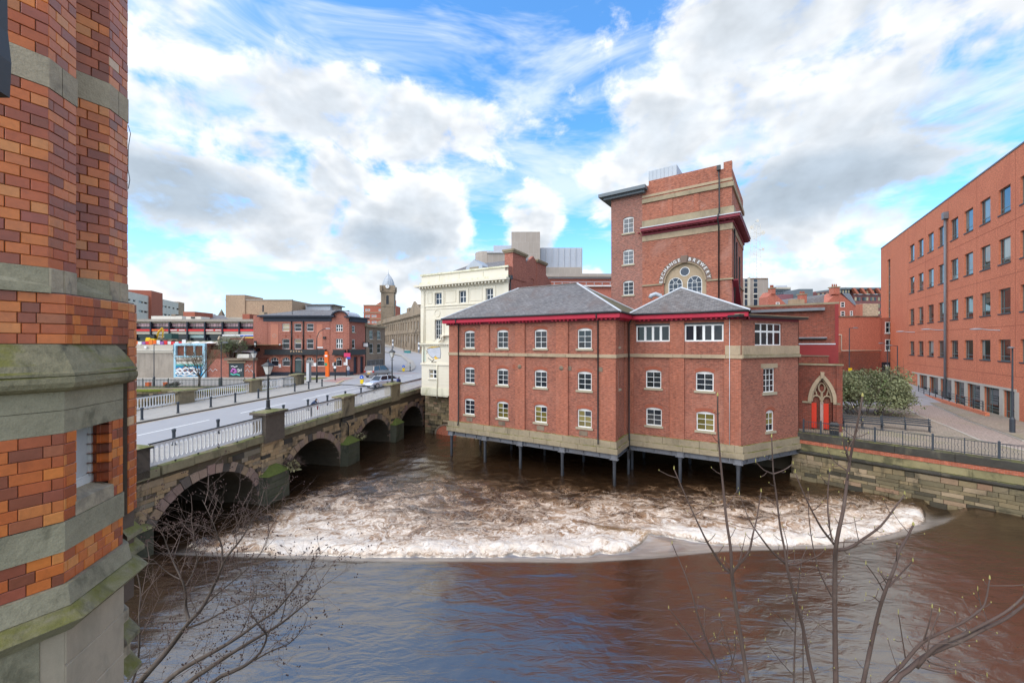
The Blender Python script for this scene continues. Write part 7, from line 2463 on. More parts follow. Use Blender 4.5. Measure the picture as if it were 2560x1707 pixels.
# stone band, bricks, plinth and moss ledge
course(-1.475, -1.267, .006, .006, m_tmoss, 'band_stone')
brick_face(O0, O1, -1.708, -1.475, lens=(.15, .115), row0=1)
brick_face(O1, O2, -1.708, -1.475, lens=(.10, .08), row0=0)
course(-1.85, -1.708, .05, .03, m_tmoss, 'plinth_stone')
course(-1.93, -1.853, .15, .06, m_tmoss2, 'moss_ledge')
course(-2.02, -1.93, .06, .15, m_tmoss, 'moss_ledge')
course(-6.9, -2.02, .0, .0, m_pbrown, 'ashlar_wall')
F, L = face_frame(O1, O2)
for k, z in enumerate((-2.28, -2.62, -2.96, -3.3)):
    link('ashlar_block', box_mesh(round(L - .01, 2), .03, .32 * KS, m_pbrown, .006), tur, F @ TR(.005, -.012, z * KS))
F, L = face_frame(O0, O1)
for k, z in enumerate((-2.40, -2.80, -3.2)):
    for x in range(3):
        link('ashlar_block', box_mesh(.39, .03, .38 * KS, m_tmoss if k < 2 else m_tstone, .008), tur, F @ TR(L - .40 * (x + 1) + (.15 if k % 2 else 0) - .16, -.012, z * KS))
# buttress set-offs behind, stepping out over the river wall
for k, (h, pr) in enumerate(((-1.50, .015), (-1.66, .03), (-2.42, .0), (-2.74, .01))):
    solid('setoff_block', [(1.2, -4.80), (1.31 + pr, -4.90), (1.31 + pr, -5.6), (1.2, -5.6)], h - .10, h, m_tstone)
    q0 = [(1.2, -4.80), (1.31 + pr, -4.90), (1.31 + pr, -5.6)]
    q1 = [(1.25, -4.72), (1.375 + pr, -4.85), (1.375 + pr, -5.6)]
    mb = MB()
    mb.add([(b * KS, a * KS, (h - .10) * KS) for a, b in q0] + [(b * KS, a * KS, (h - .20) * KS) for a, b in q1] + [(b * KS, a * KS, (h - .24) * KS) for a, b in q1],
           [(1, 0, 3, 4), (2, 1, 4, 5), (4, 3, 6, 7), (5, 4, 7, 8)])
    mb.build('setoff_slope', m_tmoss2, tur)
solid('lower_pier', [(1.0, -4.85), (1.27, -4.93), (1.27, -6), (1.0, -6)], -6.9, -1.5, m_tstone)
# place the bricks: the largest as single parts, the rest joined
BRICKS.sort(key=lambda t: -t[3] * t[4])
vis = BRICKS
for F, x, z, w, h, d in vis[:300]:
    link('brick', box_mesh(round(w, 3), .055, round(h, 3), m_glaze, .005), tur, F @ TR(x, d, z))
m_glaze2 = mat('glazed brick mass', (.40, .11, .04), .30, .3, 9, bump=.0012, spec=.3, coat=.3, fine=.10)
# the rest in one mesh, colour by cell so every brick keeps its own tone
_t = NT(m_glaze2.node_tree)
_b = _t.n['Principled BSDF']
_at = _t.new('ShaderNodeAttribute', attribute_name='tone')
_c = _t.ramp(_at.outputs['Fac'], STOPS)
_w = _t.new('ShaderNodeNewGeometry').outputs['Position']
_c = _t.mix(1.0, _c, _t.math('MULTIPLY_ADD', _t.noise(_w, 20, 4, .6), .5, .75), 'MULTIPLY')
_t.put(_b.inputs['Base Color'], _c)
mb = MB()
tone = []
for F, x, z, w, h, d in vis[300:]:
    mb.M = F
    b = .005
    fr = [(x + b, d, z + b), (x + w - b, d, z + b), (x + w - b, d, z + h - b), (x + b, d, z + h - b)]
    bk = [(x, d + b, z), (x + w, d + b, z), (x + w, d + b, z + h), (x, d + b, z + h)]
    en = [(x, d + .055, z), (x + w, d + .055, z), (x + w, d + .055, z + h), (x, d + .055, z + h)]
    mb.add(fr + bk + en, [(0, 1, 2, 3)] + [(4 + i, 4 + (i + 1) % 4, (i + 1) % 4, i) for i in range(4)] + [(8 + i, 8 + (i + 1) % 4, 4 + (i + 1) % 4, 4 + i) for i in range(4)])
    tone += [random.random()] * 12
me = mb.mesh('brickwork', m_glaze2)
att = me.attributes.new('tone', 'FLOAT', 'POINT')
att.data.foreach_set('value', tone)
link('brickwork', me, tur, kind='stuff')
# loose cable and dark bracket on the turret
MB().tube([(-4.89 * KS, 1.302 * KS, 2.0 * KS), (-4.86 * KS, 1.31 * KS, 1.92 * KS), (-4.89 * KS, 1.303 * KS, 1.8 * KS), (-4.895 * KS, 1.302 * KS, 1.6 * KS), (-4.87 * KS, 1.308 * KS, 1.5 * KS), (-4.89 * KS, 1.303 * KS, 1.42 * KS)], .004, 4).build('cable', m_black, tur)
bracket = MB().slab([(-.12, 0), (-.008, .02), (.0, .25), (-.018, .45), (-.03, 1.6), (-.12, 1.6)], -.06, .06).build('lamp_bracket', m_black, None, TR(*at(8, 240, 2.6)) @ RZ(.3))
tag(bracket, 'black iron bracket cropped by the top left edge on the turret', 'bracket')

# ------------------------------------------------------------------ river with the drowned weir
def vnoise(x, y, seed):
    r = np.random.RandomState(seed)
    g = r.rand(128, 128)
    xi, yi = np.floor(x).astype(int), np.floor(y).astype(int)
    fx, fy = x - xi, y - yi
    fx, fy = fx * fx * (3 - 2 * fx), fy * fy * (3 - 2 * fy)
    a, b = g[xi % 128, yi % 128], g[(xi + 1) % 128, yi % 128]
    c, d = g[xi % 128, (yi + 1) % 128], g[(xi + 1) % 128, (yi + 1) % 128]
    return (a * (1 - fx) + b * fx) * (1 - fy) + (c * (1 - fx) + d * fx) * fy - .5


def fbm(x, y, seed, oct=4):
    v = 0
    for o in range(oct):
        v = v + vnoise(x * 2 ** o + 17 * o, y * 2 ** o + 5 * o, seed + o) / 2 ** o
    return v


sst = lambda a, b, v: (lambda t: t * t * (3 - 2 * t))(np.clip((v - a) / (b - a), 0, 1))
xs = np.concatenate([np.arange(-70, -26, 1.0), np.arange(-26, 33, .12), np.arange(33, 75, 1.0)])
ys = np.concatenate([np.arange(-12, 10, 1.), np.arange(10, 16, .16), np.arange(16, 31, .11), np.arange(31, 46, .22), np.arange(46, 66, 1.)])
X, Y = np.meshgrid(xs, ys)
CR = np.array([(-40, 19.5), (-17.1, 18.6), (-12.5, 18.3), (-6.8, 17.9), (-2.3, 17.9), (3, 17.8), (6.6, 18.2), (10, 18.8), (11.9, 18.9), (15.9, 19.1), (19.9, 20.2), (23.9, 21.8), (30, 25), (60, 40)])
FF = np.array([(-40, 20), (-17, 19.4), (-12.5, 19.0), (-7.1, 18.75), (-2, 18.8), (2.3, 18.85), (4.8, 19.0), (6.0, 19.35), (6.8, 20.2), (8.2, 20.6), (10.5, 20.1), (13, 19.85), (15.9, 19.9), (19.9, 20.9), (22.5, 21.7), (24.2, 22.7), (30, 28), (60, 50)])
Yc = np.interp(X, CR[:, 0], CR[:, 1])
Yf = np.interp(X, FF[:, 0], FF[:, 1])
wob = .30 * fbm(X * .9, Y * .3, 3) + .10 * fbm(X * 3, Y * 1, 8)
s = Y - Yc
sf = Y - Yf - .35 + wob
UPZ = .45
Z = UPZ * (1 - sst(0, 1.5, s)) - .06 * np.exp(-((s - 1.4) / .7) ** 2)
# standing waves and churn behind the crest
act = sst(-.1, .6, sf) * np.exp(-np.clip(sf, 0, 99) / 5.5)
Z += act * (.26 * np.exp(-((sf - .9) / .9) ** 2) + .30 * fbm(X * .55, Y * .65, 11) + .15 * fbm(X * 1.5, Y * 1.7, 23) + .06 * fbm(X * 4, Y * 4.5, 31, 3))
Z += sst(0, 6, sf) * (.10 * fbm(X * .5, Y * .5, 41) + .05 * fbm(X * 1.6, Y * 1.6, 47))
Z += (1 - sst(-.5, .5, s)) * (.030 * fbm(X * .5, Y * .55, 51, 3) + .012 * fbm(X * 1.8 + Y * .6, Y * 1.6 - X * .5, 55, 2))
# smooth tongue where the crest kinks: a raised glassy lip with a dark trough behind
a0, b0 = np.array([8.4, 20.3]), np.array([4.4, 22.9])
ab = b0 - a0
tt = np.clip(((X - a0[0]) * ab[0] + (Y - a0[1]) * ab[1]) / (ab @ ab), 0, 1)
sd_ = (X - a0[0] - tt * ab[0]) * ab[1] - (Y - a0[1] - tt * ab[1]) * ab[0]
sd_ = sd_ / np.linalg.norm(ab)
dist = np.hypot(X - a0[0] - tt * ab[0], Y - a0[1] - tt * ab[1])
tong = np.exp(-(dist / .38) ** 2) * (1 - .6 * tt)
Z += .13 * np.exp(-((dist) / .6) ** 2) * (1 - .5 * tt)
foam = sst(-.05, .5, sf) * (.36 + .56 * np.exp(-np.clip(sf - .5, 0, 99) / 3.2))
# the churn fades under the brewery and the bridge arches, and away from the weir
edge = sst(-17.6, -14.5, X - .2 * (Y - 19.2)) * (1 - sst(24.0, 26.0, X))
foam *= .12 + .88 * edge
far = 1 - sst(25.5, 35.0, Y + .30 * np.abs(X + 3) * (X > -3) * .4 + (X < -9) * .16 * (-9 - X))
foam *= .30 + .70 * far
foam *= 1 + .55 * fbm(X * .28, Y * .34, 61, 3)
foam -= .40 * np.exp(-(np.clip(sd_ + .1, -9, 9) / .22) ** 2) * (dist < 1.0) * (1 - .5 * tt)
amber = np.exp(-((dist - .0) / .8) ** 2) * (sd_ < .05) * (tt > .05) * (tt < .9)
foam = np.clip(foam, 0, 1.25)
lip = sst(.02, .30, s) * (1 - sst(.2, .7, sf + .2))     # glassy slope over the crest, mask for its painted pale sheen
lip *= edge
n_, m_ = X.shape
co = np.stack([X, Y, Z], -1).reshape(-1, 3).astype(np.float32)
ii = np.arange(n_ * m_).reshape(n_, m_)
quads = np.stack([ii[:-1, :-1], ii[:-1, 1:], ii[1:, 1:], ii[1:, :-1]], -1).reshape(-1, 4)
me = bpy.data.meshes.new('river')
me.vertices.add(len(co))
me.vertices.foreach_set('co', co.ravel())
me.loops.add(quads.size)
me.loops.foreach_set('vertex_index', quads.ravel().astype(np.int32))
me.polygons.add(len(quads))
me.polygons.foreach_set('loop_start', np.arange(0, quads.size, 4, dtype=np.int32))
me.polygons.foreach_set('use_smooth', np.ones(len(quads), bool))
me.update(calc_edges=True)
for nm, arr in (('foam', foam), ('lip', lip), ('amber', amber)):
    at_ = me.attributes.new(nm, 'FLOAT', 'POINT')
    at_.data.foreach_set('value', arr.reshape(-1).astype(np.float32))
mw = bpy.data.materials.new('peaty river water')
mw.use_nodes = True
t = NT(mw.node_tree)
b = t.n['Principled BSDF']
W = t.new('ShaderNodeNewGeometry').outputs['Position']
fo = t.new('ShaderNodeAttribute', attribute_name='foam').outputs['Fac']
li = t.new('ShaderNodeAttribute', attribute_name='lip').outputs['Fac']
am = t.new('ShaderNodeAttribute', attribute_name='amber').outputs['Fac']
# flow-stretched, warped domain
wv = t.new('ShaderNodeTexNoise')
t.put(wv.inputs['Vector'], W)
wv.inputs['Scale'].default_value = .45
wv.inputs['Detail'].default_value = 3
off_ = t.vmath('SCALE', t.vmath('SUBTRACT', wv.outputs['Color'], (.5, .5, .5)), scale=3.2)
wv2 = t.new('ShaderNodeTexNoise')
t.put(wv2.inputs['Vector'], W)
wv2.inputs['Scale'].default_value = 1.9
wv2.inputs['Detail'].default_value = 2
off2 = t.vmath('SCALE', t.vmath('SUBTRACT', wv2.outputs['Color'], (.5, .5, .5)), scale=.9)
Q = t.vmath('ADD', t.vmath('ADD', W, off_), off2)
Qs = t.map(Q, rot=(0, 0, .35), scale=(1.0, 1.9, .3))
na = t.noise(Qs, .62, 9, .62, .6)
nb = t.noise(t.map(Q, loc=(9, 4, 0), rot=(0, 0, -.25), scale=(1.0, 2.0, .3)), 1.25, 6, .62, .8)
fil = t.smooth(t.math('SUBTRACT', 1.0, t.math('ABSOLUTE', t.math('MULTIPLY_ADD', nb, 2., -1.))), .86, .985)
nc = t.noise(t.map(Q, loc=(2, 7, 0), scale=(1.1, 1.7, .3)), 3.6, 6, .65, .5)
fil2 = t.smooth(t.math('SUBTRACT', 1.0, t.math('ABSOLUTE', t.math('MULTIPLY_ADD', nc, 2., -1.))), .90, .99)
v = t.math('ADD', t.math('MULTIPLY_ADD', fo, 1.75, -.62), t.math('MULTIPLY_ADD', na, 2.1, -1.05))
v = t.math('ADD', v, t.math('MULTIPLY', t.math('MULTIPLY_ADD', nc, 1.2, -.6), t.smooth(fo, 0., .3)))
lines = t.math('MULTIPLY', t.math('ADD', t.math('MULTIPLY', fil, .55), t.math('MULTIPLY', fil2, .32)), t.smooth(fo, .02, .45))
v2 = t.math('ADD', v, lines)
white = t.math('MULTIPLY', t.smooth(v2, .40, 1.30), .95)
tan_ = t.math('MULTIPLY', t.smooth(v, -.25, .65), t.smooth(fo, .02, .25))
brown = (.026, .013, .006)
c = t.mix(tan_, brown, (.33, .185, .095))
c = t.mix(t.math('MULTIPLY', am, .55), c, (.42, .25, .11))
c = t.mix(t.math('MULTIPLY', li, t.math('MULTIPLY_ADD', t.noise(t.map(W, scale=(.5, 3.5, 1)), 1.6, 4, .6, .4), 1.1, -.12)), c, (.52, .47, .42))  # aerated streaks and bright sky sheen of the lip, painted into the colour
wc = t.mix(t.math('MULTIPLY', t.noise(Qs, 1.1, 4, .6), t.smooth(fo, .25, .8, .8, 1.35)), (.62, .44, .28), (.85, .81, .76), clamp=True)
c = t.mix(white, c, wc)
t.put(b.inputs['Base Color'], c)
t.put(b.inputs['Roughness'], t.math('ADD', t.math('MULTIPLY_ADD', t.math('MAXIMUM', white, t.math('MULTIPLY', tan_, .5)), .40, .19), t.math('MULTIPLY', li, .15)))
t.put(b.inputs['IOR'], t.math('MULTIPLY_ADD', t.math('MAXIMUM', white, tan_), -1.9, 3.4))
b.inputs['Specular IOR Level'].default_value = .5
b.inputs['Specular Tint'].default_value = (1, .90, .79, 1)
bp = t.new('ShaderNodeBump')
bp.inputs['Distance'].default_value = 1.0
rp1 = t.noise(t.map(W, rot=(0, 0, -.55), scale=(.55, 1.7, 1)), 1.3, 5, .58, .7)
rp2 = t.noise(t.map(W, rot=(0, 0, .35), scale=(.8, 1.5, 1)), .35, 3, .5, .6)
calm = t.smooth(fo, .0, .25, 1.0, .35)
hg = t.math('MULTIPLY', t.math('ADD', t.math('MULTIPLY', rp1, .042), t.math('MULTIPLY', rp2, .08)), calm)
hg = t.math('ADD', hg, t.math('MULTIPLY', t.math('MULTIPLY', t.math('ADD', nc, t.math('MULTIPLY', na, 1.5)), .10), t.smooth(fo, .05, .6)))
t.l.new(hg, bp.inputs['Height'])
t.l.new(bp.outputs[0], b.inputs['Normal'])
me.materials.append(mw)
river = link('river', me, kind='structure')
bed = MB().box(-70, -12, -2.2, 75, 60, -1.6).build('river_bed', m_earth)
bed['kind'] = 'structure'
# near bank below the window
bank = MB().prism([(-40, -12), (40, -12), (40, 1.5), (10, 4.2), (3, 5.4), (-5, 7.5), (-9.5, 9.0), (-14, 10.2), (-40, 12)], -1.5, 1.3, ztop=[4, 4, 2, 1.6, 1.4, 1.0, .8, .8, 2]).build('river_bank', m_earth)
bank['kind'] = 'structure'

# ------------------------------------------------------------------ plants
class Twigs:
    """branches grown as thin tubes, gathered per tree part"""
    def __init__(s, seed):
        s.r = random.Random(seed)
        s.wood, s.fine, s.tips = MB(), MB(), []

    def limb(s, pts, r0, r1, n=6, fine=False):
        k = len(pts)
        (s.fine if fine else s.wood).tube(pts, [r0 + (r1 - r0) * i / (k - 1) for i in range(k)], n, cap=False)

    def grow(s, p, d, L, r, depth, spread=.6, up=.1, segs=4, kids=3, fine_from=1):
        pts = [p.copy()]
        d = d.normalized()
        q = p.copy()
        for i in range(segs):
            d = (d + Vector((s.r.uniform(-1, 1), s.r.uniform(-1, 1), s.r.uniform(-1, 1))) * .16 + Vector((0, 0, up))).normalized()
            q = q + d * (L / segs)
            pts.append(q.copy())
        s.limb(pts, r, r * .5, 5 if depth > 1 else 4, depth <= fine_from)
        if depth == 0:
            s.tips.append((pts[-1], d))
            return
        for k in range(kids):
            f = s.r.uniform(.35, 1.0)
            i = min(segs - 1, int(f * segs))
            b = pts[i].lerp(pts[i + 1], f * segs - i)
            side = d.orthogonal().normalized()
            side = Matrix.Rotation(s.r.uniform(0, 2 * PI), 3, d) @ side
            s.grow(b, (d * (1 - spread) + side * spread), L * s.r.uniform(.55, .8), r * .5, depth - 1, spread, up, segs, kids, fine_from)
        s.tips.append((pts[-1], d))


def densify(pts, n=3):
    out = []
    for i in range(len(pts) - 1):
        p0, p1, p2, p3 = pts[max(i - 1, 0)], pts[i], pts[i + 1], pts[min(i + 2, len(pts) - 1)]
        for k in range(n):
            t_ = k / n
            out.append(.5 * ((2 * p1) + (p2 - p0) * t_ + (2 * p0 - 5 * p1 + 4 * p2 - p3) * t_ ** 2 + (3 * p1 - p0 - 3 * p2 + p3) * t_ ** 3))
    out.append(pts[-1])
    return out


# ---- alder leaning over the water, bottom left
al = thing('alder_tree', 'bare alder with small dark cones leaning over the river bottom left', 'tree', TR(-10.2, 8.6, .85))
O = Vector((-10.2, 8.6, .85))
T = Twigs(77)
za = lambda x, y, Y: at(310 + x / 2.94, 1300 + y / 2.94, Y) - O
LIMBS = [
    ([(-160, 1560), (-40, 1400), (110, 1197), (200, 1090), (300, 980), (400, 850), (480, 745), (560, 660), (640, 520), (720, 345), (770, 250), (860, 140), (930, 20), (990, -90)], .085, .008, 8.7),
    ([(480, 745), (455, 640), (455, 540), (430, 450), (360, 300), (310, 170), (270, 50)], .035, .006, 8.7),
    ([(455, 480), (500, 400), (540, 300), (510, 180), (515, 100)], .018, .005, 8.6),
    ([(430, 440), (330, 390), (215, 290)], .016, .004, 8.6),
    ([(470, 790), (600, 740), (750, 660), (900, 590), (960, 500)], .028, .006, 8.8),
    ([(-100, 1600), (300, 1197), (450, 1080), (650, 970), (850, 850), (1000, 740), (1120, 660), (1250, 500), (1370, 340), (1395, 250)], .062, .005, 8.4),
    ([(0, 1620), (470, 1197), (620, 1090), (800, 970), (1000, 850), (1150, 760), (1300, 640), (1390, 560), (1450, 440)], .062, .005, 8.2),
    ([(150, 1620), (640, 1197), (800, 1110), (900, 1060), (1000, 970), (1050, 850), (1000, 780), (930, 680), (900, 640)], .050, .006, 8.0),
    ([(-120, 1600), (60, 1197), (110, 950), (110, 700), (120, 500), (70, 300)], .030, .006, 8.3),
    ([(720, 345), (720, 200), (690, 120), (640, -20), (575, -150)], .022, .004, 8.8),
    ([(560, 660), (660, 560), (820, 430), (940, 320), (1040, 180), (1075, 60)], .022, .004, 8.9),
    ([(900, 1060), (1080, 960), (1220, 900), (1320, 780), (1350, 690)], .020, .004, 8.1),
    ([(850, 850), (960, 600), (975, 470)], .012, .004, 8.5), ([(1150, 760), (1190, 590), (1180, 390)], .012, .004, 8.3),
]
for pts, r0, r1, Yd in LIMBS:
    P_ = [za(x, y, Yd + .12 * math.sin(i * 1.7)) for i, (x, y) in enumerate(pts)]
    P_ = densify(P_, 3)
    k = len(P_)
    T.wood.tube(P_, [r0 + (r1 - r0) * (i / (k - 1)) ** .8 for i in range(k)], 7, cap=False)
    for i in range(3, k):
        if T.r.random() < .75:
            d = (P_[i] - P_[i - 1]).normalized()
            sd2 = Matrix.Rotation(T.r.uniform(0, 2 * PI), 3, d) @ d.orthogonal().normalized()
            T.grow(P_[i], d * .55 + sd2 * .6 + Vector((0, 0, .22)), T.r.uniform(.4, .95), 0.0068, 2 if T.r.random() < .75 else 1, .55, .06, 3, 3, 2)
T.wood.build('trunk', m_bark, al, smooth=True)
T.fine.build('twigs', mat('pale alder twig', (.17, .12, .10), .85, .2, 6), al, kind='stuff')
cn = MB()
for p, d in T.tips:
    if T.r.random() < .62:
        for q in range(T.r.randint(1, 3)):
            o = p + Vector((T.r.uniform(-.04, .04), T.r.uniform(-.04, .04), T.r.uniform(-.05, .02)))
            cn.lathe([(.001, -.017), (.013, -.007), (.012, .006), (.001, .016)], 5, o)
cn.build('cones', m_cone, al, kind='stuff')

# ---- saplings, bottom right
zq = lambda x, y, Y: at(1760 + x / 2.94, 1300 + y / 2.94, Y)
SAP = [
    ('slim bare sapling with forked top left of the group, in front of the brewery columns', 3.5, [
        ([(320, 1197), (290, 980), (245, 700), (215, 480), (205, 390), (195, 200), (165, 0), (140, -250), (115, -500), (102, -700), (100, -915)], .021, .006),
        ([(205, 390), (130, 330), (60, 220), (0, 115), (-110, -120), (-220, -376)], .013, .004),
        ([(205, 385), (260, 320), (330, 230), (360, 100), (385, 0), (420, -210)], .012, .004), ([(205, 390), (170, 340), (152, 290)], .005, .002), ([(245, 340), (270, 260), (305, 110)], .006, .002)]),
    ('bare sapling leaning left, second of the tall stems', 3.7, [
        ([(810, 1197), (770, 1020), (730, 800), (690, 650), (650, 500), (610, 340), (590, 200), (560, 50), (530, -200), (510, -350), (497, -612)], .019, .005),
        ([(620, 330), (690, 320), (760, 290), (830, 265), (890, 215)], .009, .003), ([(600, 320), (500, 230), (400, 100), (330, -10), (260, -190)], .010, .003),
        ([(510, -340), (440, -370), (380, -430)], .007, .003), ([(510, -340), (590, -370), (655, -415)], .007, .003), ([(605, 300), (615, 200), (580, 50)], .006, .002)]),
    ('thickest bare sapling with wide fork before the white water', 3.2, [
        ([(970, 1197), (966, 950), (962, 600), (965, 300), (970, 200), (990, 80), (1025, -80), (1045, -230), (1070, -420), (1095, -560), (1130, -720), (1165, -910)], .023, .006),
        ([(970, 215), (1060, 205), (1180, 130), (1300, 40), (1400, -90), (1475, -190)], .013, .004), ([(966, 185), (880, 80), (820, -20), (740, -180), (670, -350)], .010, .003),
        ([(1068, -430), (1030, -540), (1015, -620)], .008, .003), ([(1072, -440), (1040, -520), (1018, -560)], .006, .002), ([(945, 160), (915, 0), (910, -200), (925, -360)], .007, .003), ([(1060, -360), (960, -430), (905, -520)], .006, .002)]),
    ('bare sapling leaning right with a blunt bud tip near the calm water', 3.4, [
        ([(1170, 1197), (1215, 980), (1250, 820), (1290, 650), (1340, 500), (1400, 350), (1440, 220), (1490, 130), (1538, 35)], .020, .007),
        ([(1360, 490), (1450, 390), (1535, 300)], .008, .004), ([(1320, 520), (1270, 430), (1190, 320)], .006, .003), ([(1350, 480), (1310, 410), (1280, 370)], .005, .002), ([(1290, 600), (1240, 560), (1190, 550)], .005, .002)]),
    ('arching branches sweeping up to the right picture edge', 3.0, [
        ([(1400, 1197), (1500, 1100), (1620, 1000), (1750, 940), (1900, 880), (2050, 800), (2200, 730), (2330, 640), (2420, 560)], .020, .008),
        ([(1320, 1197), (1450, 1070), (1600, 900), (1750, 820), (1900, 750), (2000, 680), (2065, 610), (2100, 430)], .016, .004),
        ([(1560, 1080), (1700, 930), (1900, 840), (2100, 740), (2250, 650), (2380, 530)], .014, .006), ([(1610, 895), (1650, 770), (1677, 640)], .006, .003), ([(1640, 990), (1660, 850), (1730, 670)], .006, .003),
        ([(1590, 1080), (1750, 1120), (1850, 1125)], .005, .002), ([(1640, 1020), (1700, 1060), (2080, 1145)], .006, .002), ([(2040, 640), (2020, 560), (2012, 510)], .004, .002), ([(1480, 1010), (1450, 820), (1428, 680)], .005, .002)]),
    ('small spindly sapling at the lower left of the group', 3.9, [
        ([(-20 - 1 + 160, 1240), (90, 1060), (60, 980), (20, 880), (-40, 720), (-80, 570), (-130, 420), (-180, 300), (-235, 170)], .013, .004),
        ([(120, 1130), (0, 990), (-100, 860), (-200, 720), (-260, 645)], .008, .003), ([(110, 1140), (180, 1100), (230, 960), (225, 830)], .006, .003)]),
    ('short green tipped sapling between the left stems', 3.8, [
        ([(290 + 100, 1290), (230, 1050), (200, 960), (150, 840), (110, 700)][0:0] + [(300, 1250), (215, 1060), (190, 950), (150, 830), (112, 700)], .010, .003), ([(190, 960), (130, 900), (75, 845)], .005, .002), ([(200, 970), (250, 950), (300, 935)], .005, .002)]),
    ('thin straight sapling beside the leaning second stem', 3.9, [
        ([(660, 1197), (665, 1000), (672, 800), (680, 600), (700, 420), (720, 290), (752, 210)], .011, .003), ([(730, 1197), (727, 900), (720, 760), (722, 650)], .008, .003), ([(665, 820), (540, 690), (400, 595)], .005, .002), ([(670, 1150), (560, 1030), (450, 880)], .005, .002), ([(940, 560), (850, 380), (800, 190), (770, -40), (765, -220)], .007, .003)]),
]
for lab, Yd, limbs in SAP:
    def ext(pts):
        (xa, ya), (xb, yb) = pts[0], pts[1]
        f = 420. / max(60., ya - yb)
        return (xa + (xa - xb) * min(f, 2.2), ya + 420)
    base = zq(*ext(limbs[0][0]), Yd)
    foot = Vector((base.x, Yd, 1.55))
    t_ = thing('sapling', lab, 'sapling', TR(*foot), 'bare saplings on the near bank')
    T = Twigs(hash(lab) % 1000 if False else len(lab) * 13)
    buds = MB()
    for li_, (pts, r0, r1) in enumerate(limbs):
        P_ = [zq(x, y, Yd + .05 * math.sin(i + li_)) - foot for i, (x, y) in enumerate(pts)]
        if pts[0][1] >= 1190:
            e0 = zq(*ext(pts), Yd) - foot
            P_ = [Vector((e0.x * .3, 0, -.15)), Vector((e0.x * .6, 0, e0.z * .5)), e0] + P_
        P_ = densify(P_, 3)
        k = len(P_)
        (T.wood if r0 > .008 else T.fine).tube(P_, [(r0 + (r1 - r0) * (i / (k - 1))) * (1.06 if i % 4 == 0 else 1) for i in range(k)], 7 if r0 > .008 else 5, cap=True)
        buds.lathe([(.001, -.01), (r1 * 1.3, 0), (r1 * 1.2, .014), (.001, .03)], 6, P_[-1])
        # opposite spurs at the nodes
        st = 3 if r0 > .01 else 5
        for i in range(4 if li_ == 0 else 2, k - 1, st):
            d = (P_[i] - P_[i - 1]).normalized()
            s1 = d.cross(Vector((0, 1, 0))).normalized()
            s1 = Matrix.Rotation(T.r.uniform(-.9, .9), 3, d) @ s1
            for sg in (1, -1):
                if T.r.random() < .72:
                    L = T.r.uniform(.015, .12) if T.r.random() < .8 else T.r.uniform(.12, .28)
                    e = P_[i] + (s1 * sg * .85 + d * .5).normalized() * L
                    T.fine.tube([P_[i], (P_[i] + e) / 2 + Vector((0, 0, -.004)), e + Vector((0, 0, .01))], [.0038, .0028, .0022], 4)
                    buds.lathe([(.001, -.004), (.0038, .002), (.001, .010)], 5, e + Vector((0, 0, .01)))
    T.wood.build('stem', m_bark2, t_, smooth=True)
    T.fine.build('twigs', m_bark2, t_, kind='stuff')
    buds.build('buds', m_bud, t_, kind='stuff')

# ---- small bare tree on the quay
p = Vector((at(498.4, 0, 51).x, 51, 4.83))
qt = thing('small_bare_tree', 'small vase shaped bare tree on the quay before the blue mural', 'tree', TR(*p))
T = Twigs(5)
T.wood.tube([(0, 0, 0), (.02, 0, .6), (0, 0, 1.3)], [.15, .13, .12], 8)
for k in range(9):
    an = k * 2 * PI / 9 + .3
    sp_ = .45 + .35 * (k % 3) / 2
    T.grow(Vector((0, 0, .9 + .06 * k)), Vector((math.cos(an) * sp_, math.sin(an) * sp_, 1)), T.r.uniform(2.0, 2.8), .055, 3, .42, .10, 4, 4, 2)
T.wood.build('trunk', m_bark, qt, smooth=True)
T.fine.build('crown', mat('olive twig', (.17, .13, .075), .9, .2, 3), qt, kind='stuff')


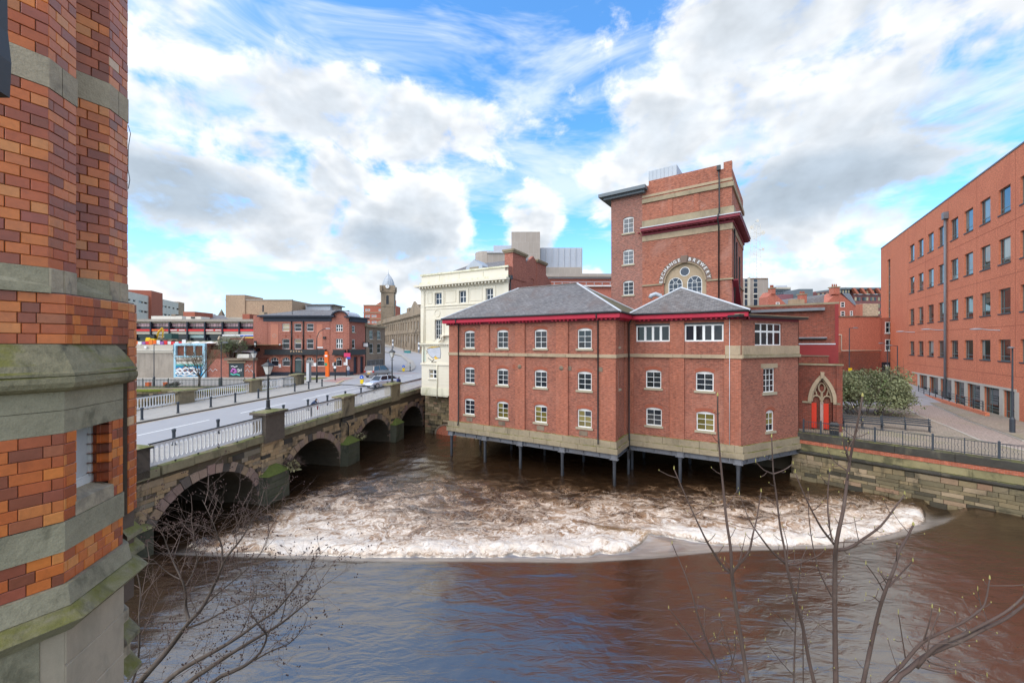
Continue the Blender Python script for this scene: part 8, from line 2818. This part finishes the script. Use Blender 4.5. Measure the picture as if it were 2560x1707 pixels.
# ---- leafy shrubs
def shrub(label, c, rx, ry, rz, n_leaf, leaf=.13, seed=1, m=None, dens_low=.4, name='shrub', lean=(0, 0)):
    o = thing(name, label, 'shrub', TR(*c))
    R_ = random.Random(seed)
    T = Twigs(seed)
    for k in range(26):
        an = R_.uniform(0, 2 * PI)
        T.grow(Vector((rx * .25 * math.cos(an), ry * .25 * math.sin(an), 0)), Vector((math.cos(an) * rx * .5, math.sin(an) * ry * .5, rz * R_.uniform(.35, 1.0))), rz * R_.uniform(.6, .95), .028, 2, .5, .04, 4, 3, 1)
    T.wood.build('stem', m_bark, o)
    T.fine.build('twigs', m_bark2, o, kind='stuff')
    lf = MB()
    vs, fs = [], []
    lob = [(Vector((R_.uniform(-.75, .75) * rx, R_.uniform(-.75, .75) * ry, R_.uniform(.30, .95) * rz)), R_.uniform(.12, .42)) for _ in range(24)]
    for k in range(n_leaf):
        if R_.random() < .9:
            lc, lr = R_.choice(lob)
            u = Vector((R_.gauss(0, 1), R_.gauss(0, 1), R_.gauss(0, 1))).normalized() * R_.uniform(.55, 1.0)
            q = lc + Vector((u.x * lr * rx, u.y * lr * ry, u.z * lr * rz * .9))
        else:
            u = Vector((R_.gauss(0, 1), R_.gauss(0, 1), abs(R_.gauss(0, 1)))).normalized() * R_.uniform(.6, 1.02)
            q = Vector((u.x * rx, u.y * ry, u.z * rz))
        if q.z < .25 * rz * R_.random() * 2 or R_.random() < dens_low * (1 - q.z / rz) * .6:
            continue
        ax = Vector((R_.gauss(0, .7), R_.gauss(0, .7), R_.uniform(-1.1, .1))).normalized()
        bx = ax.cross(Vector((R_.gauss(0, 1), R_.gauss(0, 1), R_.gauss(0, 1)))).normalized()
        L = leaf * R_.uniform(.6, 1.4)
        w = L * .24
        i0 = len(vs)
        vs += [q, q + ax * L * .45 + bx * w, q + ax * L, q + ax * L * .45 - bx * w]
        fs.append((i0, i0 + 1, i0 + 2, i0 + 3))
    lf.add(vs, fs)
    lf.build('crown', m or m_leaf, o, kind='stuff')
    return o


m_leaf.node_tree.nodes  # shared leaf surface
bc = on_z(2222, 1052, TZ)
m_bud_leaf = mat('buddleia leaf', (.22, .235, .125), .8, .5, 1.6, fine=.35, stain=(.11, .175, .05), stain_amt=.85)
shrub('large grey green buddleia bush overhanging the benches by the gateway', (bc.x + .9, bc.y + 3.6, TZ), 5.6, 3.0, 3.9, 26000, .22, 3, m_bud_leaf, .12, 'buddleia_bush')
bc2 = on_z(2105, 1030, TZ)
shrub('thin pale buddleia sprays right of the gateway wall', (27.8, 39.5, TZ), 2.6, 1.6, 4.3, 1700, .18, 8, mat('pale buddleia leaf', (.30, .30, .23), .8, .3, 2, fine=.3), .7, 'buddleia_spray')
p = at(575, 880, 62.5)
shrub('self sown shrub growing on the brick yard building roof', (p.x, 63.0, at(0, 895, 63).z), 2.3, .9, 2.9, 2300, .20, 12, mat('dark buddleia leaf', (.12, .145, .07), .8, .4, 2, fine=.3), .2, 'roof_shrub')
p = at(436 - 5, 950, 51.5)
for i, (x, Y_, r) in enumerate(((437, 50.6, .5), (420, 50.2, .35))):
    shrub(['low dark green shrub behind the quay fence left of the small tree', 'smaller low shrub behind the quay fence farther left'][i], (at(x, 0, Y_).x, Y_, 4.84), r, r, r * 1.2, 260, .12, 20 + i, mat('quay shrub leaf', (.06, .085, .035), .8, .3, 2), .1, 'low_shrub')
shrub('weedy grass tuft hanging at the second arch springing of the bridge', tuple(BRM @ Vector((.7, 8.5, 1.55))), .35, .35, .75, 160, .35, 31, mat('dry grass blade', (.33, .30, .16), .9, .2, 3), .2, 'weed_tuft')
shrub('weedy tuft at the left springing of the third bridge arch', tuple(BRM @ Vector((.5, 17.0, 1.75))), .3, .3, .55, 110, .3, 32, mat('dry grass blade', (.33, .30, .16), .9, .2, 3), .2, 'weed_tuft')

# ------------------------------------------------------------------ vehicles
def loft(sections, m, smooth=True):
    """sections: list of lists of (x,y,z) rings of equal length"""
    mb = MB()
    n = len(sections[0])
    vs = [p for s in sections for p in s]
    fs = []
    for i in range(len(sections) - 1):
        for k in range(n):
            fs.append((i * n + k, i * n + (k + 1) % n, (i + 1) * n + (k + 1) % n, (i + 1) * n + k))
    fs.append(tuple(range(n - 1, -1, -1)))
    fs.append(tuple(range((len(sections) - 1) * n, len(sections) * n)))
    return mb.add(vs, fs)


def car(label, M, paint, L=4.3, W=1.78, H=1.48, kind='hatch', group=None, rear_plate=True):
    """x forward; wheels, glass, lamps as parts"""
    c = thing('car' if kind != 'mpv' else 'people_carrier', label, 'car' if kind != 'mpv' else 'van', M, group)
    hl, hw = L / 2, W / 2
    # side profile: x, z of sill, belt, (roof)
    if kind == 'hatch':
        body = [(-hl, .45, .78), (-hl + .08, .28, .95), (-hl + .6, .24, .98), (-.3, .22, .95), (hl - 1.5, .22, .93), (hl - 1.0, .24, .88), (hl - .35, .26, .76), (hl - .06, .32, .62), (hl, .40, .52)]
        roof = [(-hl + .12, .97), (-hl + .75, H - .06), (-.5, H), (.45, H - .05), (hl - 1.25, .91)]
    else:
        body = [(-hl, .45, .95), (-hl + .06, .28, 1.08), (-hl + .6, .24, 1.1), (0, .24, 1.08), (hl - 1.2, .24, 1.02), (hl - .5, .26, .93), (hl - .06, .32, .75), (hl, .42, .6)]
        roof = [(-hl + .05, 1.08), (-hl + .28, H - .05), (-.8, H), (.7, H - .04), (hl - .75, .98)]
    secs = []
    for x, z0, z1 in body:
        k = .93 if abs(x) > hl - .1 else 1.
        w = hw * k
        secs.append([(x, -w * .92, z0), (x, w * .92, z0), (x, w, z0 + (z1 - z0) * .35), (x, w, z0 + (z1 - z0) * .7), (x, w * .93, z1), (x, -w * .93, z1), (x, -w, z0 + (z1 - z0) * .7), (x, -w, z0 + (z1 - z0) * .35)])
    loft(secs, paint).build('body', paint, c, smooth=True)
    # cabin: glass core with roof skin
    secs = []
    zb_ = 1.04 if kind == 'mpv' else .93
    for i, (x, z) in enumerate(roof):
        wt_ = hw * .74
        if i in (0, len(roof) - 1):
            secs.append([(x, -hw * .90, zb_ - .05), (x, hw * .90, zb_ - .05), (x, hw * .88, z), (x, -hw * .88, z)])
        else:
            secs.append([(x, -hw * .90, zb_ - .05), (x, hw * .90, zb_ - .05), (x, wt_, z), (x, -wt_, z)])
    loft(secs, m_glass).build('windows', m_glass, c)
    mb = MB()
    rr_ = roof[1:-1]
    for (x0, z0), (x1, z1) in zip(rr_[:-1], rr_[1:]):
        mb.add([(x0, -hw * .75, z0 + .015), (x0, hw * .75, z0 + .015), (x1, hw * .75, z1 + .015), (x1, -hw * .75, z1 + .015), (x0, -hw * .75, z0 - .03), (x0, hw * .75, z0 - .03), (x1, hw * .75, z1 - .03), (x1, -hw * .75, z1 - .03)],
               [(0, 3, 2, 1), (4, 5, 6, 7), (0, 1, 5, 4), (2, 3, 7, 6), (1, 2, 6, 5), (3, 0, 4, 7)])
    mb.build('roof', paint, c)
    mb = MB()
    for s_ in (-1, 1):
        for i, (x, z) in enumerate(roof):
            if 0 < i < len(roof) - 1 or True:
                x2 = x + (.12 if i == 1 else 0)
                if i == 0:
                    mb.tube([(roof[0][0], s_ * hw * .89, zb_), (roof[1][0], s_ * hw * .75, roof[1][1])], .06 if kind == 'hatch' else .07, 5)
                elif i == len(roof) - 1:
                    mb.tube([(roof[-1][0], s_ * hw * .89, zb_), (roof[-2][0], s_ * hw * .75, roof[-2][1])], .045, 5)
                elif i == 2:
                    mb.tube([(x + .1, s_ * hw * .905, zb_), (x + .05, s_ * hw * .755, z)], .045, 5)
    mb.build('pillars', paint, c)
    for x in (-hl + .78, hl - .85):
        for s_ in (-1, 1):
            w = MB().lathe([(.315, -.10), (.325, -.05), (.325, .05), (.315, .10)], 18).build('wheel', m_tyre, c, TR(x, s_ * (hw - .09), .32) @ RX)
            MB().lathe([(.22, -.112), (.22, .112)], 12).build('rim', m_rim, w)
    for s_ in (-1, 1):
        MB().box(hl - .30, s_ * hw * .62 - .2, .58, hl - .02, s_ * hw * .62 + .2, .70).build('headlight', m_headl, c)
        MB().box(-hl - .01, s_ * hw * .80 - .12, .80 if kind == 'hatch' else .85, -hl + .14, s_ * hw * .80 + .12, .98 if kind == 'hatch' else 1.1).build('tail_light', m_tail, c)
        MB().box(hl - 1.45, s_ * (hw + .08) - .08, .93, hl - 1.28, s_ * (hw + .08) + .08, 1.06).build('mirror', paint, c)
    MB().box(-hl - .025, -.26, .62, -hl + .01, .26, .73).build('number_plate', m_plate, c)
    MB().box(hl - .03, -.28, .42, hl + .015, .28, .52).build('number_plate', m_signwhite, c)
    return c


def road_z(x, y):
    return hz(x, y) + .035


cf = Vector((-16.9, 50.6))
ang = math.atan2(-(52.8 - 49.4), -(-15.6 + 18.0))
car('silver hatchback driving onto the bridge beside the far lamp', TR(-16.75, 50.9, hz(0, 51) + .03) @ RZ(math.atan2(-3.4, -2.1)), m_silver, 4.3, 1.8, 1.46)
car('taupe people carrier seen from behind heading uphill by the pub', TR(-21.3, 63.4, road_z(0, 63.4)) @ RZ(math.radians(72)), m_taupe, 4.6, 1.9, 1.82, 'mpv')
for i, (x, y, a, pnt, lab) in enumerate(((44.6, 55.0, 2.5, m_carblack, 'black car with pale roof nearest the lamp with yellow notice in the car park'), (47.8, 57.0, -.5, m_carwhite, 'white car in the middle of the car park row'), (50.6, 59.0, -.4, m_carblack, 'dark car at the right end of the car park row'), (41.6, 57.2, .2, m_carwhite, 'white car half hidden behind the gateway wall'))):
    car(lab, TR(x, y, 3.49 + max(0, y - 44.2) * .070) @ RZ(a), pnt, 4.2, 1.78, 1.46, group='cars in the car park')


def bus(label, M, L, W, H, paint, upper, decks=2, stripe=None):
    b_ = thing('bus', label, 'bus', M)
    hl, hw = L / 2, W / 2
    prof = [(-hl, .35), (hl - .05, .35), (hl, .6), (hl, H * .55), (hl - .15, H - .25), (hl - .35, H), (-hl + .25, H), (-hl, H - .3)]
    MB().slab([(x, z) for x, z in prof], -hw, hw).build('body', paint, b_)
    MB().slab([(x * .985, z) for x, z in [(-hl, H - .35), (hl - .15, H - .35), (hl - .37, H + .04), (-hl + .25, H + .04)]], -hw - .015, hw + .015).build('roof', upper, b_)
    rows_ = [(1.3, 2.1)] + ([(2.75, 3.65)] if decks == 2 else [])
    for z0, z1 in rows_:
        n = 7
        for s_ in (-1, 1):
            for k in range(n):
                x0 = -hl + .5 + k * (L - 1.4) / n
                MB().box(x0, s_ * (hw + .01) - .012, z0, x0 + (L - 1.4) / n - .12, s_ * (hw + .01) + .012, z1).build('window', m_glass, b_)
        MB().box(hl - .12, -hw + .15, z0 - .1, hl + .02, hw - .15, z1 + .1).build('windscreen', m_glass, b_)
        MB().box(-hl - .02, -hw + .3, z0, -hl + .05, hw - .3, z1).build('rear_window', m_glass, b_)
    if stripe:
        MB().box(-hl + .3, -hw - .02, 2.15, hl - 1.5, hw + .02, 2.70).build('side_panel', stripe, b_)
        MB().box(hl - .1, -hw + .1, 2.2, hl + .03, hw - .1, 2.65).build('destination_board', m_black, b_)
    else:
        MB().box(-hl - .03, -hw, .5, -hl + 2.6, hw + .02, 1.15).box(-hl + .0, -hw - .02, .5, -hl + 2.6, -hw + .02, 1.15).build('side_panel', m_busgreen, b_)
    for x in (-hl + 2.2, hl - 2.4):
        for s_ in (-1, 1):
            MB().lathe([(.48, -.14), (.48, .14)], 16).build('wheel', m_tyre, b_, TR(x, s_ * (hw - .12), .48) @ RX)
    for s_ in (-1, 1):
        MB().box(hl - .05, s_ * .85 - .18, .7, hl + .03, s_ * .85 + .18, .9).build('headlight', m_headl, b_)
        MB().box(-hl - .035, s_ * 1.0 - .12, 1.0, -hl, s_ * 1.0 + .12, 1.4).build('tail_light', m_tail, b_)
    MB().box(-hl - .04, -.35, .62, -hl, .35, .78).build('number_plate', m_plate, b_)
    return b_


p = at(936, 0, 144)
bus('blue and white double decker bus coming down the hill street', TR(p.x - 2.6, 148.5, hz(0, 148) + .03) @ RZ(math.radians(-57)), 10.5, 2.5, 4.3, m_busblue, m_carwhite, 2, m_carwhite)
p = at(917, 0, 118)
bus('dark teal single decker bus with lime rear quarter waiting at the kerb', TR(p.x - 2.6, 122.5, hz(0, 120) + .03) @ RZ(math.radians(119)), 11, 2.5, 3.0, m_busteal, m_carwhite, 1)


# ------------------------------------------------------------------ people
def person(label, M, pose, cols, h=1.72, bag=None, hood=False):
    """one continuous skinned figure. pose: joint name -> (x,y,z) at scale 1.72 m; y forward; cols: top, legs, hair"""
    J = dict(pelvis=(0, 0, .93), belly=(0, .01, 1.08), chest=(0, .01, 1.28), neck=(0, .0, 1.46), head=(0, .02, 1.60), crown=(0, .02, 1.70),
             shl=(-.17, 0, 1.40), ell=(-.24, -.02, 1.13), wrl=(-.23, .08, .90), hal=(-.22, .11, .82), shr=(.17, 0, 1.40), elr=(.24, -.02, 1.13), wrr=(.23, .08, .90), har=(.22, .11, .82),
             hil=(-.09, 0, .90), knl=(-.10, .02, .50), anl=(-.10, -.01, .09), tol=(-.10, .14, .03), hir=(.09, 0, .90), knr=(.10, .02, .50), anr=(.10, -.01, .09), tor=(.10, .14, .03))
    J.update(pose)
    names = list(J)
    E_ = [('pelvis', 'belly'), ('belly', 'chest'), ('chest', 'neck'), ('neck', 'head'), ('head', 'crown'), ('chest', 'shl'), ('shl', 'ell'), ('ell', 'wrl'), ('wrl', 'hal'), ('chest', 'shr'), ('shr', 'elr'), ('elr', 'wrr'), ('wrr', 'har'),
          ('pelvis', 'hil'), ('hil', 'knl'), ('knl', 'anl'), ('anl', 'tol'), ('pelvis', 'hir'), ('hir', 'knr'), ('knr', 'anr'), ('anr', 'tor')]
    rad = dict(pelvis=(.15, .11), belly=(.14, .11), chest=(.16, .12), neck=(.06, .06), head=(.085, .10), crown=(.06, .07), shl=(.075, .07), shr=(.075, .07), ell=(.05, .05), elr=(.05, .05), wrl=(.038, .038), wrr=(.038, .038), hal=(.04, .025), har=(.04, .025),
               hil=(.095, .1), hir=(.095, .1), knl=(.065, .065), knr=(.065, .065), anl=(.05, .05), anr=(.05, .05), tol=(.045, .035), tor=(.045, .035))
    me = bpy.data.meshes.new('skeleton')
    sc_ = h / 1.72
    me.from_pydata([tuple(v * sc_ for v in J[n]) for n in names], [(names.index(a), names.index(b)) for a, b in E_], [])
    ob = bpy.data.objects.new('skeleton', me)
    COL.objects.link(ob)
    ob.modifiers.new('skin', 'SKIN')
    sv = me.skin_vertices[0].data
    for i, n in enumerate(names):
        sv[i].radius = tuple(r * sc_ for r in rad[n])
        sv[i].use_root = n == 'pelvis'
    sub = ob.modifiers.new('sub', 'SUBSURF')
    sub.levels = 1
    sub.render_levels = 1
    dg = bpy.context.evaluated_depsgraph_get()
    out = bpy.data.meshes.new_from_object(ob.evaluated_get(dg))
    bpy.data.objects.remove(ob)
    out.materials.clear()
    mats = [cloth(cols[0]), cloth(cols[1]), m_skin, m_hair if not hood else cloth(cols[0]), cloth((.03, .03, .035))]
    for m in mats:
        out.materials.append(m)
    part_of = {('neck', 'head'): 2, ('head', 'crown'): 2, ('wrl', 'hal'): 2, ('wrr', 'har'): 2, ('anl', 'tol'): 4, ('anr', 'tor'): 4}
    V = {n: Vector(J[n]) * sc_ for n in names}
    hd = V['head']
    fw = (V['crown'] - V['neck']).normalized()
    for f in out.polygons:
        c = f.center
        best, bm_ = 9, 0
        for a, b in E_:
            d = V[b] - V[a]
            t_ = max(0, min(1, (c - V[a]).dot(d) / max(d.length_squared, 1e-6)))
            q = (c - V[a] - d * t_).length
            if q < best:
                best = q
                if (a, b) in part_of:
                    bm_ = part_of[(a, b)]
                elif a[:2] in ('hi', 'kn'):
                    bm_ = 1
                else:
                    bm_ = 0
        if bm_ == 2 and (c - hd).length < .2 and ((c - hd).dot(fw) > .045 * sc_ or (c.y - hd.y) < -.01 * sc_):
            bm_ = 3
        f.material_index = bm_
        f.use_smooth = True
    o = link('person', out, None, M)
    tag(o, label, 'person')
    if bag:
        MB().lathe([(.08, -.22), (.14, -.18), (.15, .05), (.11, .20), (.03, .24)], 10, (0, -.20, 1.25), sy=.75).build('backpack', cloth(bag), o, smooth=True)
    # nose and ears
    return o


def bpos(u, n, dzz=0.):
    p = BRM @ Vector((u, n, RZ0 + .012 + dz(n) + dzz))
    return p


FACE_RIVER = -BA - PI / 2          # local +y turned to bridge +x
p = bpos(-.62, 11.95)
person('person in blue jacket and red scarf leaning on the bridge railing', TR(*p) @ RZ(FACE_RIVER + .35),
       dict(belly=(0, .08, 1.06), chest=(0, .22, 1.22), neck=(0, .34, 1.33), head=(0, .41, 1.44), crown=(0, .43, 1.54), shl=(-.17, .25, 1.30), shr=(.17, .25, 1.30), ell=(-.22, .42, 1.13), elr=(.22, .42, 1.13), wrl=(-.06, .50, 1.16), wrr=(.06, .50, 1.16), hal=(.02, .52, 1.18), har=(-.02, .53, 1.18)),
       ((.045, .065, .13), (.03, .03, .035), 0), 1.70)
bg = MB().lathe([(.06, 0), (.11, .05), (.10, .26), (.04, .30)], 9, sy=.5).build('shoulder_bag', cloth((.26, .03, .03)), None, TR(*bpos(-.45, 12.55)) @ TR(0, 0, .55))
MB().tube([(0, 0, .3), (.02, 0, .6), (.0, 0, .75)], .012, 5).build('strap', cloth((.26, .03, .03)), bg)
tag(bg, 'small dark red bag hanging beside the leaning person', 'bag')
p = bpos(-1.0, 26.9)
person('walker in dark jeans with blue rucksack crossing the bridge', TR(*p) @ RZ(-BA - .2), dict(knl=(-.10, .10, .50), anl=(-.10, .12, .10), tol=(-.10, .28, .05), anr=(.10, -.16, .12), tor=(.10, -.02, .03)), ((.035, .04, .085), (.05, .07, .11), 0), 1.74, (.04, .045, .15))
p = Vector((at(875.5, 0, 67).x, 66.2, hz(0, 66) - .05))
person('walker in white hooded coat and jeans passing the pub corner', TR(*p) @ RZ(.5), dict(knl=(-.10, .10, .50), anl=(-.10, .10, .10), tol=(-.10, .26, .05), anr=(.10, -.14, .11), tor=(.10, 0, .03)), ((.72, .72, .76), (.10, .16, .28), 0), 1.72, None, True)
p = Vector((at(1024.5, 0, 73.2).x, 73.4, hz(0, 73) + .17))
person('walker in pale grey green coat on the traffic island', TR(*p) @ RZ(-1.2), dict(anl=(-.10, .14, .10), tol=(-.10, .28, .05), anr=(.10, -.14, .11)), ((.30, .34, .34), (.05, .05, .06), 0), 1.70)
p = Vector((at(1010, 0, 124).x, 124, hz(0, 124) + .0))
person('figure in black coat standing by the hall door', TR(*p) @ RZ(2), {}, ((.02, .02, .025), (.02, .02, .025), 0), 1.75)
# teal planters by the hall
for k, x in enumerate((1016, 1024)):
    p = Vector((at(x, 0, 121).x, 121 - k, hz(0, 121) - .05))
    o = MB().box(-.55, -.3, 0, .55, .3, .65).box(-.6, -.35, .62, .6, .35, .72).build('cycle_box', mat('teal box paint', (.05, .25, .26), .6, .1, 2), None, TR(*p))
    tag(o, ['teal street box nearer the hall door', 'teal street box nearer the cream building'][k], 'box', 'teal boxes before the hall')
